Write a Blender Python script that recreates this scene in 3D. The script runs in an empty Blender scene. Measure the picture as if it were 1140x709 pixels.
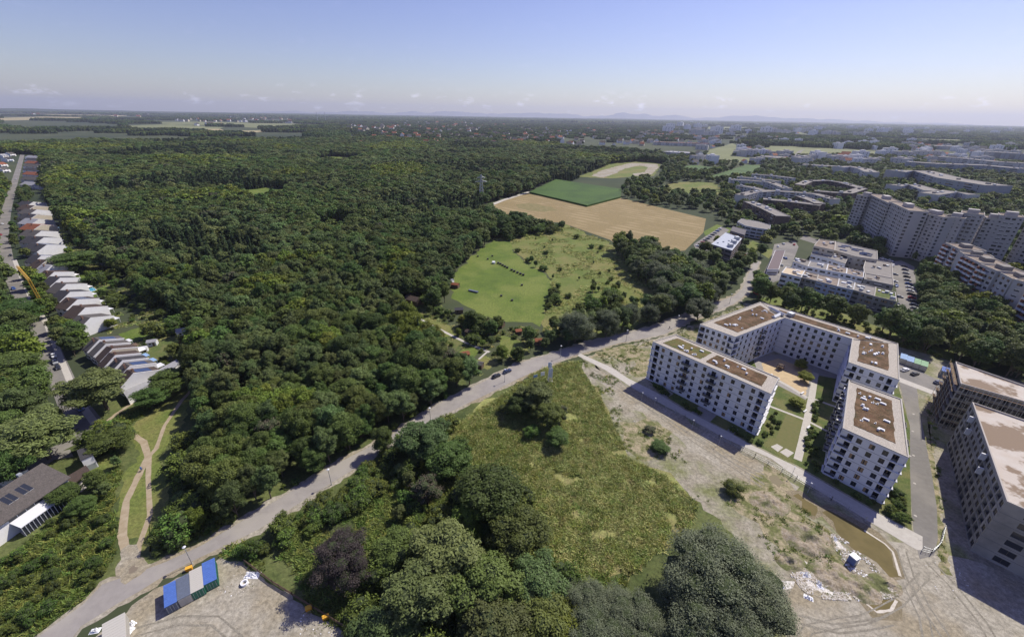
import bpy, math, random, numpy as np
from mathutils import Vector, Matrix, noise as mnoise
rnd = random.Random(7)
RNG = np.random.default_rng(11)
S = bpy.context.scene
R = math.radians
# ------------------------------------------------------------------ camera
CAM_H = 104.0
FPX = math.sqrt(225.5*955.5); PITCH = math.atan(225.5/FPX); ROLL = R(.965)
cF = Vector((0, math.cos(PITCH), -math.sin(PITCH))); _R = Vector((1, 0, 0)); _U = Vector((0, math.sin(PITCH), math.cos(PITCH)))
cR = math.cos(ROLL)*_R + math.sin(ROLL)*_U; cU = -math.sin(ROLL)*_R + math.cos(ROLL)*_U
cam = bpy.data.objects.new('camera', bpy.data.cameras.new('camera')); S.collection.objects.link(cam)
m = Matrix.Identity(4)
for i in range(3):
    m[i][0] = cR[i]; m[i][1] = cU[i]; m[i][2] = -cF[i]
m[2][3] = CAM_H
cam.matrix_world = m
cam.data.sensor_width = 36; cam.data.lens = FPX*36/1140; cam.data.clip_start = .5; cam.data.clip_end = 120000
S.camera = cam
# ------------------------------------------------------------------ light
SUN_EL, SUN_AZ = 49.0, 52.0          # azimuth clockwise from +y
sd = Vector((math.sin(R(SUN_AZ))*math.cos(R(SUN_EL)), math.cos(R(SUN_AZ))*math.cos(R(SUN_EL)), math.sin(R(SUN_EL))))
sl = bpy.data.lights.new('sun', 'SUN'); sl.energy = 4.8; sl.angle = R(.5); sl.color = (1, .94, .83)
so = bpy.data.objects.new('sun', sl); S.collection.objects.link(so); so.rotation_euler = sd.to_track_quat('Z', 'Y').to_euler(); so.location = (0, 0, 300)
W = bpy.data.worlds.new('World'); S.world = W; W.use_nodes = True
nt = W.node_tree; bg = nt.nodes['Background']; bg.inputs[1].default_value = .105
sky = nt.nodes.new('ShaderNodeTexSky'); sky.sky_type = 'NISHITA'; sky.sun_disc = False; sky.sun_elevation = R(SUN_EL); sky.sun_rotation = R(SUN_AZ)
sky.altitude = 600; sky.air_density = 1.25; sky.dust_density = .7; sky.ozone_density = 3.5
def wn(t, **k):
    n = nt.nodes.new(t)
    for a, b in k.items(): setattr(n, a, b)
    return n
tc = wn('ShaderNodeTexCoord'); mp = wn('ShaderNodeMapping'); mp.inputs['Scale'].default_value = (1, 1, 2.6)
nz = wn('ShaderNodeTexNoise'); nz.inputs['Scale'].default_value = 26; nz.inputs['Detail'].default_value = 7; nz.inputs['Roughness'].default_value = .62
sx = wn('ShaderNodeSeparateXYZ'); nt.links.new(tc.outputs['Generated'], sx.inputs[0]); nt.links.new(tc.outputs['Generated'], mp.inputs[0]); nt.links.new(mp.outputs[0], nz.inputs[0])
r1 = wn('ShaderNodeValToRGB'); r1.color_ramp.elements[0].position = .58; r1.color_ramp.elements[1].position = .74
band = wn('ShaderNodeValToRGB'); e = band.color_ramp.elements; e[0].position = .0; e[0].color = (.0, .0, .0, 1); e[1].position = .008; e[1].color = (1, 1, 1, 1)
a = e.new(.030); a.color = (.75, .75, .75, 1); a = e.new(.05); a.color = (.05, .05, .05, 1); a = e.new(.5); a.color = (.0, .0, .0, 1)
nt.links.new(nz.outputs[0], r1.inputs[0]); nt.links.new(sx.outputs[2], band.inputs[0])
mu = wn('ShaderNodeMath', operation='MULTIPLY'); nt.links.new(r1.outputs[0], mu.inputs[0]); nt.links.new(band.outputs[0], mu.inputs[1])
mu2 = wn('ShaderNodeMath', operation='MULTIPLY'); nt.links.new(mu.outputs[0], mu2.inputs[0]); mu2.inputs[1].default_value = .85
mx = wn('ShaderNodeMixRGB'); nt.links.new(mu2.outputs[0], mx.inputs[0]); nt.links.new(sky.outputs[0], mx.inputs[1]); mx.inputs[2].default_value = (13, 13.2, 13.5, 1)
tint = wn('ShaderNodeMixRGB', blend_type='MULTIPLY'); tint.inputs[0].default_value = 1; tr_z = wn('ShaderNodeValToRGB'); tr_z.color_ramp.elements[0].position = 0; tr_z.color_ramp.elements[0].color = (.94, .93, 1.03, 1); tr_z.color_ramp.elements[1].position = .45; tr_z.color_ramp.elements[1].color = (.90, .66, 1.02, 1); a = tr_z.color_ramp.elements.new(.12); a.color = (.94, .83, 1.06, 1); nt.links.new(sx.outputs[2], tr_z.inputs[0]); nt.links.new(tr_z.outputs[0], tint.inputs[2]); nt.links.new(mx.outputs[0], tint.inputs[1]); nt.links.new(tint.outputs[0], bg.inputs[0])
S.view_settings.view_transform = 'Standard'; S.view_settings.look = 'None'; S.view_settings.exposure = .14; S.view_settings.gamma = 1
S.render.engine = 'CYCLES'; S.cycles.use_denoising = True
S.cycles.max_bounces = 5; S.cycles.diffuse_bounces = 2; S.cycles.glossy_bounces = 2; S.cycles.transmission_bounces = 2; S.cycles.volume_bounces = 0; S.cycles.transparent_max_bounces = 4
# ------------------------------------------------------------------ pixel <-> ground surveying (photo pixels, 1140x709)
def ray(px, py):
    return cF + cR*((px-570)/FPX) - cU*((py-354.5)/FPX)
def G(px, py, z=0.0):
    d = ray(px, py); t = (CAM_H-z)/-d.z
    return Vector((d.x*t, d.y*t, z))
def proj(P):          # numpy (n,3) -> px
    v = P - np.array([0, 0, CAM_H]); f = v@np.array(cF); f = np.where(f < 1e-3, 1e-3, f)
    return np.stack([570+FPX*(v@np.array(cR))/f, 354.5-FPX*(v@np.array(cU))/f], 1)
def inpoly(pts, poly):
    x, y = pts[:, 0], pts[:, 1]; r = np.zeros(len(pts), bool); n = len(poly)
    for i in range(n):
        x1, y1 = poly[i][0], poly[i][1]; x2, y2 = poly[(i+1) % n][0], poly[(i+1) % n][1]
        if y1 == y2: continue
        c = ((y1 > y) != (y2 > y)) & (x < (x2-x1)*(y-y1)/(y2-y1)+x1)
        r ^= c
    return r
def shift_out(poly, d):
    """offset a world polygon outwards by d (rough, by vertex normals)"""
    n = len(poly); a = sum(poly[i][0]*poly[(i+1) % n][1]-poly[(i+1) % n][0]*poly[i][1] for i in range(n))
    s = 1 if a > 0 else -1; out = []
    for i in range(n):
        p, q, r_ = Vector(poly[i-1][:2]), Vector(poly[i][:2]), Vector(poly[(i+1) % n][:2])
        e1 = (q-p).normalized(); e2 = (r_-q).normalized()
        nn = (Vector((e1.y, -e1.x))+Vector((e2.y, -e2.x)))*s
        if nn.length < 1e-4: nn = Vector((e1.y, -e1.x))*s
        nn.normalize(); out.append(q+nn*d)
    return out
# ------------------------------------------------------------------ materials
MATS = {}
def mat(name, col, rough=.85, col2=None, scale=1.0, detail=6, bump=0, metal=0, spec=.3, contrast=(.35, .65), col3=None, scale3=.05, objrand=0, islrand=0, wave=None, c3=(.45, .6)):
    if name in MATS: return MATS[name]
    M = bpy.data.materials.new(name); M.use_nodes = True; t = M.node_tree; N = t.nodes; L = t.links
    b = N['Principled BSDF']; b.inputs['Roughness'].default_value = rough; b.inputs['Metallic'].default_value = metal; b.inputs['Specular IOR Level'].default_value = spec
    out = None
    geo = N.new('ShaderNodeNewGeometry')
    pos = geo.outputs['Position']
    def noise(sc, det, src=pos):
        n = N.new('ShaderNodeTexNoise'); n.inputs['Scale'].default_value = sc; n.inputs['Detail'].default_value = det; n.inputs['Roughness'].default_value = .6; L.new(src, n.inputs['Vector']); return n.outputs[0]
    def mixc(f, a, c):
        n = N.new('ShaderNodeMixRGB'); L.new(f, n.inputs[0])
        for i, v in ((1, a), (2, c)):
            if isinstance(v, tuple): n.inputs[i].default_value = (*v, 1)
            else: L.new(v, n.inputs[i])
        return n.outputs[0]
    def ramp(f, lo, hi):
        n = N.new('ShaderNodeMapRange'); L.new(f, n.inputs[0]); n.inputs[1].default_value = lo; n.inputs[2].default_value = hi; return n.outputs[0]
    c = tuple(col)
    if col2:
        c = mixc(ramp(noise(scale, detail), *contrast), c, tuple(col2))
    if col3:
        c = mixc(ramp(noise(scale3, 5), *c3), c, tuple(col3))
    if wave:
        w = N.new('ShaderNodeTexWave'); w.bands_direction = 'Y'; w.inputs['Scale'].default_value = wave[0]; w.inputs['Distortion'].default_value = wave[2]; w.inputs['Detail'].default_value = 3; w.inputs['Detail Scale'].default_value = .6
        mpn = N.new('ShaderNodeMapping'); L.new(pos, mpn.inputs[0]); mpn.inputs['Rotation'].default_value = (0, 0, wave[1]); L.new(mpn.outputs[0], w.inputs[0])
        c = mixc(ramp(w.outputs[1], .3, .8), c, wave[3])
    if bump and not (objrand or islrand):       # fine grain of soil, stems and stones
        for gs_, lo_, hi_ in ((max(scale*5, 1.1), .70, 1.30), (4.5, .78, 1.22)):
            g_ = N.new('ShaderNodeMapRange'); L.new(noise(gs_, 4), g_.inputs[0]); g_.inputs[1].default_value = .32; g_.inputs[2].default_value = .68; g_.inputs[3].default_value = lo_; g_.inputs[4].default_value = hi_
            vm = N.new('ShaderNodeVectorMath'); vm.operation = 'SCALE'; L.new(g_.outputs[0], vm.inputs['Scale'])
            if isinstance(c, tuple): vm.inputs[0].default_value = c
            else: L.new(c, vm.inputs[0])
            c = vm.outputs[0]
    if objrand or islrand:
        if isinstance(c, tuple):
            n = N.new('ShaderNodeRGB'); n.outputs[0].default_value = (*c, 1); c = n.outputs[0]
        hsv = N.new('ShaderNodeHueSaturation'); L.new(c, hsv.inputs['Color'])
        oi = N.new('ShaderNodeObjectInfo')
        a1 = N.new('ShaderNodeMapRange'); L.new(oi.outputs['Random'], a1.inputs[0]); a1.inputs[3].default_value = 1-objrand; a1.inputs[4].default_value = 1+objrand
        a2 = N.new('ShaderNodeMapRange'); L.new(geo.outputs['Random Per Island'], a2.inputs[0]); a2.inputs[3].default_value = 1-islrand; a2.inputs[4].default_value = 1+islrand
        mm = N.new('ShaderNodeMath'); mm.operation = 'MULTIPLY'; L.new(a1.outputs[0], mm.inputs[0]); L.new(a2.outputs[0], mm.inputs[1]); L.new(mm.outputs[0], hsv.inputs['Value'])
        wn_ = N.new('ShaderNodeTexWhiteNoise'); wn_.noise_dimensions = '1D'; L.new(oi.outputs['Random'], wn_.inputs['W'])
        a3 = N.new('ShaderNodeMapRange'); L.new(wn_.outputs[0], a3.inputs[0]); a3.inputs[3].default_value = .5-objrand*.09; a3.inputs[4].default_value = .5+objrand*.11; L.new(a3.outputs[0], hsv.inputs['Hue'])
        c = hsv.outputs[0]
    if isinstance(c, tuple): b.inputs['Base Color'].default_value = (*c, 1)
    else: L.new(c, b.inputs['Base Color'])
    if bump:
        bn = N.new('ShaderNodeBump'); bn.inputs['Strength'].default_value = min(1, bump); bn.inputs['Distance'].default_value = max(.1, bump*.3)
        L.new(noise(scale*1.7, detail), bn.inputs['Height']); L.new(bn.outputs[0], b.inputs['Normal'])
    MATS[name] = M; return M
# foliage
LEAF = {
 'oak':    mat('leaf_oak', (.108, .152, .036), .62, objrand=.34, islrand=.24, spec=.25),
 'ash':    mat('leaf_ash', (.138, .182, .058), .6, objrand=.34, islrand=.24, spec=.25),
 'lime':   mat('leaf_lime', (.17, .215, .032), .6, objrand=.25, islrand=.24, spec=.25),
 'spruce': mat('leaf_spruce', (.055, .085, .034), .7, objrand=.3, islrand=.24, spec=.2),
 'willow': mat('leaf_willow', (.16, .185, .105), .6, objrand=.07, islrand=.24, spec=.3),
 'beech':  mat('leaf_copper', (.060, .047, .044), .6, objrand=.1, islrand=.24, spec=.3),
 'dry':    mat('leaf_dry', (.17, .15, .10), .8, objrand=.2, islrand=.24),
 'bush':   mat('leaf_bush', (.135, .185, .036), .65, objrand=.34, islrand=.24, spec=.25),
 'reed':   mat('leaf_reed', (.46, .46, .17), .75, objrand=.38, islrand=.24),
 'grass':  mat('leaf_grass', (.25, .29, .07), .75, objrand=.35, islrand=.24),
}
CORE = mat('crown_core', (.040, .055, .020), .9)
BARK = mat('bark', (.14, .115, .085), .9, (.08, .065, .05), 3)
for m_ in LEAF.values():
    t_ = m_.node_tree; b_ = t_.nodes['Principled BSDF']; o_ = t_.nodes['Material Output']; tr = t_.nodes.new('ShaderNodeBsdfTranslucent'); ms = t_.nodes.new('ShaderNodeMixShader'); ms.inputs[0].default_value = .28
    t_.links.new(b_.inputs['Base Color'].links[0].from_socket, tr.inputs[0]); t_.links.new(b_.outputs[0], ms.inputs[1]); t_.links.new(tr.outputs[0], ms.inputs[2]); t_.links.new(ms.outputs[0], o_.inputs[0])
# ------------------------------------------------------------------ mesh helpers
class MB:
    def __init__(s): s.v = []; s.f = []; s.m = []
    def quad(s, a, b, c, d, mi=0):
        n = len(s.v); s.v += [tuple(a), tuple(b), tuple(c), tuple(d)]; s.f.append((n, n+1, n+2, n+3)); s.m.append(mi)
    def poly(s, pts, mi=0):
        pts = list(pts)
        n = len(s.v); s.v += [tuple(p) for p in pts]; s.f.append(tuple(range(n, n+len(pts)))); s.m.append(mi)
    def prism(s, poly, z0, z1, mi=0, top=None, bottom=False):
        """poly: CCW list of 2D"""
        P = ccw(poly); n = len(P)
        for i in range(n):
            a, b = P[i], P[(i+1) % n]
            s.quad((a[0], a[1], z0), (b[0], b[1], z0), (b[0], b[1], z1), (a[0], a[1], z1), mi)
        s.poly([(p[0], p[1], z1) for p in P], mi if top is None else top)
        if bottom: s.poly([(p[0], p[1], z0) for p in reversed(P)], mi)
    def box(s, cx, cy, z0, sx, sy, sz, rot=0, mi=0, bottom=True, top=None):
        c, n = math.cos(rot), math.sin(rot); P = []
        for u, v in ((-1, -1), (1, -1), (1, 1), (-1, 1)):
            x, y = u*sx/2, v*sy/2; P.append((cx+x*c-y*n, cy+x*n+y*c))
        s.prism(P, z0, z0+sz, mi, top, bottom)
    def bar(s, a, b, w, mi=0, w2=None):
        a, b = Vector(a), Vector(b); d = (b-a).normalized(); u = d.orthogonal().normalized(); v = d.cross(u); w2 = w if w2 is None else w2
        A = [a+(u*i+v*j)*w/2 for i, j in ((-1, -1), (1, -1), (1, 1), (-1, 1))]; B = [b+(u*i+v*j)*w2/2 for i, j in ((-1, -1), (1, -1), (1, 1), (-1, 1))]
        for i in range(4): s.quad(A[i], A[(i+1) % 4], B[(i+1) % 4], B[i], mi)
        s.poly(reversed(A), mi); s.poly(B, mi)
    def tube(s, a, b, r0, r1, n=8, mi=0):
        a, b = Vector(a), Vector(b); d = (b-a).normalized(); u = d.orthogonal().normalized(); v = d.cross(u)
        A = [a+(u*math.cos(t)+v*math.sin(t))*r0 for t in [2*math.pi*i/n for i in range(n)]]; B = [b+(u*math.cos(t)+v*math.sin(t))*r1 for t in [2*math.pi*i/n for i in range(n)]]
        for i in range(n): s.quad(A[i], A[(i+1) % n], B[(i+1) % n], B[i], mi)
        s.poly(reversed(A), mi); s.poly(B, mi)
    def mesh(s, name, mats):
        me = bpy.data.meshes.new(name); me.from_pydata(s.v, [], s.f)
        for x in (mats if isinstance(mats, (list, tuple)) else [mats]): me.materials.append(x)
        me.polygons.foreach_set('material_index', s.m); me.update(); return me
    def build(s, name, mats, parent=None, **k):
        return link(name, s.mesh(name, mats), parent, **k)
def ccw(P):
    P = [Vector(p[:2]) if not isinstance(p, Vector) else p.to_2d() for p in P]
    a = sum(P[i][0]*P[(i+1) % len(P)][1]-P[(i+1) % len(P)][0]*P[i][1] for i in range(len(P)))
    return P if a > 0 else P[::-1]
LINK = S.collection.objects.link
def link(name, me, parent=None, loc=None, rz=None):
    o = bpy.data.objects.new(name, me); LINK(o)
    if parent: o.parent = parent
    if loc is not None: o.location = loc
    if rz is not None: o.rotation_euler = (0, 0, rz)
    return o
def tag(o, label, cat, group=None, kind=None):
    if label: o['label'] = label
    if cat: o['category'] = cat
    if group: o['group'] = group
    if kind: o['kind'] = kind
    return o
def thing(name, label, cat, loc=(0, 0, 0), rz=0, group=None):
    o = bpy.data.objects.new(name, None); LINK(o); o.location = loc; o.rotation_euler = (0, 0, rz); o.empty_display_size = .1
    return tag(o, label, cat, group)
def copy_tree(o, parent=None):
    c = o.copy(); LINK(c)
    if parent: c.parent = parent
    for ch in o.children: copy_tree(ch, c)
    return c
def dup(root, loc, rz=0, sc=None, label=None, group=None):
    c = copy_tree(root); c.location = loc; c.rotation_euler = (0, 0, rz)
    if sc is not None: c.scale = sc if hasattr(sc, '__len__') else (sc, sc, sc)
    if label: c['label'] = label
    if group: c['group'] = group
    return c
# ------------------------------------------------------------------ ground
EXCL = []       # world polygons trees keep out of: (poly)
def sheet(name, pix, z, m, struct=True, excl=0, world=None, edge=0):
    P = [G(*p) for p in pix] if world is None else world
    if excl is not None: EXCL.append(shift_out([p[:2] for p in P], excl))
    if edge:      # ragged outline: resample and jitter
        Q = []
        for i in range(len(P)):
            a, b = Vector(P[i][:2]), Vector(P[(i+1) % len(P)][:2]); n = max(1, min(60, int((b-a).length/(edge*1.6))))
            for k in range(n):
                q = a.lerp(b, k/n); t = edge*(mnoise.noise(Vector((q.x/edge/2.5, q.y/edge/2.5, z*100)))*1.6)
                nn = Vector((b.y-a.y, a.x-b.x)).normalized(); Q.append(q+nn*t)
        P = Q
    mb = MB(); mb.poly([(p[0], p[1], z) for p in ccw(P)])
    # triangulate concave safely
    import bmesh
    me = mb.mesh(name, m); bm = bmesh.new(); bm.from_mesh(me); bmesh.ops.triangulate(bm, faces=bm.faces); bm.to_mesh(me); bm.free()
    o = link(name, me)
    if struct: o['kind'] = 'structure'
    return o
far_ground = mat('ground_mix', (.050, .066, .028), .95, (.075, .085, .04), .02, 8, col3=(.030, .045, .022), scale3=.0016)
coords = [0, 60, 150, 300, 600, 1000, 1800, 3000, 5000, 8000, 12000, 18000, 25000, 32000]
coords = sorted(set([-c for c in coords]+coords)); mb = MB()
for i in range(len(coords)-1):
    for j in range(len(coords)-1):
        mb.quad((coords[i], coords[j], 0), (coords[i+1], coords[j], 0), (coords[i+1], coords[j+1], 0), (coords[i], coords[j+1], 0))
mb.build('ground', far_ground)['kind'] = 'structure'
gscrub = mat('scrub_soil', (.090, .115, .034), .95, (.13, .145, .05), .25, 8, bump=.4, col3=(.05, .07, .02), scale3=.04)
mead = mat('meadow_green', (.115, .165, .026), .95, (.08, .125, .02), .10, 9, bump=.3, col3=(.15, .185, .04), scale3=.03)
rough = mat('rough_meadow', (.155, .180, .045), .95, (.10, .14, .028), .09, 10, bump=.5, col3=(.19, .18, .06), scale3=.028)
_fd = G(770, 275)-G(600, 240)
stub = mat('stubble', (.275, .21, .095), .95, (.21, .165, .078), .35, 8, col3=(.32, .25, .13), scale3=.03, bump=.2, wave=(.028, -math.atan2(_fd.y, _fd.x), 1.6, (.245, .188, .087)))
corn = mat('corn_leaf', (.040, .092, .008), .8, (.062, .12, .012), .6, 6, bump=.8, col3=(.035, .08, .008), scale3=.02)
gravel = mat('site_gravel', (.36, .33, .26), .95, (.235, .21, .155), .20, 12, bump=.8, col3=(.17, .18, .075), scale3=.06, c3=(.46, .62))
gravel2 = mat('packed_gravel', (.37, .34, .275), .95, (.285, .26, .205), .22, 12, bump=.5, col3=(.28, .24, .165), scale3=.05)
asph = mat('asphalt_old', (.30, .278, .255), .9, (.26, .24, .22), .5, 8, col3=(.33, .305, .27), scale3=.08)
asph2 = mat('asphalt_street', (.20, .19, .175), .9, (.17, .16, .145), .8, 8, col3=(.24, .225, .20), scale3=.06)
conc = mat('concrete_path', (.50, .475, .42), .9, (.44, .41, .36), .8, 6)
dirt = mat('trail_dirt', (.40, .33, .235), .95, (.31, .25, .16), .6, 8)
reedg = mat('reed_ground', (.31, .31, .11), .95, (.20, .225, .07), .30, 9, bump=.8, col3=(.215, .19, .08), scale3=.06)
lawn = mat('lawn', (.105, .135, .035), .95, (.07, .10, .028), .7, 9, bump=.4, col3=(.15, .15, .055), scale3=.12)
sandm = mat('sand', (.55, .42, .25), .95, (.47, .36, .22), .5, 6)
mud = mat('puddle_water', (.175, .14, .06), .7, (.12, .098, .042), .12, 5, spec=.05)
farm1 = mat('farm_wheat', (.36, .30, .17), .95, (.30, .27, .14), .004, 3)
farm2 = mat('farm_green', (.20, .215, .10), .95, (.15, .165, .075), .004, 3)
# bare field patches far away (z rises slowly so nothing is coplanar)
FAR = [
 ('wheat_field', [(0,131.5),(48,130.0),(95,130.6),(120,131.6),(60,133.4),(0,134.6)], farm1),
 ('wheat_field', [(48,126.6),(150,128.6),(122,130.4),(50,129.4)], farm1),
 ('wheat_field', [(130,140.5),(190,138.5),(250,142),(230,147),(160,143.5)], farm2),
 ('wheat_field', [(185,144),(245,143.6),(252,146.5),(210,148.5)], farm1),
 ('wheat_field', [(150,136.4),(215,135.8),(330,138),(380,139.6),(300,143.5),(240,140),(190,138.5)], farm2),
 ('wheat_field', [(235,146.3),(300,145.2),(295,147.4),(215,150)], farm1),
 ('wheat_field', [(350,139.5),(390,138.2),(385,140.6),(330,142)], farm2),
 ('wheat_field', [(520,135.8),(575,135.3),(580,136.6),(530,137)], farm2),
 ('wheat_field', [(785,141.5),(855,142),(850,144.4),(790,144)], farm2),
 ('wheat_field', [(848,146.2),(895,147.5),(900,149.5),(845,148.5)], farm2),
 ('wheat_field', [(955,153),(1140,157.6),(1300,162),(1300,166),(1140,161),(960,156.5)], farm2),
 ('meadow_field', [(790,167),(815,160),(825,164),(822,170),(808,175),(786,173)], farm2),
 ('meadow_field', [(850,165),(860,162),(985,169),(1000,173),(880,174),(846,170)], farm2),
 ('meadow_field', [(760,177),(800,172),(850,178),(845,182),(790,181)], farm2),
 ('meadow_field', [(348,178.5),(372,174.5),(405,177),(402,183.5),(360,184)], mead),
 ('meadow_field', [(262,214),(300,209),(318,212),(320,223),(290,228),(266,225)], mead),
 ('meadow_field', [(350,250),(382,249),(390,259),(360,263)], mead),
]
for i, (n, p, m_) in enumerate(FAR): sheet('field', p, .3+.02*i, m_, excl=0)
sheet('field', [(538,231),(586.5,215.5),(653,229),(691,220.5),(786,243.5),(783,259),(762.5,279),(700,283),(679,267),(625,248),(590,246),(560,240)], .02, stub)
for k, pp in enumerate([[(575,228),(590,226),(618,231),(622,235),(600,236),(578,232)]]): sheet('field_patch', pp, .045, mat('weedy_stubble', (.17, .155, .06), .95, (.24, .195, .09), .2, 6), excl=None, edge=5)
sheet('corn_field_soil', [(589.5,214),(619,200),(692,211),(691,220),(653.6,229.5)], .05, corn)
def cornblock(name, pix, h=2.2):
    P = [G(*p, h) for p in pix]; EXCL.append([q.to_2d() for q in P])
    P = ccw(P); mb = MB(); mb.prism(P, 0, h); o = mb.build(name, corn); o['kind'] = 'stuff'; o['label'] = 'dense dark green maize crop'; return o
cornblock('maize_crop', [(589.5,213.6),(619,199.6),(692,210.6),(691,219),(653.6,228.6)])
cornblock('maize_crop', [(788.5,197),(831,183.5),(850,184),(835,195),(801,199)])
cornblock('maize_crop', [(753.5,187),(771,183.6),(804,187.5),(797,191),(765,190.5)])
sheet('field', [(728,212),(742,205),(768,202),(798,204),(803,211),(800,219),(770,216)], .04, rough, edge=6)
sheet('field', [(642,197),(662,190),(680,182),(712,180),(736,182),(728,196),(700,197),(680,199)], .04, rough, edge=4)
sheet('dirt_track', [(658,196),(668,190.5),(684,186),(703,181.5),(716,182),(732,183),(733,186.5),(725,195),(706,196),(704,193.5),(717,192),(722,186.5),(712,184.5),(695,188),(686,193),(672,198)], .09, gravel2, edge=3)
sheet('farm_track', [(537,230.5),(560,222),(589,213),(590,214.4),(562,223.4),(541,232)], .07, conc)
sheet('meadow', [(501,310),(516.5,295),(534,279.5),(547,268),(566,268),(575,284),(592,298),(610,306),(614,325),(606,345),(602,362),(562,357),(530,350),(505,332)], .03, mead, edge=3, excl=1)
MEADOW = [(547,269),(563,256),(590,247),(628,250),(679,269.5),(690,281),(712,293),(735,306),(742,335),(722,358),(690,372),(650,378),(604,372),(600,350),(612,325),(612,308),(592,298),(575,284),(566,268)]
sheet('rough_meadow', MEADOW, .02, rough, edge=4, excl=None)
sheet('forest_floor', [(150,420),(480,300),(520,430),(230,600),(170,640),(60,700),(-60,800),(-60,500)], .005, gscrub, excl=None)
sheet('rough_ground', [(430,500),(500,455),(648,400),(700,512),(770,550),(860,640),(870,760),(300,760),(250,640),(240,610)], .008, gscrub, excl=None, edge=2)
REED = [(498,478),(560,440),(598,412),(640,402),(668,445),(690,490),(702,512),(740,530),(775,560),(765,590),(700,640),(650,655),(610,640),(590,600),(560,560),(520,520),(500,500)]
sheet('reed_field_soil', REED, .014, reedg, excl=None, edge=4.5)
SITE = [(648,399),(690,385),(742,374),(770,362),(800,350),(830,338),(880,345),(1000,385),(1140,425),(1320,520),(1320,900),(880,900),(866,709),(855,640),(800,580),(765,548),(735,528),(702,512),(690,490),(672,450),(650,412)]
sheet('construction_ground', SITE, .012, gravel, excl=None, edge=1.2)
sheet('site_gravel_area', [(900,640),(1000,600),(1060,620),(1140,640),(1320,700),(1320,900),(880,900),(868,709),(880,655)], .018, gravel2, excl=None, edge=2)
sheet('site_gravel_area', [(660,405),(702,432),(762,466),(830,505),(885,540),(885,575),(800,520),(730,470),(690,448),(668,425)], .0165, gravel2, excl=None, edge=2)
sheet('yard_ground', [(112,704),(140,682),(172,655),(205,640),(245,622),(270,626),(305,652),(350,681),(400,712),(440,760),(380,900),(60,900),(90,730)], .016, gravel2, edge=.8)
# grass patches in the construction ground
wg = mat('weedy_ground', (.13, .14, .05), .95, (.33, .28, .18), .30, 12, bump=.8, contrast=(.42, .58))
for p in ([(668,388),(700,384),(716,392),(700,408),(680,400)], [(712,392),(728,388),(725,420),(708,420),(700,415)], [(690,470),(720,465),(745,480),(745,510),(715,515),(700,500)],
          [(850,515),(880,535),(900,570),(880,610),(850,600),(810,560)], [(880,560),(930,590),(950,640),(900,650),(870,620)], [(655,402),(690,392),(740,382),(745,378),(690,386),(650,398)],
          [(745,378),(790,356),(830,340),(830,348),(795,362),(770,378),(756,382)], [(1035,470),(1042,520),(1052,600),(1060,640),(1046,640),(1040,560),(1030,490)], [(1030,440),(1058,452),(1044,475),(1032,470)]):
    sheet('weed_patch', p, .022+.0007*rnd.random(), wg, excl=None, edge=.7 if p[0][0] > 1000 else 2.6)
# water
sheet('damp_soil', None, 0.0268, mat('damp_ground', (.24, .20, .13), .8, (.17, .14, .08), .4, 8, bump=.3), edge=2.4, world=shift_out([G(*q_).to_2d() for q_ in [(914,569),(922,567),(942,579),(960,590),(973,597),(985,606),(993,614),(1001,640),(988,642),(976,626),(948,613),(932,592)]], 1.4), excl=None)
sheet('damp_soil', None, 0.0274, mat('damp_ground', (.24, .20, .13), .8, (.17, .14, .08), .4, 8, bump=.3), edge=2.4, world=shift_out([G(*q_).to_2d() for q_ in [(968,663),(985,660),(996,668),(991,677),(976,680),(967,672)]], 1.4), excl=None)
sheet('damp_soil', None, 0.0280, mat('damp_ground', (.24, .20, .13), .8, (.17, .14, .08), .4, 8, bump=.3), edge=2.4, world=shift_out([G(*q_).to_2d() for q_ in [(882,551),(890,549),(905,565),(915,574),(905,575)]], 1.4), excl=None)
sheet('puddle_water', [(914,569),(922,567),(942,579),(960,590),(973,597),(985,606),(993,614),(1001,640),(988,642),(976,626),(948,613),(932,592)], 0.0308, mud, edge=1.5, excl=None)
sheet('puddle_water', [(968,663),(985,660),(996,668),(991,677),(976,680),(967,672)], 0.0314, mud, edge=1.5, excl=None)
sheet('puddle_water', [(882,551),(890,549),(905,565),(915,574),(905,575)], 0.0320, mud, edge=1.5, excl=None)
sheet('puddle_water', [(856,528),(866,529),(873,537),(868,543),(858,537)], .03, mat('damp_soil', (.14,.11,.05), .6), edge=.8, excl=None)
rim = mat('chalky_rim', (.62, .58, .5), .95, (.5, .45, .37), 1.5, 5)
def ribbon(name, pix, w, z, m, excl=.5, world=False, jit=0):
    C = [Vector(p[:2]) for p in pix] if world else [G(*p).to_2d() for p in pix]; L_, R_ = [], []
    for i, c in enumerate(C):
        t = (C[min(i+1, len(C)-1)]-C[max(i-1, 0)]).normalized(); n = Vector((-t.y, t.x)); ww = (w[i] if hasattr(w, '__len__') else w)*(1+jit*(rnd.random()-.5))
        L_.append(c+n*ww/2); R_.append(c-n*ww/2)
    mb = MB()
    for i in range(len(C)-1): mb.quad((*R_[i], z), (*R_[i+1], z), (*L_[i+1], z), (*L_[i], z))
    if excl is not None:
        for i in range(len(C)-1): EXCL.append(shift_out([R_[i], R_[i+1], L_[i+1], L_[i]], excl))
    o = mb.build(name, m); o['kind'] = 'structure'; return o
def dense(pts, n=4):
    out = []
    for a, b in zip(pts[:-1], pts[1:]):
        for k in range(n): out.append((a[0]+(b[0]-a[0])*k/n, a[1]+(b[1]-a[1])*k/n))
    return out+[pts[-1]]
chalk = mat('chalk_ground', (.62, .59, .53), .95, (.30, .26, .18), .45, 12, bump=1.0, contrast=(.47, .55))
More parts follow.
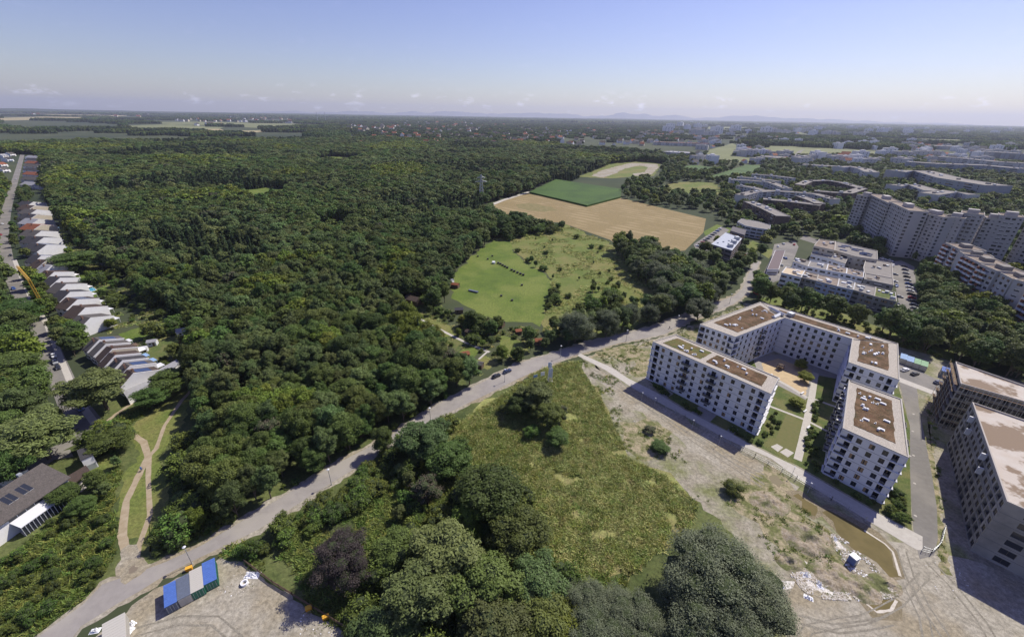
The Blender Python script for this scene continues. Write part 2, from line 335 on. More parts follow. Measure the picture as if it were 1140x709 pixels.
for i_, p_ in enumerate(([(885,640),(897,622),(912,634),(940,640),(958,650),(950,668),(915,664),(892,656)], [(925,592),(940,604),(960,625),(948,628),(930,612)], [(950,650),(990,650),(1000,664),(975,672),(955,664)], [(862,648),(880,646),(884,656),(868,658)])): sheet('chalky_patch', p_, .027+.0011*i_, chalk, excl=None, edge=1.8)
ribbon('puddle_rim', [(962,590),(985,605),(994,614),(1002,641)], .7, .034, rim, None, jit=.8)
ribbon('puddle_rim', dense([(900,627),(896,633),(905,632),(918,634)],3), .7, .034, rim, None, jit=.8)
ribbon('puddle_rim', dense([(965,672),(976,681),(992,679),(998,668)],3), .6, .034, rim, None, jit=.8)
# tyre tracks pressed into the bare ground
trk = mat('tyre_track', (.27, .25, .20), .95, (.20, .18, .14), .8, 9, bump=.5)
for i_, t_ in enumerate(([(660,412),(700,440),(760,475),(820,515),(850,530)], [(668,408),(712,445),(775,492),(850,540)], [(1004,612),(1012,640),(1030,675),(1060,720)], [(1030,640),(1000,670),(960,690),(900,700),(880,730)], [(1035,625),(1060,650),(1090,690),(1120,740)], [(1010,650),(1030,690),(1040,740)], [(990,690),(930,700),(890,690)], [(150,705),(200,690),(240,690),(270,715)])):
    for o_ in (-.95, .95):
        C_ = [G(*q_).to_2d() for q_ in dense(t_, 4)]; D_ = []
        for j_, c_ in enumerate(C_): v_ = (C_[min(j_+1, len(C_)-1)]-C_[max(j_-1, 0)]).normalized(); D_.append(c_+Vector((-v_.y, v_.x))*(o_+.5*mnoise.noise(Vector((c_.x*.08, c_.y*.08, i_)))))
        ribbon('tyre_track', D_, .42, .0315+.0011*i_+(.0005 if o_ > 0 else 0), trk, None, world=True, jit=.5)
# roads
UP = [(-30,760),(46,706),(93,672),(114,650),(150,638),(185,625),(226,606),(272.6,578),(319,550),(365,521),(410,498),(428,489),(462,467),(484,452),(509,439),(542,423),(578,404),(603,397),(651,382),(694,372),(722,365),(752,354),(783,342),(818,329),(826,322),(834,304),(840,290)]
DN = [(20,790),(90,697),(130,672),(155,658),(182,641),(217,623),(288,589),(322,567),(353,547),(396,521),(429,498),(476,471),(502,458),(552,434),(578,421),(613,406),(638,396),(689,382),(740,372),(762,360),(783,352),(816,339),(832,327),(841,308),(845,291)]
ROADP = [G(*p).to_2d() for p in UP+DN[::-1]]
sheet('road_verge', None, .024, gravel2, world=shift_out(ROADP, 1.5), edge=.9, excl=None)
sheet('road', None, .036, asph, world=ROADP, excl=1.2)
ribbon('dirt_path', dense([(146,640),(139,609),(136,595),(140.5,558),(154,530),(165,508),(160,492),(138,477)]), 1.9, .030, dirt, .8, jit=.3)
ribbon('dirt_path', dense([(150,640),(154,609),(167,573),(165,533),(166,508),(174,499),(183,474),(202,446),(217,430)]), 1.3, .033, dirt, .8, jit=.3)
ribbon('dirt_path', dense([(118,470),(129,461),(147,449)]), 1.3, .030, dirt, .8, jit=.3)
sheet('gravel_junction', [(128,640),(136,612),(143,606),(152,606),(158,618),(166,629),(156,640),(140,650)], .039, gravel2, excl=0, edge=.6)
sheet('puddle_mark', [(143,633),(149,629),(154,631),(150,637),(144,638)], .043, mat('damp_soil2', (.2,.165,.12), .6), edge=.4, excl=None)
# left street
STL = [(25,172),(20,190),(14,210),(7,235),(3,262),(7,290),(16,312),(28,337),(44,362),(56,392),(67,418),(78,445),(98,472)]
ribbon('street', dense(STL, 2), 7.5, .03, asph2, 1)
ribbon('street', dense([(104,470),(80,492),(40,511),(0,532),(-60,560)], 2), 5.5, .034, asph2, 1)
ribbon('pavement', dense([(x+9-i*.2, y-1) for i, (x, y) in enumerate(STL[5:])], 2), 2.2, .045, conc, None)
# path along the new blocks
sheet('concrete_footpath', [(645,393),(678.7,408),(700,421.4),(731,437),(762,456),(813,482),(836,495),(886,519),(973,569),(1027,597),(1027,612),(1020.7,612),(963.6,578),(889,533),(858,510),(807,488),(756.4,460),(731,447),(700,429),(674,412),(643,396)], .05, conc, excl=1)
sheet('street', [(1001,425),(1013,475),(1013,520),(1015,570),(1018,600),(1024,622),(1040,618),(1044,600),(1043,565),(1037.7,530),(1030,490),(1023,452),(1020.5,431)], .045, asph2, excl=1)
sheet('parking_street', [(1001,403),(1040,421),(1064,430),(1056,442),(1019,428),(1001,420)], .04, asph2, excl=1)
sheet('concrete_footpath', [(1001,420),(1045,437),(1043,441),(1001,425)], .055, conc, excl=1)
# courtyard
sheet('courtyard_lawn', [(720,418),(752,400),(866,400),(940,420),(1000,430),(1013,475),(1013,520),(1015,590),(973,567),(886,517),(836,493),(762,454),(731,435)], .028, lawn, excl=None)
sheet('courtyard_paving', [(838,398),(876,393),(935,412),(950,425),(912,418),(897,445),(845,418)], .034, mat('paving_grey', (.33,.31,.285), .9, (.28,.265,.24), .8), excl=None)
sheet('play_sand', [(848,404),(866,399),(905,413),(896,441),(872,427),(850,412)], .040, sandm, excl=None, edge=.5)
ribbon('courtyard_path', [(843,412),(862,421),(880,431),(899,443)], 1.6, .046, conc, None)
ribbon('courtyard_path', [(888,512),(893,492),(899,465),(904,440),(908,415)], 2.4, .05, conc, None)
ribbon('courtyard_path', [(858,452.5),(896,467),(925,482)], 1.2, .054, conc, None)
ribbon('courtyard_path', [(903,443),(925,451),(940,456)], 1.2, .054, conc, None)
sheet('dry_lawn', [(876,460),(893,470),(885,503),(861,493)], .04, mat('dry_lawn', (.16,.15,.06), .95, (.13,.14,.05), .8), excl=None)
for p in ([(731,441),(742,433),(750,438),(738,446)], [(766,462),(778,452),(798,462),(787,473)], [(806,482),(815,474),(822,478),(814,486)]): sheet('entrance_paving', p, .043, mat('paving_grey', (.33,.31,.285)), excl=None)
for p in ([(858,497),(865,494),(872,498),(866,503)], [(868,503),(875,499),(884,504),(877,509)]): sheet('paving_slab', p, .047, conc, excl=None)
# right-hand lots
sheet('parking_lot', [(989,292),(1003,290),(1018,297),(1021,330),(1020,346),(1003,349),(997,320)], .04, asph2, excl=1)
sheet('parking_lot', [(862,272),(885,268),(889,275),(881,296),(868,312),(856,316),(848,308),(858,288)], .04, asph2, excl=1)
sheet('parking_lot', [(772,272),(803,252),(812,256),(790,276),(784,283),(776,280)], .04, asph2, excl=1)
sheet('parking_lot', [(828,284),(838,277),(842,281),(832,292),(824,297)], .04, asph2, excl=0)
sheet('lane', [(896,262),(925,272),(1000,292),(1002,296),(925,277),(890,266)], .035, asph2, excl=1)
sheet('lane', [(896,166),(882,180),(879,179),(888,169)], .9, asph2, excl=1)
sheet('grass_plot', [(783,258),(798,250),(820,256),(800,262),(786,264)], .035, mead, excl=1)
sheet('grass_plot', [(826,274),(838,268),(862,279),(856,288),(842,279)], .03, rough, excl=1)
sheet('grass_plot', [(1085,400),(1100,402),(1110,408),(1095,412)], .03, lawn, excl=0)
sheet('grass_belt', [(840,332),(870,330),(930,346),(1000,372),(1062,392),(1062,402),(1000,386),(940,366),(880,345),(850,342)], .026, rough, excl=None)
# garden plots
GARD = [([(445,340),(456,334),(470,340),(462,348)], mead), ([(500,380),(512,376),(520,384),(508,392)], lawn), ([(510,392),(524,384),(534,392),(522,402)], mead), ([(528,402),(540,396),(556,404),(542,412)], rough), ([(558,372),(580,380),(590,392),(572,400),(556,388)], rough), ([(470,352),(500,362),(510,372),(492,376),(474,364)], rough)]
for i, (p, m_) in enumerate(GARD): sheet('garden_plot', p, .03+i*.001, m_, excl=0, edge=.5)
ribbon('garden_path', [(462,352),(480,362),(500,372),(520,382),(545,392)], 1.6, .04, conc, .5)
ribbon('garden_path', [(533,400),(542,392)], 1.0, .041, conc, .5)
for i, p in enumerate([[(132,372),(150,366),(172,361),(190,358),(186,366),(160,376),(142,384)], [(150,400),(160,388),(200,372),(206,378),(180,392),(158,408)], [(52,255),(66,252),(80,254),(80,262),(60,264)], [(85,330),(118,318),(122,324),(90,338)], [(160,396),(180,388),(205,382),(200,392),(170,404)], [(90,520),(122,504),(126,520),(108,532),(95,534)], [(80,308),(110,300),(116,306),(88,316)]]):
    sheet('garden_lawn', p, .02+i*.001, [mead, lawn, rough][i % 3], excl=1, edge=.8)
sheet('grass_slope', [(134,600),(130,560),(140,525),(158,505),(140,480),(180,450),(215,430),(205,470),(180,505),(190,550),(175,600),(168,620),(150,600)], .012, rough, excl=1.0, edge=1)
# ------------------------------------------------------------------ building materials
white = mat('render_white', (.70, .70, .71), .85, (.66, .66, .68), .6, 5)
joint = mat('joint_dark', (.16, .16, .17), .9)
parap = mat('parapet_stone', (.46, .43, .38), .9, (.41, .385, .34), .9)
rgrav = mat('roof_gravel', (.44, .40, .34), .95, (.37, .335, .28), 1.2, 8, bump=.2)
sedum = mat('roof_sedum', (.115, .062, .032), .95, (.065, .05, .02), .45, 11, bump=.9, col3=(.16, .10, .055), scale3=.22)
sedumg = mat('roof_sedum_green', (.125, .11, .035), .95, (.155, .10, .045), .35, 9, bump=.6, col3=(.09, .11, .03), scale3=.16)
glass = mat('window_glass', (.028, .032, .042), .12, spec=.6)
frame_m = mat('window_frame', (.12, .10, .085), .6)
curtain = mat('wood_shutter', (.33, .22, .12), .7)
blind = mat('blind_white', (.62, .60, .56), .8)
rail = mat('railing_metal', (.10, .105, .115), .5, metal=.4)
unit = mat('vent_white', (.66, .67, .68), .6)
unit2 = mat('vent_grey', (.42, .44, .46), .5, metal=.3)
greyc = mat('raw_concrete', (.27, .26, .24), .95, (.20, .195, .18), .35, 9, col3=(.33, .315, .285), scale3=.09)
greyl = mat('light_screed', (.52, .48, .42), .95, (.48, .42, .35), .25, 8, col3=(.24, .18, .125), scale3=.075, c3=(.5, .54))
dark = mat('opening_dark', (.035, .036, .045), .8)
towerw = mat('tower_render', (.47, .445, .42), .9, (.43, .41, .385), .15, 7)
roofg = mat('flat_roof_grey', (.27, .25, .225), .95, (.22, .205, .185), .3, 7)
roofb = mat('flat_roof_brown', (.21, .165, .13), .95, (.28, .235, .19), .2, 7)
rooftile = {'brown': mat('tile_brown', (.085, .06, .047), .85, (.06, .045, .038), 2), 'grey': mat('tile_grey', (.11, .10, .092), .85, (.085, .078, .072), 2), 'red': mat('tile_red', (.27, .095, .045), .85, (.2, .075, .04), 2), 'dark': mat('tile_dark', (.045, .044, .05), .8, (.06, .058, .06), 2), 'pale': mat('roof_pale', (.34, .34, .35), .7, (.28, .28, .29), 1)}
hw = mat('house_white', (.84, .83, .81), .85, (.78, .77, .75), .6)
cream = mat('house_cream', (.62, .55, .42), .85, (.56, .5, .39), .6)
solar = mat('solar_panel', (.025, .045, .12), .2, spec=.7)
steel = mat('galvanised', (.42, .44, .46), .45, metal=.5)
blue = mat('container_blue', (.085, .17, .48), .6, (.07, .14, .40), 1.5)
bgrey = mat('container_slate', (.13, .155, .21), .6, (.11, .13, .17), 1.5)
green = mat('container_green', (.045, .19, .12), .6)
paleg = mat('container_pale_green', (.24, .42, .24), .6)
paleb = mat('container_pale_blue', (.26, .40, .62), .6)
cream2 = mat('container_cream', (.47, .45, .40), .7)
tarp = mat('plastic_white', (.85, .86, .87), .5)
yellow = mat('crane_yellow', (.62, .38, .05), .5)
orange = mat('box_orange', (.70, .33, .03), .6)
black = mat('rubber', (.02, .02, .022), .8)
wood = mat('old_wood', (.17, .115, .075), .9, (.12, .085, .06), 3)
brick = mat('facade_brown', (.16, .115, .095), .9, (.13, .095, .08), .8)
# ------------------------------------------------------------------ windows shared by all facades
def window_mesh(w, h, style):
    mb = MB(); t = .07; y = 0.0       # local: x along the wall, -y outwards, origin mid-sill
    mb.box(0, .03, 0, w, .04, h, mi=0)
    for x in (-w/2+t/2, w/2-t/2): mb.box(x, -.03, 0, t, .10, h, mi=1)
    mb.box(0, -.03, h-t, w-2*t, .10, t, mi=1); mb.box(0, -.03, 0, w-2*t, .10, t, mi=1)
    if w < 4: mb.box(0, -.025, t, .06, .08, h-2*t, mi=1)
    if style == 1: mb.box(-w*.24, -.02, t, w*.42, .05, h-2*t, mi=2)
    if style == 2: mb.box(w*.22, -.02, t, w*.42, .05, h-2*t, mi=2); mb.box(-w*.3, -.02, t, w*.2, .05, h-2*t, mi=2)
    if style == 3: mb.box(0, -.02, h*.45, w-2*t, .05, h*.5, mi=3)
    return mb.mesh('window', [glass, frame_m, curtain, blind])
_WM = {}
def wmesh(w, h, style):
    k = (round(w, 1), round(h, 1), style)
    if k not in _WM: _WM[k] = window_mesh(*k)
    return _WM[k]
def facade(mb, p0, p1, z0, ops, mi=0, depth=.22, z1=None, rmi=None):
    """wall from p0 to p1 with real openings. ops: (u0,u1,v0,v1,depth,backmi)"""
    p0, p1 = Vector(p0[:2]), Vector(p1[:2]); d = (p1-p0); Lw = d.length; d /= Lw; n = Vector((d.y, -d.x))
    us = sorted({0.0, Lw}|{round(o[0], 4) for o in ops}|{round(o[1], 4) for o in ops}); vs = sorted({z0, z1}|{round(o[2], 4) for o in ops}|{round(o[3], 4) for o in ops})
    def P(u, v, k=0): q = p0+d*u-n*k; return (q.x, q.y, v)
    ops_ = [(round(o[0], 4), round(o[1], 4), round(o[2], 4), round(o[3], 4), o[4], o[5]) for o in ops]
    for j in range(len(vs)-1):
        run = None; vm = (vs[j]+vs[j+1])/2
        row = [o for o in ops_ if o[2] < vm < o[3]]
        for i in range(len(us)-1):
            um = (us[i]+us[i+1])/2
            solid = not any(o[0] < um < o[1] for o in row)
            if solid and run is None: run = us[i]
            if run is not None and (not solid): mb.quad(P(run, vs[j]), P(us[i], vs[j]), P(us[i], vs[j+1]), P(run, vs[j+1]), mi); run = None
        if run is not None: mb.quad(P(run, vs[j]), P(Lw, vs[j]), P(Lw, vs[j+1]), P(run, vs[j+1]), mi)
    for u0, u1, v0, v1, k, b in ops_:
        q = mi if rmi is None else rmi
        mb.quad(P(u0, v0), P(u1, v0), P(u1, v0, k), P(u0, v0, k), q); mb.quad(P(u0, v1, k), P(u1, v1, k), P(u1, v1), P(u0, v1), q)
        mb.quad(P(u0, v0, k), P(u0, v1, k), P(u0, v1), P(u0, v0), q); mb.quad(P(u1, v0), P(u1, v1), P(u1, v1, k), P(u1, v0, k), q)
        mb.quad(P(u0, v0, k), P(u1, v0, k), P(u1, v1, k), P(u0, v1, k), b)
    return d, n, Lw
NWIN = {}
def put_window(root, p, d, n, u, v, w, h, inset, styles=(0, 0, 0, 1, 2)):
    c = NWIN.get(root.name, 0)
    q = Vector(p[:2])+d*u-n*inset
    if c < 98 and n.dot(Vector((0, 0))-q) > 0:
        o = link('window', wmesh(w, h, rnd.choice(styles)), root, (q.x, q.y, v), math.atan2(d.y, d.x)); NWIN[root.name] = c+1
    else:
        REST.setdefault(root.name, []).append((q, v, d, w, h))
REST = {}
def flush_rest(root):
    L_ = REST.get(root.name)
    if not L_: return
    mb = MB()
    for q, v, d, w, h in L_:
        mb.box(q.x, q.y, v, w, .06, h, math.atan2(d.y, d.x))
    o = mb.build('windows', glass, root); o['kind'] = 'stuff'; o.matrix_parent_inverse = Matrix.Translation(-root.location)
def block(root, poly, h, floors, specs, wall=white, wname='wall', win=(1.35, 1.75), sill=.75, base=0.0, bands=True, roof=True, bed=None, bedm=None, nvents=0, par_h=.55, par_w=.45, roofm=None, loggia_depth=1.7, seed=1, skip=(), bed_in=2.1, lips=True, styles=(0, 0, 0, 0, 1, 2, 3), excl=2.0, parm=None):
    """poly in world coordinates; specs: per edge (after ccw) a string of modules"""
    P = ccw(poly); n = len(P); EXCL.append(shift_out(P, excl)) if excl is not None else None
    mb = MB(); fh = (h-base-.35)/floors; lb = MB(); jb = MB(); rb = MB(); bb = MB()
    zt = h
    for i in range(n):
        a, b = P[i], P[(i+1) % n]
        spec = specs.get(i) if isinstance(specs, dict) else specs[i]
        if i in skip: continue
        if not spec:
            mb.quad((a.x, a.y, base), (b.x, b.y, base), (b.x, b.y, zt), (a.x, a.y, zt)); continue
        Lw = (b-a).length; mw = Lw/len(spec); ops = []; wins = []
        for k, c in enumerate(spec):
            u = (k+.5)*mw
            for f in range(floors):
                z = base+f*fh
                if c == 'w': ww = min(win[0], mw*.75); ops.append((u-ww/2, u+ww/2, z+sill, z+sill+win[1], .2, 0)); wins.append((u, z+sill, ww, win[1], .17))
                elif c == 'v': ww = min(win[0], mw*.75)*.55; ops.append((u-ww/2, u+ww/2, z+sill+.3, z+sill+win[1], .2, 0)); wins.append((u, z+sill+.3, ww, win[1]-.3, .17))
                elif c == 'S': ww = mw*.84; ops.append((u-ww/2, u+ww/2, z+sill, z+sill+win[1], .2, 0)); wins.append((u, z+sill, ww, win[1], .17))
                elif c == 'B':
                    if f == 0: ww = min(win[0], mw*.6); ops.append((u-ww/2, u+ww/2, z+sill+.4, z+sill+win[1], .2, 0)); wins.append((u, z+sill+.4, ww, win[1]-.4, .17)); continue
                    ww = min(1.7, mw*.6); ops.append((u-ww/2, u+ww/2, z+.15, z+2.35, .2, 0)); wins.append((u, z+.15, ww, 2.2, .17))
                    d = (b-a)/Lw; nn = Vector((d.y, -d.x)); bw = mw*.92; c0 = a+d*u+nn*.72; r_ = math.atan2(d.y, d.x)
                    lb = MB(); lb.box(c0.x, c0.y, z-.02, bw, 1.42, .16, r_)
                    for s_, sx_, sy_ in ((0, bw, .06),): q = a+d*u+nn*1.4; lb.box(q.x, q.y, z+.14, sx_, sy_, 1.0, r_, mi=1)
                    for sg in (-1, 1): q = a+d*(u+sg*(bw/2-.03))+nn*.7; lb.box(q.x, q.y, z+.14, .06, 1.32, 1.0, r_, mi=1)
                    lb.build('balcony', [wall, rail], root)
                elif c in 'LM':
                    if c == 'M' and f == 0: continue
                    ww = mw*.97 if (k in (0, len(spec)-1)) else mw*.85
                    u0, u1 = u-ww/2, u+ww/2
                    if k == 0: u0 = .18
                    if k == len(spec)-1: u1 = Lw-.18
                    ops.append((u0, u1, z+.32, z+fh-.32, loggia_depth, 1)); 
                    d = (b-a)/Lw; nn = Vector((d.y, -d.x)); um = (u0+u1)/2; q = a+d*um-nn*.12; rb = MB(); rb.box(q.x, q.y, z+.325, u1-u0-.02, .05, .62, math.atan2(d.y, d.x))
                    wins.append((um-.4, z+.34, 1.6, fh-.9, loggia_depth-.06))
                    if lips:
                        q = a+d*um+nn*.22; rb.box(q.x, q.y, z+.02, (u1-u0)+.3, .44, .26, math.atan2(d.y, d.x), mi=1)
                    rb.build('loggia_front', [rail, wall], root)
                elif c == 'D':
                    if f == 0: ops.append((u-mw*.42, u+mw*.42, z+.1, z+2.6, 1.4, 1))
                    else: ww = min(win[0], mw*.75); ops.append((u-ww/2, u+ww/2, z+sill, z+sill+win[1], .2, 0)); wins.append((u, z+sill, ww, win[1], .17))
        d, nn, _ = facade(mb, a, b, base, ops, 0, z1=zt)
        for (u, z, ww, hh, ins) in wins: put_window(root, a, d, nn, u, z, ww, hh, ins, styles)
        if bands:
            for f in range(1, floors):
                z = base+f*fh-.02
                occ = sorted([(o[0], o[1]) for o in ops if o[2] < z+.06 and o[3] > z-.02]); u = 0
                for o0, o1 in occ+[(Lw, Lw)]:
                    if o0-u > .3:
                        q = a+d*((u+o0)/2)+nn*.012; jb.box(q.x, q.y, z, o0-u, .03, .10, math.atan2(d.y, d.x))
                    u = max(u, o1)
    mb.poly([(p.x, p.y, base) for p in reversed(P)])
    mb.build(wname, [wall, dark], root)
    if jb.v: jb.build('floor_joint', joint, root)
    if roof:
        rm = roofm or rgrav; IN = shift_out(P, -par_w); mb = MB(); mb.prism(IN, h-.3, h-.02); mb.build('roof', rm, root)
        mb = MB()
        OUT = shift_out(P, .06)
        for i in range(n):
            if i in skip: continue
            a, b, c, e = OUT[i], OUT[(i+1) % n], IN[(i+1) % n], IN[i]
            z0, z1 = h, h+par_h*.5
            mb.quad((*a, z1), (*b, z1), (*c, z1), (*e, z1)); mb.quad((*a, z0), (*b, z0), (*b, z1), (*a, z1)); mb.quad((*c, z0-.1), (*e, z0-.1), (*e, z1), (*c, z1)); mb.quad((*b, z0), (*a, z0), (*e, z0), (*c, z0))
        mb.build('parapet', parm or parap, root)
    return P, fh
def bed_and_vents(root, poly, z, beds, bm, nv, seed, big=0):
    """poly: four world corners; beds: list of (u0,u1,v0,v1) in its bilinear frame"""
    rr = random.Random(seed)
    A, B, C_, D = [Vector(p[:2]) for p in poly]
    def at(u, v): return (A*(1-u)+B*u)*(1-v)+(D*(1-u)+C_*u)*v
    for k, (u0, u1, v0, v1) in enumerate(beds):
        ring = []
        for (ua, va), (ub, vb) in (((u0, v0), (u1, v0)), ((u1, v0), (u1, v1)), ((u1, v1), (u0, v1)), ((u0, v1), (u0, v0))):
            for t in range(14):
                f = t/14; q = at(ua+(ub-ua)*f, va+(vb-va)*f); ring.append(q+Vector((rr.uniform(-.16, .16), rr.uniform(-.16, .16))))
        mb = MB(); mb.prism(ring, z, z+.14)
        mb.build('green_roof_bed', bm[k % len(bm)], root)
    ang = math.atan2((B-A).y, (B-A).x)
    for k in range(nv):
        u0, u1, v0, v1 = beds[k % len(beds)]
        q = at(rr.uniform(u0+.06*(u1-u0), u1-.06*(u1-u0)), rr.uniform(v0+.1*(v1-v0), v1-.1*(v1-v0)))
        s = rr.choice([.4, .5, .55, .75]); mb = MB()
        if k % 3 == 0:
            mb.box(q.x, q.y, z+.1, 1.7, .9, .25, ang, 1); mb.box(q.x, q.y, z+.35, 1.5, .75, .25, ang, 0); mb.build('skylight', [unit, unit2], root)
        elif k % 3 == 1:
            mb.box(q.x, q.y, z+.1, s*1.2, s*1.2, .2, ang, 0); mb.tube((q.x, q.y, z+.3), (q.x, q.y, z+.75), .32, .32, 8, 0); mb.tube((q.x, q.y, z+.75), (q.x, q.y, z+.85), .45, .4, 8, 0); mb.build('roof_vent', [unit, unit2], root)
        else:
            mb.box(q.x, q.y, z+.1, s*1.5, s, .16, ang, 0); mb.box(q.x+s*.3, q.y, z+.26, s*.6, s*.7, .4, ang, 1); mb.build('roof_vent', [unit, unit2], root)
HW = 18.4
def roofpix(pts, h): return [G(x, y, h).to_2d() for x, y in pts]
def edge_specs(poly, byvec):
    """byvec: list of (p_px, spec) -> assign spec to the edge of the ccw polygon whose midpoint is nearest; spec reads in ccw direction"""
    P = ccw(poly); out = {}
    for mid, spec in byvec:
        k = min(range(len(P)), key=lambda i: ((P[i]+P[(i+1) % len(P)])/2-mid).length); out[k] = spec
    return out
def mid(a, b, h): return (G(*a, h).to_2d()+G(*b, h).to_2d())/2
# --- the front white block (A)
aW, aN, aE, aS = (726.6, 380.5), (752.3, 372.7), (867.3, 420.9), (858, 438.8)
rA = thing('apartment_block', 'long white apartment block facing the bare ground, planted roof split by a pale strip', 'apartment block', G(790, 440), 0, 'new white apartment blocks')
def rel(root, fn):
    """children are built in world coordinates; bring them under the root"""
    fn()
    for c in root.children:
        c.matrix_parent_inverse = Matrix.Translation(-root.location)
def mkA():
    poly = roofpix([aW, aN, aE, aS], HW)
    sp = edge_specs(poly, [(mid(aW, aS, HW), 'LwwwBwwBwwwwL'), (mid(aS, aE, HW), 'LwL'), (mid(aW, aN, HW), 'LwL'), (mid(aN, aE, HW), 'LwwBwwBwwBwwL')])
    # ground floor entrances replace two windows
    block(rA, poly, HW, 6, sp, seed=1)
    A, B, C_, D = [Vector(p) for p in roofpix([aW, aS, aE, aN], HW)]
    bed_and_vents(rA, [A, B, C_, D], HW-.02, [(.06, .42, .2, .82), (.47, .92, .2, .82)], [sedumg, sedum], 17, 3)
rel(rA, mkA); flush_rest(rA)
# --- the L block behind it (B, C, E joined)
bW, bN, bS, bI = (779.2, 361.3), (846.9, 336.3), (818.7, 375.4), (873.7, 354)
eI, eS, eE, eN = (948.7, 377.6), (944.5, 403.5), (1001.2, 423.3), (999.5, 382.7)
rB = thing('apartment_block', 'white apartment block of three joined wings bent round the courtyard behind the front block', 'apartment block', G(870, 400), 0, 'new white apartment blocks')
def mkB():
    h = HW
    poly = roofpix([bW, bS, bI, bN], h)
    sp = edge_specs(poly, [(mid(bW, bS, h), 'LwwwwL'), (mid(bS, bI, h), 'LwwwwBwwww'), (mid(bN, bW, h), 'wwwBwwwBww')])
    P = ccw(poly); sk = [min(range(4), key=lambda i: ((P[i]+P[(i+1) % 4])/2-mid(bI, bN, h)).length)]
    block(rB, poly, h, 6, sp, skip=sk)
    poly = roofpix([bI, eI, eN, bN], h); P = ccw(poly)
    sk = [min(range(4), key=lambda i: ((P[i]+P[(i+1) % 4])/2-mid(*q, h)).length) for q in ((bI, bN), (eI, eN))]
    sp = edge_specs(poly, [(mid(bI, eI, h), '.wwwwwww.'), (mid(bN, eN, h), 'wwwwBwwwwwBwwww')])
    block(rB, poly, h, 6, sp, skip=sk)
    poly = roofpix([eI, eS, eE, eN], h); P = ccw(poly)
    sk = [min(range(4), key=lambda i: ((P[i]+P[(i+1) % 4])/2-mid(*q, h)).length) for q in ((eI, eN),)]
    sp = edge_specs(poly, [(mid(eS, eE, h), 'LwwwL'), (mid(eI, eS, h), 'MMM'), (mid(eE, eN, h), 'LwwwwL')])
    block(rB, poly, h, 6, sp, skip=sk)
    bed_and_vents(rB, roofpix([bW, bS, bI, bN], h), h-.02, [(.14, .86, .14, .50), (.14, .45, .52, .9), (.55, .9, .55, .95)][:1]+[(.14, .86, .5, .93)], [sedum, sedum], 14, 5)
    bed_and_vents(rB, roofpix([bI, eI, eN, bN], h), h-.02, [(.12, .98, .24, .74)], [sedum], 8, 6)
    bed_and_vents(rB, roofpix([eI, eS, eE, eN], h), h-.02, [(.03, .84, .18, .80)], [sedum], 14, 7)
    # ventilation ducts near the bend
    a_, b_ = G(858, 343, h+.8), G(872, 351, h+.8); mb = MB(); mb.bar(a_, b_, .9); mb.build('ventilation_duct', steel, rB)
    mb = MB(); mb.bar(G(861, 353, h+.5), G(869, 349.5, h+.5), 1.3); mb.build('ventilation_duct', unit, rB)
    mb = MB(); mb.bar(G(856, 341.5, h+.6), G(876, 350.5, h+.6), .5); mb.build('ventilation_duct', unit, rB)
    q = G(880, 352, h); mb = MB(); mb.box(q.x, q.y, h, 2.4, 2.4, 1.9, .4); mb.build('plant_room', steel, rB)
rel(rB, mkB); flush_rest(rB)
# --- the block by the street (D)
dN, dE, dS, dW = (944.9, 423.5), (1003.6, 444.7), (1011.7, 509.9), (938, 476.9)
rD = thing('apartment_block', 'white apartment block with stepped corner loggias beside the asphalt site street, one brown planted roof', 'apartment block', G(965, 510), 0, 'new white apartment blocks')
def mkD():
    poly = roofpix([dN, dE, dS, dW], HW)
    sp = edge_specs(poly, [(mid(dW, dS, HW), 'LwwwL'), (mid(dN, dW, HW), 'LwBwBwBwL'), (mid(dE, dS, HW), 'LwwBwwBwwL'), (mid(dN, dE, HW), 'LwwwL')])
    block(rD, poly, HW, 6, sp)
    bed_and_vents(rD, roofpix([dW, dS, dE, dN], HW), HW-.02, [(.17, .82, .14, .90)], [sedum], 17, 9)
rel(rD, mkD); flush_rest(rD)
# --- two unfinished concrete blocks
HF = 18.5
fN, fS = G(1082, 448.5, HF).to_2d(), G(1120.4, 559, HF).to_2d()
fdir = (G(1140, 567.6, HF).to_2d()-fS).normalized(); fl = 42
rF = thing('shell_building', 'unfinished grey concrete shell with open balcony bays, nearest to the lower right picture edge', 'building shell', G(1080, 600), 0, 'unfinished concrete blocks')
def mkF():
    poly = [fN, fS, fS+fdir*fl, fN+fdir*fl]
    Mf = (fN+fS)/2
    P = ccw(poly); sp = edge_specs(poly, [(Mf, 'wLLwwwwwLLwwwLLw'), (fS+fdir*fl/2, '.wwww.'.replace('w', 'w'))])
    k = [i for i in sp if sp[i].startswith('.')][0]; sp[k] = '.S.S..S.S..S'
    block(rF, poly, HF, 6, sp, wall=greyc, bands=True, win=(1.9, 1.75), sill=.7, loggia_depth=1.5, roofm=greyl, lips=False, parm=mat('shell_parapet', (.42, .385, .34), .9), par_h=.9, styles=(0,))
    for t, f in ((.16, 5), (.22, 4), (.57, 5), (.63, 4)):
        q = fN.lerp(fS, t); d = (fS-fN).normalized(); nn = Vector((d.y, -d.x)); nn = nn if nn.dot(fdir) < 0 else -nn
        c = q+nn*.5; mb = MB(); mb.box(c.x, c.y, f*3.02+.3, .5, 1.3, 2.2, math.atan2(d.y, d.x)); mb.build('balcony_screen', unit, rF)
rel(rF, mkF); flush_rest(rF)
rG = thing('shell_building', 'unfinished concrete shell wrapped in scaffolding behind the other shell, brown stained screed roof', 'building shell', G(1060, 460), 0, 'unfinished concrete blocks')
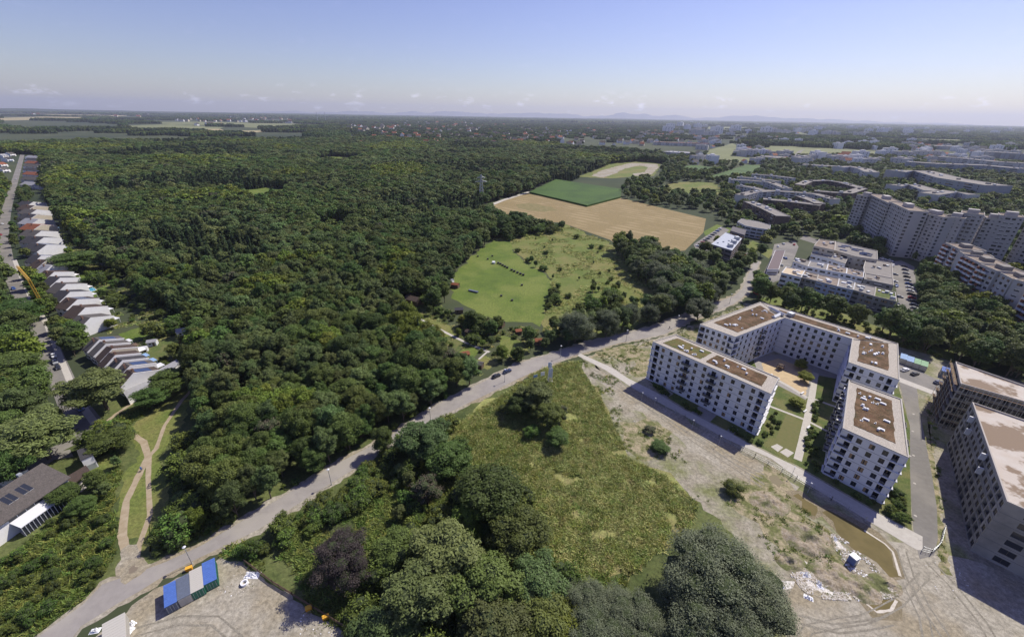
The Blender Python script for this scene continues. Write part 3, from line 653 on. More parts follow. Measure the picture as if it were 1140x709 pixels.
def mkG():
    a, b = G(1063.5, 403.3, HF).to_2d(), G(1069, 427.5, HF).to_2d(); d = (G(1140, 447.7, HF).to_2d()-b); L_ = d.length*1.35; d.normalize()
    d2 = (G(1140, 430, HF).to_2d()-a).normalized()
    poly = [a, b, b+d*L_, a+d2*L_]
    sp = edge_specs(poly, [((a+b)/2, 'LLL'), (b+d*L_/2, 'wLwwLwwLwwLww')])
    block(rG, poly, HF, 6, sp, wall=greyc, win=(1.5, 1.6), sill=.8, loggia_depth=1.3, roofm=greyl, lips=True, parm=mat('shell_parapet', (.42, .385, .34), .9), par_h=.9, styles=(0,))
    # scaffold on the short side and front
    mb = MB(); pl = MB(); n1 = Vector((d.y, -d.x)); n1 = n1 if n1.dot(b-a) > 0 else -n1; n2 = -d
    for (s, e, n_, k) in ((a, b, n2, 5), (b, b+d*L_, n1, 18)):
        for i in range(k+1):
            q = s.lerp(e, i/k)+n_*.5; q2 = s.lerp(e, i/k)+n_*1.5; mb.bar((*q2, 0), (*q2, 19.3), .09); 
            if i < k:
                r2 = s.lerp(e, (i+1)/k)+n_*1.5; r1 = s.lerp(e, (i+1)/k)+n_*.5
                for f in range(6):
                    z = 3*f+2.9; pl.quad((*q, z), (*r1, z), (*r2, z), (*q2, z)); mb.bar((*q2, z+1), (*r2, z+1), .07, 1)
    mb.build('scaffold_frame', [steel, mat('scaffold_rail', (.45, .34, .10), .7)], rG); pl.build('scaffold_deck', wood, rG)
rel(rG, mkG); flush_rest(rG)
# ------------------------------------------------------------------ high-rise slab
HT = 37.0
def quadfrom(p0, p1, h, depth, away=True):
    a, b = G(*p0, h).to_2d(), G(*p1, h).to_2d(); d = (b-a).normalized(); n = Vector((-d.y, d.x)); n = n if n.dot(a) > 0 else -n
    return [a, b, b+n*depth, a+n*depth]
segs = [((954,217),(966,219),37,'ww','pale narrow end slice of the high-rise slab beside the round green trees'),
        ((966.5,216),(989,226.4),38,'SwSvSw','high-rise slice with rows of recessed balconies, second from the end near the curved blocks'),
        ((989.6,224.7),(1012,235),38.5,'Swvwwv','high-rise slice with balcony strips, third from the end near the curved blocks'),
        ((1014,234),(1051,242.5),37,'wvwwvw','wide pale high-rise slice with scattered small windows, right behind the round roadside trees'),
        ((1052,241),(1074,244),37,'.wv','plain beige high-rise slice with a dark joint, left of the first raised stair tower'),
        ((1070,237),(1096,240),40,'vSw','raised high-rise slice with a dark column of loggias, above the balcony block roof'),
        ((1098,243),(1117,245),37,'wvw','low high-rise slice with a brown roof edge between the two raised ones'),
        ((1113,240),(1141,243),40,'vSw','raised high-rise slice with a dark column of loggias, at the right edge of the picture'),
        ((1143,247),(1190,257),37,'wvwwvw','pale high-rise slice continuing beyond the picture edge')]
for (p0, p1, h, sp, lab) in segs:
    q = quadfrom(p0, p1, h, 13); b = (q[0]+q[1])/2
    r_ = thing('high_rise', lab, 'high-rise', (b.x, b.y, 0), 0, 'joined high-rise slab')
    def mk():
        k_ = max(2, round((q[1]-q[0]).length/3.7)); sp_ = (sp*20)[:k_]
        e = edge_specs(q, [((q[0]+q[1])/2, sp_), ((q[0]+q[3])/2, 'www'), ((q[1]+q[2])/2, 'w.w')])
        block(r_, q, h, 13, e, wall=towerw, bands=False, win=(2.1, 1.45), sill=.9, roofm=roofb, lips=False, par_h=1.0, styles=(0, 0, 3), excl=3)
        c = sum(q, Vector((0, 0)))/4; mb = MB(); d = q[1]-q[0]; mb.box(c.x, c.y, h-.02, min(9, d.length*.5), 5, 3.0, math.atan2(d.y, d.x)); mb.build('lift_house', towerw, r_)
    rel(r_, mk); flush_rest(r_)
# ------------------------------------------------------------------ balcony block at right
HR = 25.0
redbr = mat('balcony_red', (.33, .13, .07), .8)
bsegs = [((1052.6,270.6),(1068,277.5),'SSv','first stepped slice of the balcony block, white balconies beside the pale lane'),
         ((1068,280),(1072.5,283),'.','narrow blank white stair slice between balconies of the stepped block'),
         ((1073,284.5),(1090.6,293),'SSS','stepped slice with long white balconies and red brown fields'),
         ((1091.5,294.6),(1110,302),'SSw','stepped slice with balconies between two orange joints'),
         ((1110.5,302.5),(1127,311),'www','stepped slice with a plain windowed wall and orange joint'),
         ((1129,311.5),(1146,316),'wSw','stepped slice of the balcony block cut by the picture edge'),
         ((1148,320),(1200,345),'SSwSwS','stepped slice of the balcony block beyond the picture edge')]
for i, (p0, p1, sp, lab) in enumerate(bsegs):
    h = HR+(.8 if i % 2 else 0); q = quadfrom(p0, p1, h, 15); b = (q[0]+q[1])/2
    r_ = thing('balcony_block', lab, 'apartment block', (b.x, b.y, 0), 0, 'stepped balcony block')
    def mk():
        global sp
        k_ = max(1, round((q[1]-q[0]).length/4.4)); sp = (sp*20)[:k_]
        e = edge_specs(q, [((q[0]+q[1])/2, sp), ((q[0]+q[3])/2, 'www')])
        P, fh = block(r_, q, h, 8, e, wall=towerw if i < 1 else mat('balcony_wall', (.50, .48, .46), .9, (.45, .43, .41), .3), bands=False, win=(2.4, 1.5), sill=1.0, roofm=roofb, lips=False, par_h=.9, excl=3)
        d = (q[1]-q[0]); Lw = d.length; d.normalize(); nn = Vector((d.y, -d.x)); nn = nn if nn.dot(q[0]) < 0 else -nn
        mb = MB(); rb = MB()
        for k, c in enumerate(sp):
            if c != 'S': continue
            for f in range(1, 8):
                u = (k+.5)*Lw/len(sp); c0 = q[0]+d*u+nn*.8; w_ = Lw/len(sp)*.86
                mb.box(c0.x, c0.y, f*fh-.05, w_, 1.6, .2, math.atan2(d.y, d.x)); c1 = q[0]+d*u+nn*1.55; mb.box(c1.x, c1.y, f*fh+.15, w_, .1, 1.0, math.atan2(d.y, d.x))
                c2 = q[0]+d*(u-w_/2+.3)+nn*.8; rb.box(c2.x, c2.y, f*fh+.15, .5, 1.3, 2.3, math.atan2(d.y, d.x))
        if mb.v: mb.build('balcony', unit, r_); rb.build('balcony_partition', redbr, r_)
        c = sum(q, Vector((0, 0)))/4; mb = MB(); mb.box(c.x, c.y, h-.02, min(6, Lw*.5), 5, 2.2, math.atan2(d.y, d.x)); mb.build('lift_house', roofg, r_)
    rel(r_, mk); flush_rest(r_)
# ------------------------------------------------------------------ terraced flat-roofed complex
TER = [ # roof px quad, height, floors, wall, roof, label
 ([(906,274),(912,266.5),(930,269),(929,279)], 13, 4, cream, roofb, 'tall beige end block with roof terraces beside the lane of parked cars'),
 ([(929,279),(930,269),(976.5,279.6),(976.8,289.5),(953,286)], 11, 3, cream, solar, 'long yellowish block carrying rows of dark blue solar panels'),
 ([(903,283),(906,278),(925,282),(922,287.5)], 8, 2, hw, roofg, 'low white trimmed block just in front of the beige end block'),
 ([(922,287.5),(925,282),(944,287),(941,294)], 8, 2, hw, roofg, 'low flat roofed block in front of the solar panelled block'),
 ([(961,298),(964,288),(993,293),(994,310),(962,304)], 9, 3, greyc, roofg, 'grey block with a cluster of white roof boxes beside the parking lane'),
 ([(883,291.5),(886,287),(902,291),(899,297)], 9, 3, hw, roofg, 'short grey roofed block above the white terrace roof'),
 ([(899,297),(902,291),(922,294),(920,301)], 9, 3, hw, roofg, 'middle row block with a plain grey green roof'),
 ([(920,301),(922,294),(943,299),(942,305)], 9, 3, hw, roofb, 'middle row block with a brown roof terrace'),
 ([(942,305),(943,299),(962,303),(961,309.5)], 9, 3, hw, roofb, 'middle row block with chairs and boxes on a brown terrace'),
 ([(962,311),(963,304.5),(994,310),(995,318)], 9, 3, greyc, roofg, 'middle row block of dull grey plaster by the parked cars'),
 ([(870,304),(875,297.5),(896,301.5),(892,309)], 10, 3, hw, mat('terrace_tan', (.55, .45, .31), .9), 'corner block with a bright white rimmed tan terrace'),
 ([(892,309),(896,302),(911,306),(909,313)], 9, 3, greyc, roofb, 'front row block with a domed brown roof next to the white corner block'),
 ([(909,313),(911,306),(934,310.5),(932,319)], 9, 3, mat('plaster_blue', (.42, .47, .55), .9), roofb, 'front row block with pale blue balconies'),
 ([(932,319),(934,310.5),(952,315),(950,323)], 9, 3, mat('plaster_blue', (.42, .47, .55), .9), roofg, 'front row block with a party wall on each side'),
 ([(950,323),(952,315),(975,320),(973,330)], 9, 3, greyc, roofg, 'front row block with a bare grey roof'),
 ([(973,330),(975,320),(997,326),(998,336)], 9, 3, greyc, lawn, 'front row end block with a planted roof garden'),
]
for i, (px, h, fl, wm, rm, lab) in enumerate(TER):
    q = roofpix(px, h); c = sum(q, Vector((0, 0)))/len(q)
    r_ = thing('terraced_block', lab, 'flat-roofed building', (c.x, c.y, 0), 0, 'terraced flat roofed complex')
    def mk():
        sp = {}
        P = ccw(q)
        for k in range(len(P)):
            L_ = (P[(k+1) % len(P)]-P[k]).length
            if L_ > 8: sp[k] = ('wSw' if i % 2 else 'SwS')*max(1, int(L_/11))
        block(r_, q, h, fl, sp, wall=wm, bands=False, win=(1.5, 1.4), sill=.9, roofm=rm if rm != solar else roofg, par_h=.8, lips=False, parm=unit if i in (10, 6, 7, 8, 13) else parap, excl=1)
        rr = random.Random(i)
        A, B, C_, D = q[0], q[1], q[2], q[3]
        for k in range(5 if rm != solar else 12):
            u, v = rr.uniform(.15, .85), rr.uniform(.2, .8); p = (A*(1-u)+D*u)*(1-v)+(B*(1-u)+C_*u)*v; mb = MB(); ang = math.atan2((D-A).y, (D-A).x)
            if rm == solar: mb.box(p.x, p.y, h, 5, 1.8, .5, ang); mb.build('solar_panel', solar, r_)
            else: mb.box(p.x, p.y, h-.02, rr.uniform(1, 3), rr.uniform(.8, 2), rr.uniform(.4, 1.6), ang); mb.build('roof_box', rr.choice([unit, unit2, roofb]), r_)
    rel(r_, mk); flush_rest(r_)
# ------------------------------------------------------------------ office and neighbours
OFF = [([(792,272),(808,259),(826,265.5),(815,279)], 10, 3, mat('office_panel', (.23, .2, .2), .7), mat('roof_pale_blue', (.42, .45, .5), .6, (.38, .41, .46), .3), 'wide office building with a pale blue grey metal roof and dark front', 'office building'),
       ([(813,257),(816,252),(831,256),(829,262)], 11, 3, mat('office_grey', (.14, .135, .14), .8), mat('office_roof_dark', (.12, .11, .115), .8), 'dark grey box building behind the pale roofed office', 'office building'),
       ([(821,247),(826,243.5),(845,247),(858,251),(857,256),(843,254),(830,251.5)], 10, 3, mat('office_white', (.5, .52, .55), .7), roofg, 'white angular office with glass bays among trees', 'office building'),
       ([(854,300),(863,279),(874,279),(867,300)], 4, 1, hw, mat('shed_roof', (.16, .125, .125), .85), 'long low hall with a dull purple brown roof and white gutter', 'hall'),
       ([(997,0),(0,0),(0,0)], 0, 0, None, None, '', '')]
for i, (px, h, fl, wm, rm, lab, cat) in enumerate(OFF[:4]):
    q = roofpix(px, h); c = sum(q, Vector((0, 0)))/len(q)
    r_ = thing('office_building' if cat != 'hall' else 'hall', lab, cat, (c.x, c.y, 0))
    def mk():
        P = ccw(q); sp = {k: ('S'*max(1, int((P[(k+1) % len(P)]-P[k]).length/5))) for k in range(len(P))}
        block(r_, q, h, fl, sp, wall=wm, bands=False, win=(2, 1.5), sill=.9, roofm=rm, par_h=.5, par_w=.25, lips=False, parm=wm if i else unit, excl=1)
        if i == 0:
            A, B, C_, D = q
            for t in (.2, .5, .8):
                p = D.lerp(C_, t)*.8+A.lerp(B, t)*.2; mb = MB(); mb.box(p.x, p.y, h-.02, 5, 3, 2.6, math.atan2((C_-D).y, (C_-D).x)+.5); mb.build('roof_dormer', unit2, r_)
            for t in range(4): p = A.lerp(C_, .2+.18*t); mb = MB(); mb.box(p.x, p.y, h-.02, 1.2, 1, .7); mb.build('roof_vent', unit2, r_)
    rel(r_, mk); flush_rest(r_)
# ------------------------------------------------------------------ curved blocks and far large buildings
def strip(name, lab, cat, pix, w, h, fl, wm, rm, group=None, spacing=5.5, h_at=None):
    C = [G(x, y, h).to_2d() for x, y in pix]
    L_, Rr = [], []
    for i, c in enumerate(C):
        t = (C[min(i+1, len(C)-1)]-C[max(i-1, 0)]).normalized(); n = Vector((-t.y, t.x)); L_.append(c+n*w/2); Rr.append(c-n*w/2)
    mc = C[len(C)//2]; r_ = thing(name, lab, cat, (mc.x, mc.y, 0), 0, group)
    def mk():
        for i in range(len(C)-1):
            q = [L_[i], Rr[i], Rr[i+1], L_[i+1]]; P = ccw(q); sp = {}
            for k in range(4):
                m_ = (P[k]+P[(k+1) % 4])/2; ln = (P[(k+1) % 4]-P[k]).length
                inner = min((m_-(L_[i]+Rr[i])/2).length, (m_-(L_[i+1]+Rr[i+1])/2).length) < .5
                if not inner and ln > 6: sp[k] = ''.join('wS'[z % 2] for z in range(max(1, int(ln/spacing))))
            sk = [k for k in range(4) for m_ in [(P[k]+P[(k+1) % 4])/2] if (i > 0 and (m_-(L_[i]+Rr[i])/2).length < .5) or (i < len(C)-2 and (m_-(L_[i+1]+Rr[i+1])/2).length < .5)]
            block(r_, q, h-.03*(i % 2), fl, sp, wall=wm, bands=False, win=(2, 1.6), sill=.9, roofm=rm, par_h=1.0, lips=False, excl=3, skip=sk)
            rr = random.Random(i+len(pix)); 
            for k in range(max(1, int((C[i+1]-C[i]).length/16))):
                p = C[i].lerp(C[i+1], rr.random()); mb = MB(); mb.box(p.x, p.y, h-.05, rr.uniform(2, 5), rr.uniform(2, 4), rr.uniform(1, 2.4), math.atan2((C[i+1]-C[i]).y, (C[i+1]-C[i]).x)); mb.build('roof_box', rr.choice([unit, roofg, unit2]), r_)
    rel(r_, mk); flush_rest(r_); return r_
pw = mat('plaster_pale', (.60, .58, .54), .9, (.55, .53, .49), .2)
CUR = [('dark brown block with a long light roof ridge pointing at the office', [(834,224.5),(853,232),(872,241)], 14, 15, 5, brick, roofg),
 ('brown curved block with many roof boxes behind the light ridge block', [(850,221.5),(878,224),(914,228.5)], 14, 14, 4, brick, roofg),
 ('branch block with stepped roof joined behind the brown curved block', [(891,218.5),(904,223),(913,227)], 12, 15, 4, brick, roofg),
 ('long white crescent block in front of the round courtyard', [(824,217.5),(840,213.5),(860,212.5),(885,214),(908,216),(930,222)], 13, 15, 5, pw, roofg),
 ('short white block just behind the crescent', [(822,206.5),(836,208.5),(851,212)], 12, 14, 4, pw, roofg),
 ('white row with saw-tooth roofline and many bays beside the green field', [(812,199.8),(836,201),(858,203),(877,210)], 13, 14, 4, pw, roofg),
 ('rear white row nearest the green field', [(837,194),(858,195.5),(884,198.5)], 12, 13, 4, pw, roofg),
 ('short grey branch below the rear white row', [(821,197),(840,198.5),(868,202)], 12, 12, 3, pw, roofg),
 ('northern arm of the round courtyard block', [(890,206),(900,201.5),(920,201),(938,203.5),(958,209)], 13, 14, 4, brick, roofg),
 ('southern arm of the round courtyard block', [(907,212.5),(925,214),(943,215),(960,209.5)], 13, 14, 4, brick, roofg)]
for i, (lab, px, w, h, fl, wm, rm) in enumerate(CUR): strip('courtyard_block', lab, 'apartment block', px, w, h, fl, wm, rm, 'curved apartment blocks', 6)
bluish = mat('glass_band', (.30, .32, .35), .5, (.36, .37, .38), .1)
HOS = [('large pale office complex roof with glass bands behind the high-rise slab', [(997,190.5),(1028,190.5),(1060,199),(1112,207)], 40, 20, 5, bluish, roofg),
 ('low long front wing with yellowish roof edge before the large office', [(995,206.5),(1018,206),(1040,213)], 24, 14, 4, pw, roofg),
 ('low front wing with white box facade before the large office', [(1034,216),(1058,213),(1084,217)], 22, 14, 4, pw, roofg),
 ('long blue grey hall nearest the green strip', [(1022,162),(1045,162.5),(1074,163)], 60, 14, 3, bluish, roofg),
 ('long bluish building with stacked flat roofs', [(1010,180),(1040,182),(1095,184),(1140,188)], 34, 15, 4, bluish, roofg),
 ('pale slab building behind the stacked flat roofs', [(1034,174),(1070,176),(1110,180),(1180,184)], 30, 20, 5, pw, roofg),
 ('grey far slab building at the edge of the picture', [(1085,168),(1120,170),(1190,174)], 50, 18, 5, bluish, roofg),
 ('white building with jagged roof among trees, right of the long hall', [(933,186),(947,185.5),(962,188),(971,192)], 24, 16, 4, pw, roofg),
 ('wide pale warehouse beside the far meadow', [(848,174),(860,174.5),(873,176)], 60, 9, 2, pw, roofg),
 ('flat roofed white school block by the pale road', [(894,183),(915,184.5),(935,185.5)], 30, 9, 2, bluish, roofg),
 ('pale low hall on the far side of the gravel area', [(742,168.5),(755,169.5),(768,170)], 60, 9, 2, pw, rooftile['pale']),
 ('long reddish building row at the suburb edge', [(728,158),(755,159),(790,160)], 40, 12, 3, pw, rooftile['red'])]
for i, (lab, px, w, h, fl, wm, rm) in enumerate(HOS): strip('office_building', lab, 'large building', px, w, h, fl, wm, rm, 'large flat buildings in the distance', 16)
# ------------------------------------------------------------------ row houses by the street
def wpix(p, z=0): return G(p[0], p[1], z).to_2d()
def rowhouse(c, rowd, w, depth, hL, hR, ridge, hr, roofm, wallm, lab, cat='row house', group=None, panels=0, seed=0, name='row_house', chim=True):
    """unit: ridge runs along rowd; slopes fall to the left (-cross) and right (+cross)"""
    rr = random.Random(seed); cd = Vector((rowd.y, -rowd.x))        # to the right of the row direction
    if cd.x < 0: cd = -cd
    ang = math.atan2(cd.y, cd.x)
    root = thing(name, lab, cat, (c.x, c.y, 0), ang, group)
    L_, Rr = -depth/2, depth/2; mb = MB()       # local x = across (left->right), y = along the row
    prof = [(L_, 0), (Rr, 0), (Rr, hR), (ridge, hr), (L_, hL)]
    for y, rev in ((-w/2, False), (w/2, True)):
        pts = [(x, y, z) for x, z in prof]; mb.poly(pts if not rev else pts[::-1])
    for x, zt in ((L_, hL), (Rr, hR)):
        mb.quad((x, -w/2, 0), (x, w/2, 0), (x, w/2, zt), (x, -w/2, zt))
    mb.build('wall', wallm, root)
    t = .22; ov = .35
    def slope(x0, z0, x1, z1, y0, y1, lift, thick):
        b = MB(); P = [(x0, y0, z0+lift), (x1, y0, z1+lift), (x1, y1, z1+lift), (x0, y1, z0+lift)]; Q = [(x, y, z-thick) for x, y, z in P]
        b.quad(*P); b.quad(*Q[::-1])
        for i in range(4): b.quad(P[i], Q[i], Q[(i+1) % 4], P[(i+1) % 4])
        return b
    sl_ = (hr-hL)/(ridge-L_); sr_ = (hr-hR)/(Rr-ridge)
    slope(L_-ov, hL-sl_*ov, ridge, hr, -w/2+.25, w/2-.02, .2, .18).build('roof_slope', roofm, root)
    slope(ridge, hr+.0, Rr+ov, hR-sr_*ov, -w/2+.25, w/2-.02, .2, .18).build('roof_slope', roofm, root)
    # white verge coping on the exposed party wall
    b = slope(L_-ov, hL-sl_*ov, ridge, hr, -w/2-.02, -w/2+.24, .32, .3); b.build('verge', hw, root); b = slope(ridge, hr, Rr+ov, hR-sr_*ov, -w/2-.02, -w/2+.24, .32, .3); b.build('verge', hw, root)
    if panels:
        x0 = ridge+.15*(Rr-ridge); x1 = ridge+.75*(Rr-ridge)
        slope(x0, hr-sr_*(x0-ridge), x1, hr-sr_*(x1-ridge), -w/2+.9, w/2-.8, .27, .05).build('solar_panel', solar, root)
    if chim:
        b = MB(); x = ridge+rr.choice([-1.2, .8]); b.box(x, rr.uniform(-1, 1), hr-1, .7, .7, 2.1); b.build('chimney', mat('chimney_brick', (.2, .12, .09)), root)
    b = MB()
    for k in (-1, 1):
        for z in (1.0, 3.6): b.box(Rr+.02, k*w*.22, z, .08, 1.6, 1.4)
    b2 = b
    for (k, z) in ((-1, 1.0), (1, 1.0), (-1, 3.6), (1, 3.6)):
        b = MB(); b.box(Rr+.03, k*w*.22, z, .08, 1.5, 1.4); b.build('window', glass, root)
        b = MB(); b.box(L_-.03, k*w*.22, z, .08, 1.5, 1.3); b.build('window', glass, root)
    # rear terrace canopy
    b = MB(); b.box(Rr+1.6, 0, 2.5, 3.0, w*.7, .14); 
    for y in (-w*.3, w*.3): b.box(Rr+2.9, y, 0, .12, .12, 2.5)
    b.build('terrace_canopy', rr.choice([unit, paleb, hw, wood]), root)
    hv = [Vector((x, y)) for x, y in ((L_, -w/2), (Rr+3, -w/2), (Rr+3, w/2), (L_, w/2))]
    EXCL.append(shift_out([Vector((c.x, c.y))+Vector((v.x*math.cos(ang)-v.y*math.sin(ang), v.x*math.sin(ang)+v.y*math.cos(ang))) for v in hv], .3))
    return root
def row(p0, p1, n, kinds, labs, group, depth=13, hr=8.6, hL=4.6, hR=5.2, seedb=0, wfill=.6, rdg=-1.5, crossang=50):
    a, b = wpix(p0, hr), wpix(p1, hr); d = (b-a).normalized(); L_ = (b-a).length; w = L_/n
    for i in range(n):
        c = a.lerp(b, (i+.5)/n); cd = Vector((math.cos(R(crossang)), math.sin(R(crossang))))
        c = c+cd*(.5*((i*7) % 3-1)-rdg)
        k = kinds[i % len(kinds)]
        rowhouse(c, Vector((-cd.y, cd.x)), w*wfill, depth, hL+.12*((i*5) % 3), hR, rdg, hr+.35*((i*3) % 3-1), rooftile[k[0]], hw if k[1] else cream, labs[i], group=group, panels=k[2], seed=seedb+i)
# near group of seven
row((106,373.5), (150,416), 7, [('grey',1,1),('grey',1,0),('brown',0,0),('brown',1,0),('dark',1,0),('grey',1,1),('brown',1,1)],
    ['farthest house of the stepped row of seven, grey roof with a long blue solar strip', 'grey tiled row house behind the first brown roof of the row of seven', 'brown tiled row house with a cream gable in the row of seven', 'brown roofed row house with skylight in the middle of the row of seven', 'row house with a very dark roof near the big roadside tree', 'grey roofed row house with a solar field next to the last gable', 'last house of the row of seven with the broad blank white gable'],
    'stepped row of seven white gabled houses', depth=13.5, seedb=10, wfill=.74, crossang=62)
row((40,281), (99,357), 10, [('dark',1,1),('brown',0,0),('pale',1,0),('brown',1,0),('dark',1,0),('grey',1,0),('dark',1,0),('brown',1,1),('brown',1,0),('grey',1,0)],
    ['first house of the long white row, dark roof with panels', 'cream house with a brown roof, second of the long white row', 'house with a pale metal roof in the long white row', 'brown roofed house beside the turquoise pool', 'dark roofed house between two brown ones in the long white row', 'grey roofed house with its terrace toward the pool garden', 'dark roofed white house level with the crane arm joint', 'brown roofed house with panels near the crane truck', 'brown roofed house next to the last one by the crane truck', 'last house of the long white row with a low grey roof'],
    'long row of white gabled houses', depth=15.5, seedb=30, wfill=.56, crossang=74)
row((31,222), (43,276), 9, [('dark',1,0),('brown',0,0),('grey',1,0),('dark',0,0),('pale',1,0),('red',0,0),('grey',1,0),('dark',1,0),('dark',1,1)],
    ['dark flat looking house at the far end of the middle row', 'brown roofed cream house of the middle row', 'grey roofed house of the middle row', 'dark roofed cream house just beyond the pale one', 'pale roofed house next to the orange red roof', 'only orange red roofed house of the middle row', 'grey roofed house just on the near side of the red roof', 'dark roofed house with a flat garage in front', 'near end house of the middle row with blue dark solar roof'],
    'middle row of houses along the street', depth=18, seedb=50, wfill=.6, crossang=76)
row((38,172), (38,206), 8, [('pale',1,0),('dark',1,0),('red',0,0),('grey',1,0),('dark',1,0),('red',1,0),('grey',1,0),('pale',1,0)],
    ['farthest pale roofed house of the far row', 'dark roofed house second in the far row', 'first red roofed house of the far row', 'grey roofed house behind the middle of the far row', 'dark roofed house before the second red one', 'second red roofed house of the far row', 'grey roofed house near the near end of the far row', 'near end pale roofed house of the far row'],
    'far row of houses along the street', depth=18, seedb=70, wfill=.5, crossang=76)
for i, (x, y, k, lab) in enumerate([(4,176,'pale','white house with pale roof in the far corner beyond the street'),(9,180,'dark','dark roofed house beside the pale corner house'),(2,186,'red','small house with reddish roof left of the street'),(4,192,'grey','grey roofed house at the picture edge beside the street end'),(12,174,'grey','grey roofed house farthest up the street')]):
    rowhouse(wpix((x, y)), Vector((0, 1)), 12, 14, 5, 5, 0, 8.5, rooftile[k], hw, lab, 'house', 'detached houses at the street end', name='house', seed=90+i)
# long low garage strip with a light roof
def flatbox(name, lab, cat, px, h, wm, rm, group=None, parts=None):
    q = ccw(roofpix(px, h)); c = sum(q, Vector((0, 0)))/len(q); r_ = thing(name, lab, cat, (c.x, c.y, 0), 0, group)
    def mk():
        mb = MB(); mb.prism(q, 0, h-.2); mb.build('wall', wm, r_)
        mb = MB(); mb.prism(shift_out(q, .2), h-.2, h); mb.build('roof', rm, r_)
        k = max(range(len(q)), key=lambda i: -((q[i]+q[(i+1) % len(q)])/2).length); a, b = q[k], q[(k+1) % len(q)]; d = (b-a); L_ = d.length; d.normalize(); nn = Vector((d.y, -d.x))
        m_ = max(1, int(L_/3.2))
        for i in range(min(m_, 12)):
            p = a+d*((i+.5)*L_/m_)+nn*.03; mb = MB(); mb.box(p.x, p.y, .05, min(2.4, L_/m_*.8), .06, min(2.1, h-.6), math.atan2(d.y, d.x)); mb.build('door', unit2, r_)
        if parts: parts(r_, q)
    rel(r_, mk); EXCL.append(shift_out(q, .5)); return r_
flatbox('garage_row', 'long low garage row with a light grey roof running into the gardens', 'garage', [(136,434),(196,400.5),(201,404),(142,443)], 3.2, hw, rooftile['pale'])
flatbox('garage_row', 'narrow brown roofed strip beside the light garage roof', 'garage', [(138,426),(160,414),(168,417),(142,432)], 3.4, wood, rooftile['grey'])
flatbox('garage_row', 'flat garages with dark doors and white divider walls beside the driveway', 'garage', [(-20,536),(0,531),(28,518),(29,522),(-20,546)], 3.0, hw, rooftile['dark'])
flatbox('garden_shed', 'small house with blue grey windows and a flat roof beside the street bend', 'shed', [(86,501),(96,497),(103,506),(90,512)], 5.0, hw, rooftile['dark'])
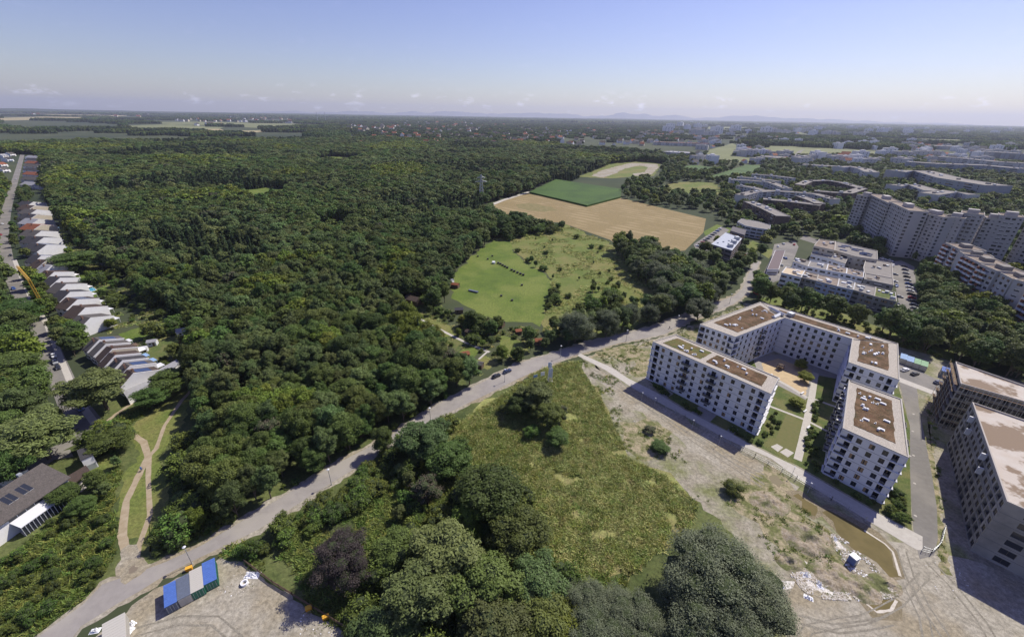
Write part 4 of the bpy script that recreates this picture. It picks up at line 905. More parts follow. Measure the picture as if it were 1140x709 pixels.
# big house bottom left
def bighouse():
    z0, z1 = 5.6, 9.6
    e0, e1 = wpix((-6,590), z0), wpix((79.5,531.5), z0); d = (e1-e0).normalized(); e0 = e0-d*10
    n = Vector((-d.y, d.x)); n = n if n.dot(wpix((57, 517), z1)-e1) > 0 else -n
    w = 13.5; r_ = thing('brown_roofed_house', 'long house with a wide brown tiled roof, four skylight pairs and a white conservatory front', 'house', (*((e0+e1)/2), 0))
    def mk():
        a, b = e0+n*.8, e1+n*.8-d*.6; c, f = b+n*(w-1.6), a+n*(w-1.6); mid_ = .62*w
        mb = MB(); q = [a, b, c, f]
        for i in range(4):
            s, t = q[i], q[(i+1) % 4]; mb.quad((*s, 0), (*t, 0), (*t, z0), (*s, z0))
        for s, t in ((b, c), (f, a)):
            m_ = (e1 if s == b else e0)+n*mid_-(d*.6 if s == b else -d*0); mb.poly([(*s, z0), (*t, z0), (*m_, z1-.3)])
        mb.build('wall', hw, r_)
        def P(u, v):
            z = z0+(z1-z0)*min(v, mid_)/mid_ if v <= mid_ else z1-(z1-z0)*.9*(v-mid_)/(w-mid_); q_ = e0+d*u+n*v; return Vector((q_.x, q_.y, z))
        L_ = (e1-e0).length; mb = MB()
        for v0, v1 in ((0, mid_), (mid_, w)):
            mb = MB(); A = [P(0, v0), P(L_, v0), P(L_, v1), P(0, v1)]; up = Vector((0, 0, .22)); mb.quad(*[x+up for x in A]); mb.quad(*A[::-1])
            for i in range(4): mb.quad(A[i], A[(i+1) % 4], A[(i+1) % 4]+up, A[i]+up)
            mb.build('roof_slope', mat('tile_greybrown', (.115, .10, .09), .85, (.085, .075, .068), 1.6, bump=.1), r_)
        for u in (L_-8.6, L_-12.0, L_-20.3, L_-23.8):
            for k in (0, 1.25):
                A = [P(u+k, 3.3), P(u+k+1.05, 3.3), P(u+k+1.05, 6.0), P(u+k, 6.0)]; up = Vector((0, 0, .3)); mb = MB(); mb.quad(*[x+up for x in A], 0)
                for i in range(4): mb.quad(A[i], A[(i+1) % 4], A[(i+1) % 4]+up, A[i]+up, 1)
                o = mb.build('skylight', [glass, unit], r_)
        # low dormer hump
        mb = MB(); q1, q2, q3 = P(L_-18.5, 5), P(L_-13.5, 5), P(L_-16, mid_); pk = P(L_-16, 3.2)+Vector((0, 0, 1.0)); t_ = P(L_-16, mid_)+Vector((0, 0, .3))
        a1, a2 = P(L_-18.6, 3.0)+Vector((0, 0, .2)), P(L_-13.4, 3.0)+Vector((0, 0, .2)); pk = P(L_-16, 3.0)+Vector((0, 0, 1.5)); mb.poly([a1, a2, pk]); mb.poly([a2, t_, pk]); mb.poly([pk, t_, a1]); mb.build('dormer', rooftile['grey'], r_)
        # conservatory with a white lean-to roof and dark posts
        s, t = a-n*0+d*13, b-d*2.5; o1, o2 = s-n*3.2, t-n*3.2; mb = MB(); mb.quad((*o1, 3.2), (*o2, 3.2), (*t, 4.2), (*s, 4.2)); mb.quad((*o1, 3.05), (*s, 4.05), (*t, 4.05), (*o2, 3.05)); mb.build('conservatory_roof', unit, r_)
        mb = MB(); k = 14
        for i in range(k+1): q_ = o1.lerp(o2, i/k); mb.bar((*q_, 0), (*q_, 3.2), .12)
        mb.build('post', unit, r_)
        mb = MB(); mb.quad((*(o1+n*.1), .1), (*(o2+n*.1), .1), (*(o2+n*.1), 3.0), (*(o1+n*.1), 3.0)); mb.build('window', glass, r_)
        for i in range(6): q_ = s.lerp(t, (i+.5)/6)-n*.03; mb = MB(); mb.box(q_.x, q_.y, 4.3, 1.8, .06, 1.0, math.atan2(d.y, d.x)); mb.build('window', glass, r_)
        mb = MB(); q_ = P(L_-5, mid_+.5); mb.box(q_.x, q_.y, q_.z-1, .9, .9, 2.2, math.atan2(d.y, d.x)); mb.build('chimney', unit2, r_)
        # side porch roof
        c1 = e1+n*3; mb = MB(); p4 = [c1-d*.5-n*3, c1+d*5.0-n*1.8, c1+d*6.5+n*1.6, c1-d*.5+n*2.6]; mb.prism(p4, 3.0, 3.25, bottom=True); mb.build('porch_roof', rooftile['brown'], r_)
        mb = MB(); mb.box(*(c1+d*4.6-n*.6), 0, .2, .2, 3.0); mb.box(*(c1+d*5.2+n*1), 0, .2, .2, 3.0); mb.build('post', unit, r_)
    rel(r_, mk); EXCL.append(shift_out([e0-n*4, e1-n*4+d*6, e1+n*w, e0+n*w], .6))
bighouse()
sheet('patio', [(84,542),(96,530),(108,533),(90,548)], .05, conc, excl=.2)
sheet('patio', [(22,592),(42,580),(44,585),(28,597)], .05, conc, excl=.2)
sheet('driveway', [(28,521),(56,505),(78,500),(82,508),(60,512),(34,530),(0,548),(-20,556),(-20,546)], .05, asph2, excl=.3)
# pools
for i, (p, lab) in enumerate([([(82,327),(104,320),(107,323),(84,331)], 'long turquoise garden pool behind the white row'), ([(98,335),(106,332),(109,335),(101,338)], 'small blue garden pool')]):
    P = [G(*q).to_2d() for q in p]; r_ = thing('garden_pool', lab, 'pool', (*P[0], 0)); 
    def mk():
        mb = MB(); mb.prism(shift_out(P, .5), 0, .12); mb.build('rim', conc, r_); mb = MB(); mb.prism(P, .1, .16); mb.build('water', mat('pool_water', (.10, .38, .55), .15, spec=.6), r_)
    rel(r_, mk); EXCL.append(shift_out(P, .8))
# ------------------------------------------------------------------ garden sheds in the allotments
def shed(px, w, d, h, ang, roofm_, wallm_, lab):
    c = wpix(px); r_ = thing('garden_shed', lab, 'shed', (c.x, c.y, 0), ang, 'garden sheds'); mb = MB(); mb.box(0, 0, 0, w, d, h); 
    mb.poly([(-w/2, -d/2, h), (-w/2, 0, h+d*.22), (-w/2, d/2, h)][::-1]); mb.poly([(w/2, -d/2, h), (w/2, 0, h+d*.22), (w/2, d/2, h)]); mb.build('wall', wallm_, r_)
    for s in (-1, 1):
        b = MB(); A = [(-w/2-.3, s*(d/2+.3), h-.06), (w/2+.3, s*(d/2+.3), h-.06), (w/2+.3, 0, h+d*.22+.12), (-w/2-.3, 0, h+d*.22+.12)]; 
        if s > 0: A = A[::-1]
        b.quad(*A); b.quad(*[(x, y, z-.1) for x, y, z in A[::-1]])
        for i in range(4): p_, q_ = A[i], A[(i+1) % 4]; b.quad((p_[0], p_[1], p_[2]-.1), (q_[0], q_[1], q_[2]-.1), q_, p_)
        b.build('roof_slope', roofm_, r_)
    b = MB(); b.box(w*.2, -d/2-.02, .05, .9, .06, 1.9); b.build('door', wood, r_); b = MB(); b.box(-w*.2, -d/2-.02, 1, .9, .06, .8); b.build('window', glass, r_)
    EXCL.append([Vector((c.x+x, c.y+y)) for x, y in ((-w, -d-2), (w, -d-2), (w, d), (-w, d))])
shed((461,338), 10, 6, 3.4, -.5, rooftile['brown'], wood, 'large open barn with a brown tiled roof on the small forest lawn')
shed((502,315), 3.5, 3, 2.6, -.4, unit2, unit, 'small white hut at the edge of the bright meadow')
shed((507,320), 5, 3.5, 2.6, -.3, rooftile['red'], wood, 'reddish roofed hut next to the white hut by the meadow')
shed((511,348), 4.5, 3.5, 2.5, .2, rooftile['dark'], wood, 'dark roofed garden hut below the meadow edge')
shed((555,363), 6, 4, 2.6, -.4, rooftile['grey'], wood, 'grey roofed garden hut beside the hedges')
shed((533,409), 4, 3, 2.4, -.3, rooftile['grey'], wood, 'small grey roofed shed by the road hedge')
shed((518,398), 3.5, 3, 2.5, .4, rooftile['red'], wood, 'rust coloured garden shed among shrubs')
shed((600,383), 4, 3, 2.5, .1, rooftile['red'], wood, 'brown garden shed under the roadside trees')
shed((463,359), 1.6, 1.4, 2.5, .1, paleb, unit, 'narrow pale blue and white cabin by the garden path')
shed((523,373), 4, 3, 2.4, -.5, rooftile['brown'], wood, 'brown roofed shed beside the garden path bend')
shed((577,372), 3, 2.6, 2.4, .3, rooftile['red'], wood, 'small red roofed shed near the hedge plots')
shed((205,372), 5, 4, 2.6, .5, rooftile['pale'], unit, 'pale roofed shed in the long gardens')
shed((206,380), 4, 3.5, 2.6, .5, rooftile['dark'], wood, 'dark shed just below the pale roofed one in the long gardens')
shed((171,384), 3.5, 3, 2.4, .4, rooftile['pale'], unit, 'white garden shed in the long gardens')
shed((161,391), 3, 2, 2.2, .4, unit, unit, 'tiny white shed near the row of seven')
shed((218,360), 4, 3, 2.4, .4, rooftile['pale'], wood, 'small pale roof at the forest edge above the gardens')
# ------------------------------------------------------------------ containers
def container_proto(lab, roofc, bodyc, endc, L_=6.1, Wd=2.45, H_=2.6):
    r_ = thing('container', lab, 'container'); mb = MB(); mb.box(0, 0, .15, L_, Wd, H_-.2)
    for i in range(18):
        x = -L_/2+.3+i*(L_-.6)/17
        for s in (-1, 1): mb.box(x, s*(Wd/2+.02), .3, .14, .05, H_-.6)
    mb.build('body', bodyc, r_)
    mb = MB(); mb.box(0, 0, H_-.048, L_+.08, Wd+.08, .1)
    for i in range(11): mb.box(-L_/2+.5+i*(L_-1)/10, 0, H_+.05, .1, Wd-.1, .04, bottom=False)
    mb.build('roof', roofc, r_)
    for s in (-1, 1): mb = MB(); mb.box(-L_/2-.03, s*Wd*.24, .25, .06, Wd*.44, H_-.5); mb.build('door', endc, r_)
    mb = MB()
    for y in (-.9, -.25, .25, .9): mb.box(-L_/2-.09, y, .3, .05, .05, H_-.6)
    mb.build('lock_bar', unit2, r_)
    for sx in (-1, 1):
        for sy in (-1, 1): mb = MB(); mb.box(sx*(L_/2-.1), sy*(Wd/2-.1), 0, .2, .2, .15); mb.build('corner_foot', black, r_)
    return r_
def place_container(px4, h, lab, roofc, bodyc, endc, group, spin=0):
    """px4: roof corner pixels; ends at the 3-2 side face the viewer"""
    q = roofpix(px4, h); c = sum(q, Vector((0, 0)))/4; ax = (q[0]+q[1]-q[2]-q[3]).normalized(); L_ = ((q[0]-q[3]).length+(q[1]-q[2]).length)/2; Wd = ((q[0]-q[1]).length+(q[3]-q[2]).length)/2
    o = container_proto(lab, roofc, bodyc, endc, L_, Wd*.97, h); o.location = (c.x, c.y, 0); o.rotation_euler = (0, 0, math.atan2(ax.y, ax.x)); o['group'] = group; EXCL.append(shift_out(q, .6)); return o
g_ = 'site containers in the gravel yard'
place_container([(181.8,652.5),(195.2,645.2),(197,668.6),(182.8,677)], 2.6, 'bright blue roofed site container with dark barred end, first beside the road', blue, bgrey, bgrey, g_)
place_container([(195.6,645.0),(210,637.6),(212,661.2),(197.4,668.4)], 2.6, 'slate blue grey site container between the blue and the white roofed ones', bgrey, cream2, cream2, g_)
place_container([(210.4,637.2),(224.4,628.6),(226.4,653),(212.4,661)], 2.6, 'cream white roofed site container with a green end', cream2, green, green, g_)
place_container([(224.8,628.2),(238.6,619.6),(241,643),(226.8,652.4)], 2.6, 'green bodied site container with a blue roof, last of the four', blue, green, green, g_)
place_container([(116,690),(137,686),(139,722),(115,724)], 2.8, 'grey cream office container cut by the lower picture edge', cream2, cream2, bgrey, g_)
g_ = 'containers behind the new blocks'
for i, (x0, x1, y0, y1, rc, lab) in enumerate([(1002.5,1009.5,393.2,395.8,paleb,'pale blue roofed container nearest the white block'),(1010,1017.3,396,398.6,paleb,'second pale blue roofed container of the line'),(1017.8,1025,398.8,401,paleg,'pale green roofed container after the blue ones'),(1025.4,1033,401.2,403.6,paleg,'last pale green roofed container of the line')]):
    place_container([(x0+1,y0-.4),(x1+1,y1-.4),(x1-.1,y1+5.0),(x0-.1,y0+5.0)], 2.6, lab, rc, cream2, cream2, g_)
place_container([(1049,407.5),(1058.5,410),(1057.5,415),(1048.5,412.5)], 2.9, 'single blue roofed container beside the scaffolded shell', blue, cream2, bgrey, g_)
# ------------------------------------------------------------------ street lamps
def lamp():
    r_ = thing('street_lamp', 'x', 'street lamp'); b = MB(); b.tube((0, 0, 0), (0, 0, 6.4), .11, .07, 8); b.build('pole', steel, r_)
    b = MB(); b.tube((0, 0, 6.2), (.45, .15, 6.5), .05, .05, 6); b.build('arm', steel, r_); b = MB(); b.tube((0, 0, 6.38), (0, 0, 6.5), .34, .42, 10); b.tube((0, 0, 6.5), (0, 0, 6.7), .42, .12, 10); b.build('lamp_head', unit, r_)
    b = MB(); b.tube((0, 0, 0), (0, 0, .5), .2, .16, 8); b.build('base', unit2, r_); return r_
lp = lamp()
LAMPS = [((214,627.4),'street lamp at the road edge right above the blue containers'),((369.2,539.6),'street lamp on the hedge side of the road above the copper beech'),((479.5,469.5),'street lamp near the gravel verge below the allotments'),((561.9,425),'street lamp opposite the two dark parked cars'),((623.8,398),'street lamp beside the white banner mast'),((696.8,380),'street lamp on the road bend before the first white block'),((753.6,363),'street lamp beside the grass strip behind the white blocks'),((812,338),'street lamp where the road narrows toward the parking lots')]
for i, (p, lab) in enumerate(LAMPS):
    if i == 0: o = lp; o.location = G(*p); o['label'] = lab; o['group'] = 'lamps along the road'
    else: dup(lp, G(*p), .3, label=lab, group='lamps along the road')
for i, p in enumerate([(714,446),(728,452),(770,477),(800,495),(881,530),(899,548)]):
    dup(lp, G(*p), .3, sc=.62, label='short path lamp along the concrete footpath', group='path lamps')
# ------------------------------------------------------------------ banner mast & signs
def banner():
    p = G(612, 424); r_ = thing('banner_mast', 'tall white banner mast with lattice foot standing in the grass beside the road', 'banner mast', p, .15); b = MB()
    for x, y in ((-.5, -.5), (.5, -.5), (.5, .5), (-.5, .5)): b.bar((x*1.6, y*1.6, 0), (x*.6, y*.6, 9.2), .16)
    for k in range(7):
        z = k*1.3; s = 1
        b.bar((-.75+.04*k, -.75+.04*k, z), (.75-.05*k, -.75+.04*k, z+1.3), .1); b.bar((.75-.04*k, .75-.04*k, z), (-.75+.05*k, .75-.04*k, z+1.3), .1)
    b.build('mast', unit, r_); b = MB(); b.box(.1, -.45, 2.2, 1.7, .08, 4.6); b.build('banner', tarp, r_); b = MB(); b.box(-.3, .5, 6.6, 1.3, .08, 2.6); b.build('banner', paleb, r_)
    b = MB(); b.box(0, 0, 0, 2.4, 2.4, .35); b.build('base', conc, r_)
banner()
for (p, lab, h) in (((604,420),'white site sign on two posts left of the banner mast',2.6),((596,422),'smaller pale blue and white sign next to the road tree',2.0)):
    r_ = thing('site_sign', lab, 'sign', G(*p), .4); b = MB(); b.box(0, 0, .9, 1.9, .08, h-.7); b.build('board', tarp if h > 2.2 else paleb, r_); b = MB(); b.box(-.7, .1, 0, .1, .1, h); b.box(.7, .1, 0, .1, .1, h); b.build('post', wood, r_)
# ------------------------------------------------------------------ crane truck
def crane():
    p = G(51, 346); r_ = thing('mobile_crane', 'yellow mobile crane with a tall boom standing on the street by the white row', 'crane', p)
    b = MB(); b.box(0, 0, .8, 2.6, 8.5, .9, .5); b.build('chassis', yellow, r_); b = MB(); b.box(-1.6, 3.0, .9, 2.4, 2.2, 2.2, .5); b.build('cab', unit, r_); b = MB(); b.box(.6, -1.0, 1.7, 2.2, 3.0, 1.4, .5); b.build('turret', yellow, r_)
    for s in (-1, 1):
        for y in (-3, -1, 2.6):
            q = Vector((math.cos(.5)*s*1.2-math.sin(.5)*y, math.sin(.5)*s*1.2+math.cos(.5)*y, .5)); b = MB(); b.tube(q-Vector((.15, .08, 0)), q+Vector((.15, .08, 0)), .5, .5, 10); b.build('wheel', black, r_)
    # heights of boom joints solved from the picture
    def up(px, py):
        best = min((abs((proj(np.array([[p.x, p.y, z]]))[0][1])-py), z) for z in np.arange(2, 60, .5)); return best[1]
    z1 = up(0, 311); z2 = up(0, 298); b = MB()
    e1 = Vector((-.5, 0, z1)); e2 = G(19, 296.5, z1+1.5)-p; e2.z = z1+1.5
    def lattice(a, c, w, k):
        d = (c-a).normalized(); u = d.orthogonal().normalized(); v = d.cross(u); cs = [u*i*w+v*j*w for i, j in ((-.5, -.5), (.5, -.5), (.5, .5), (-.5, .5))]
        for q in cs: b.bar(a+q, c+q, .22)
        for i in range(k):
            for j in range(4): b.bar(a.lerp(c, i/k)+cs[j], a.lerp(c, (i+1)/k)+cs[(j+1) % 4], .14)
    lattice(Vector((0, 0, 2.6)), e1, 1.0, 10); b.build('boom', yellow, r_); b = MB(); lattice(e1, e2, .8, 9); b.build('jib', yellow, r_)
    b = MB(); b.bar(e2, e2-Vector((0, 0, 6)), .06); b.box(e2.x, e2.y, e2.z-6.5, .5, .5, .6); b.build('hook', black, r_)
crane()
# ------------------------------------------------------------------ pylon
def pylon():
    p = G(536, 224); r_ = thing('power_pylon', 'grey lattice power pylon standing above the trees at the corner of the stubble field', 'pylon', p, .3); b = MB(); H_ = 34
    for x, y in ((-1, -1), (1, -1), (1, 1), (-1, 1)): b.bar((x*3, y*3, 0), (x*.5, y*.5, H_), .4)
    for k in range(9):
        t0, t1 = k/9, (k+1)/9; w0, w1 = 3-2.5*t0, 3-2.5*t1
        for x, y, x2, y2 in ((-1, -1, 1, -1), (1, -1, 1, 1), (1, 1, -1, 1), (-1, 1, -1, -1)): b.bar((x*w0, y*w0, t0*H_), (x2*w1, y2*w1, t1*H_), .25); b.bar((x2*w0, y2*w0, t0*H_), (x*w1, y*w1, t1*H_), .25)
    b.build('tower', steel, r_)
    for z, w in ((25, 8), (30, 5.5)): b = MB(); b.bar((-w, 0, z), (w, 0, z), .5); b.bar((-w, 0, z), (0, 0, z+2.4), .3); b.bar((w, 0, z), (0, 0, z+2.4), .3); b.build('crossarm', steel, r_)
    return r_
pylon()
for i, (x, y) in enumerate([(354, 136.5), (363, 136.3)]):
    r_ = thing('wind_mast', ['left one of two slender masts rising beyond the far fields', 'right one of two slender masts rising beyond the far fields'][i], 'mast', G(x, y)); b = MB(); b.tube((0, 0, 0), (0, 0, 110), 3, 2, 8); b.build('mast', unit2, r_)
# ------------------------------------------------------------------ cars
def car(colm):
    r_ = thing('parked_car', 'x', 'car'); L_, Wd = 4.4, 1.8
    def loft(rings, m_, n): 
        b = MB()
        for r0, r1 in zip(rings[:-1], rings[1:]):
            for i in range(len(r0)): b.quad(r0[i], r0[(i+1) % len(r0)], r1[(i+1) % len(r0)], r1[i])
        b.poly(rings[-1]); b.poly(rings[0][::-1]); return b.build(n, m_, r_)
    def ring(z, x0, x1, w, c=.25): return [(x0+c, -w/2, z), (x1-c, -w/2, z), (x1, -w/2+c, z), (x1, w/2-c, z), (x1-c, w/2, z), (x0+c, w/2, z), (x0, w/2-c, z), (x0, -w/2+c, z)]
    loft([ring(.25, -L_/2+.1, L_/2-.1, Wd-.1), ring(.55, -L_/2, L_/2, Wd), ring(.85, -L_/2+.03, L_/2-.1, Wd-.04), ring(.95, -L_/2+.1, L_/2-.3, Wd-.16)], colm, 'body')
    loft([ring(.9, -L_/2+.3, L_/2-1.2, Wd-.2), ring(1.38, -L_/2+.75, L_/2-1.95, Wd-.45)], glass, 'window')
    loft([ring(1.37, -L_/2+.72, L_/2-1.92, Wd-.42), ring(1.45, -L_/2+.85, L_/2-2.05, Wd-.6)], colm, 'roof')
    for x in (-1.35, 1.35):
        for s in (-1, 1): b = MB(); b.tube((x, s*(Wd/2-.2), .33), (x, s*(Wd/2+.02), .33), .33, .33, 10); b.build('wheel', black, r_)
    for s in (-1, 1): b = MB(); b.box(L_/2-.06, s*.6, .6, .14, .35, .16); b.build('headlight', unit, r_)
    return r_
CC = {'black': (.025, .027, .032), 'white': (.75, .76, .78), 'silver': (.36, .38, .40), 'blue': (.05, .12, .38), 'red': (.42, .03, .04), 'navy': (.03, .045, .11)}
CARP = {}
def put_car(p, col, ang, lab, group=None):
    c = CC[col]
    if col not in CARP: o = CARP[col] = car(mat('paint_'+col, c, .3, spec=.6)); o.location = G(*p); o.rotation_euler = (0, 0, ang); o['label'] = lab
    else: o = dup(CARP[col], G(*p), ang, label=lab)
    if group: o['group'] = group
    elif 'group' in o: del o['group']
    return o
def pang(p, q): a, b = G(*p), G(*q); return math.atan2(b.y-a.y, b.x-a.x)
ra = pang((552, 420), (565, 414))
put_car((552.4,419.5),'black',ra,'black car parked on the road edge below the allotments'); put_car((564.6,414.2),'navy',ra,'dark blue car parked just ahead of the black one on the road edge')
ea = pang((1007,411), (1019,415.5))+1.35
put_car((1007,412.5),'white',ea,'white car parked in front of the pale containers'); put_car((1018,417),'black',ea,'black car parked between the white car and a small bush'); put_car((1043.7,426.5),'navy',ea,'dark car parked beside the concrete strip near the scaffold')
sa = pang((56,392), (67,418))
for p, c, lab in [((60.5,397),'white','white car on the street where the tree shade ends'),((65,410),'black','black car parked right behind the white one on the street'),((75,430),'navy','dark car half under the big roadside tree'),((81.5,444),'black','black car at the kerb beside the big tree trunk'),((90,455.5),'blue','blue car in the shade near the street bend'),((15.5,322),'blue','blue car beside the crane tip on the street'),((23.5,337),'white','white car at the kerb opposite the crane'),((3,250),'white','white car on the street opposite the red roof'),((1,262),'red','red car at the picture edge on the street'),((12,285),'black','black car beyond the crane on the street'),((12,235),'silver','silver car at the tree gap of the street'),((18,200),'white','white car on the far stretch of the street'),((22,190),'white','white car next to the far red roofs'),((20,182),'silver','silver car at the far end of the street'),((33,352),'silver','silver car behind the crane truck'),((62,404),'silver','silver car between the white and the black car')]:
    put_car(p, c, sa+rnd.uniform(-.06, .06), lab)
cols = ['black', 'white', 'silver', 'navy', 'black', 'blue', 'silver', 'red', 'white', 'black']
la = pang((1007,297), (1019,343))
for i in range(13): put_car((1006.5+i*.95, 297+i*3.9), cols[(i*3) % 10], la+math.pi/2+rnd.uniform(-.08, .08), 'car in the right-hand line of the parking lane beside the terraced complex', 'right line of cars in the parking lane')
for i, (p) in enumerate([(994,296),(995.5,314),(998,319),(1001,331),(999.5,340),(996,306)]): put_car(p, cols[(i*7+1) % 10], la+math.pi/2*(i % 2), 'car in the left-hand line of the parking lane beside the terraced complex', 'left line of cars in the parking lane')
pa = pang((778,275), (800,257))
for i in range(10): put_car((777+i*2.7, 274.5-i*2.1), cols[(i*3+1) % 10], pa+1.2, 'car in the line on the left of the pale roofed office', 'cars beside the office')
for i, p in enumerate([(846,318),(843,322),(841,327),(852,313),(856,311),(849,319),(866,303),(870,296),(874,288),(866,275),(872,272),(880,270),(884,273)]): put_car(p, cols[(i*3+1) % 10], pa+.3*(i % 3), 'car on the gravel lot between the hall and the road end', 'cars on the lot by the hall')
for i, p in enumerate([(828,286),(830,284.5),(826,288)]): put_car(p, ['red', 'red', 'white'][i], pa, ['first red car on the small forecourt below the office', 'second red car on the small forecourt below the office', 'white car on the small forecourt below the office'][i])
for i in range(9): put_car((930+i*7.6, 274.5+i*2.05), cols[(i*7+2) % 10], pang((930,275), (990,291)), 'car along the lane behind the round roadside trees', 'cars along the lane')
# ------------------------------------------------------------------ meadow boxes, site bits
bx = None
BX = [(554.5,293.7),(557,294.6),(559.5,296),(562,297.4),(564.6,298.7),(569.5,301.3),(572.5,302.7),(576,304.2),(579.3,305.6),(582.4,306.8)]
for i, p in enumerate(BX):
    if bx is None:
        bx = thing('meadow_hutch', 'dark box in the diagonal line across the bright meadow', 'box', G(*p), .2, 'line of dark boxes on the meadow'); b = MB(); b.box(0, 0, .1, 1.5, 1.2, 1.1); b.build('box', black, bx); b = MB(); b.box(0, 0, 1.2, 1.7, 1.4, .12); b.build('lid', mat('lid_dark', (.06, .06, .065)), bx)
    else: dup(bx, G(*p), .2)
for i, (p, lab) in enumerate([((532,286),'lone dark box near the top left rim of the meadow'),((543,289),'dark box left of the white one on the meadow'),((548,285.6),'dark box just above the line on the meadow'),((558,330),'small dark box low on the meadow'),((570,335),'small dark box right of the low one on the meadow'),((581,318),'dark box toward the bushes at the meadow rim')]): dup(bx, G(*p), .3, sc=.8, label=lab).pop('group', None)
r_ = thing('white_tank', 'white water tank at the upper end of the line of dark boxes', 'tank', G(549.5,293.5)); b = MB(); b.tube((0, 0, .3), (0, 0, 1.7), 1.3, 1.3, 12); b.build('tank', tarp, r_); b = MB(); b.box(0, 0, 0, 2.2, 2.2, .3); b.build('pallet', wood, r_)
r_ = thing('feed_trough', 'long dark trough lying on the lower left of the meadow', 'trough', G(527,325), -.5); b = MB(); b.box(0, 0, .3, 7, 1.6, .7); b.build('trough', bgrey, r_); b = MB(); b.box(-2.6, 0, 0, .3, 1.4, .3); b.box(2.6, 0, 0, .3, 1.4, .3); b.build('foot', wood, r_)
r_ = thing('site_toilet', 'white and blue portable toilet cabin standing in the brown puddle', 'portable toilet', G(948,626), .4); b = MB(); b.box(0, 0, .15, 1.7, 1.7, 2.2); b.build('cabin', mat('cabin_blue', (.12, .17, .36), .5), r_); b = MB(); b.box(0, 0, 2.35, 1.8, 1.8, .25); b.build('roof', tarp, r_); b = MB(); b.box(0, -.87, .3, .9, .06, 1.9); b.build('door', unit2, r_); b = MB(); b.box(0, 0, 0, 1.6, 1.6, .15); b.build('base', black, r_)
for i, (p, lab) in enumerate([((211,634),'orange grit box at the road edge behind the containers'),((363,688),'orange grit box against the low site fence'),((344,678),'brown orange box half under the fence beside the copper beech')]):
    r_ = thing('grit_box', lab, 'box', G(*p), .5); b = MB(); b.box(0, 0, 0, 1.3, .8, .8); b.build('box', orange, r_); b = MB(); b.box(0, 0, .8, 1.4, .9, .18); b.build('lid', mat('lid_orange', (.78, .42, .05)), r_)
p = G(272.5, 649.5); r_ = thing('concrete_ring', 'small white concrete shaft ring lying on the gravel yard', 'shaft ring', p); b = MB(); n = 18
for i in range(n):
    a0, a1 = 2*math.pi*i/n, 2*math.pi*(i+1)/n
    for r0, f in ((1.2, 1), (.8, -1)):
        A, B = (r0*math.cos(a0), r0*math.sin(a0)), (r0*math.cos(a1), r0*math.sin(a1)); q = [(*A, 0), (*B, 0), (*B, .9), (*A, .9)]; b.quad(*(q if f > 0 else q[::-1]))
    b.quad((1.2*math.cos(a0), 1.2*math.sin(a0), .9), (1.2*math.cos(a1), 1.2*math.sin(a1), .9), (.8*math.cos(a1), .8*math.sin(a1), .9), (.8*math.cos(a0), .8*math.sin(a0), .9))
b.build('ring', tarp, r_); r_.scale = (.7, .7, .7)
p = G(281, 640); r_ = thing('plastic_sheet', 'crumpled white plastic sheet beside the end of the site fence', 'sheet', p)
def crumple(sx, sy, h, n=14, seed=0):
    b = MB(); V = {}
    for i in range(n+1):
        for j in range(n+1):
            u, v = i/n-.5, j/n-.5; e = max(0, 1-4*max(abs(u), abs(v))**2*1.0); z = h*e*(abs(mnoise.noise(Vector((u*5+seed, v*5, seed))))*1.8+.05); V[i, j] = (u*sx*(1+.25*mnoise.noise(Vector((v*4, seed, 0)))), v*sy*(1+.25*mnoise.noise(Vector((u*4, 3, seed)))), z+.02)
    for i in range(n):
        for j in range(n): b.quad(V[i, j], V[i+1, j], V[i+1, j+1], V[i, j+1])
    return b
crumple(3.5, 1.8, .9, seed=2).build('sheet', tarp, r_)
def mesh_fence(name, lab, pix, h, post, m_, group=None, solid=True):
    C = [G(*p) for p in pix]; r_ = thing(name, lab, 'fence', C[0], 0, group)
    def mk():
        b = MB(); k_ = 0
        for a, c in zip(C[:-1], C[1:]):
            d = (c-a); L_ = d.length; n = max(1, int(L_/post)); ang = math.atan2(d.y, d.x)
            for i in range(n+1):
                q = a.lerp(c, i/n)
                if k_ < 90: pb = MB(); pb.box(q.x, q.y, 0, .12, .12, h+.15); pb.build('post', wood if solid else steel, r_); k_ += 1
            if solid:
                for z in (.15, .55, .95): q = (a+c)/2; b.box(q.x, q.y, z, L_, .06, .28, ang)
            else:
                for z in (.2, h*.5, h-.08): q = (a+c)/2; b.box(q.x, q.y, z, L_, .05, .05, ang)
                for i in range(int(L_/.5)): q = a.lerp(c, (i+.5)/int(L_/.5)); b.box(q.x, q.y, .2, .03, .03, h-.2, ang)
        b.build('panel', m_, r_)
    rel(r_, mk)
mesh_fence('site_fence', 'low weathered plank fence along the gravel yard below the copper beech', [(272.6,626),(288,637),(303.5,649),(326,663),(350,678),(373,692),(396,706),(412,718)], 1.3, 2.2, wood)
mesh_fence('mesh_fence', 'thin metal mesh fence along the footpath in front of the white blocks', [(702,431),(731,448.5),(762,466),(800,488),(840,509),(886,534),(925,557),(963,580)], 1.7, 3.5, steel, solid=False)
mesh_fence('mesh_fence', 'thin metal mesh fence across the bare ground end of the site street', [(1026,613),(1036,616),(1046,607),(1050,590)], 1.7, 3, steel, solid=False)
# manhole plates on the site street
for i, p in enumerate([(1018,538),(1016,480),(1017,461),(1019,574),(1024,600),(1017,507),(1013,507.5)]):
    b = MB(); q = G(*p); b.tube((q.x, q.y, .04), (q.x, q.y, .09), .42, .4, 12); tag(b.build('manhole_ring', conc), 'pale concrete manhole ring set in the unfinished site street', 'manhole', 'manhole rings of the site street')
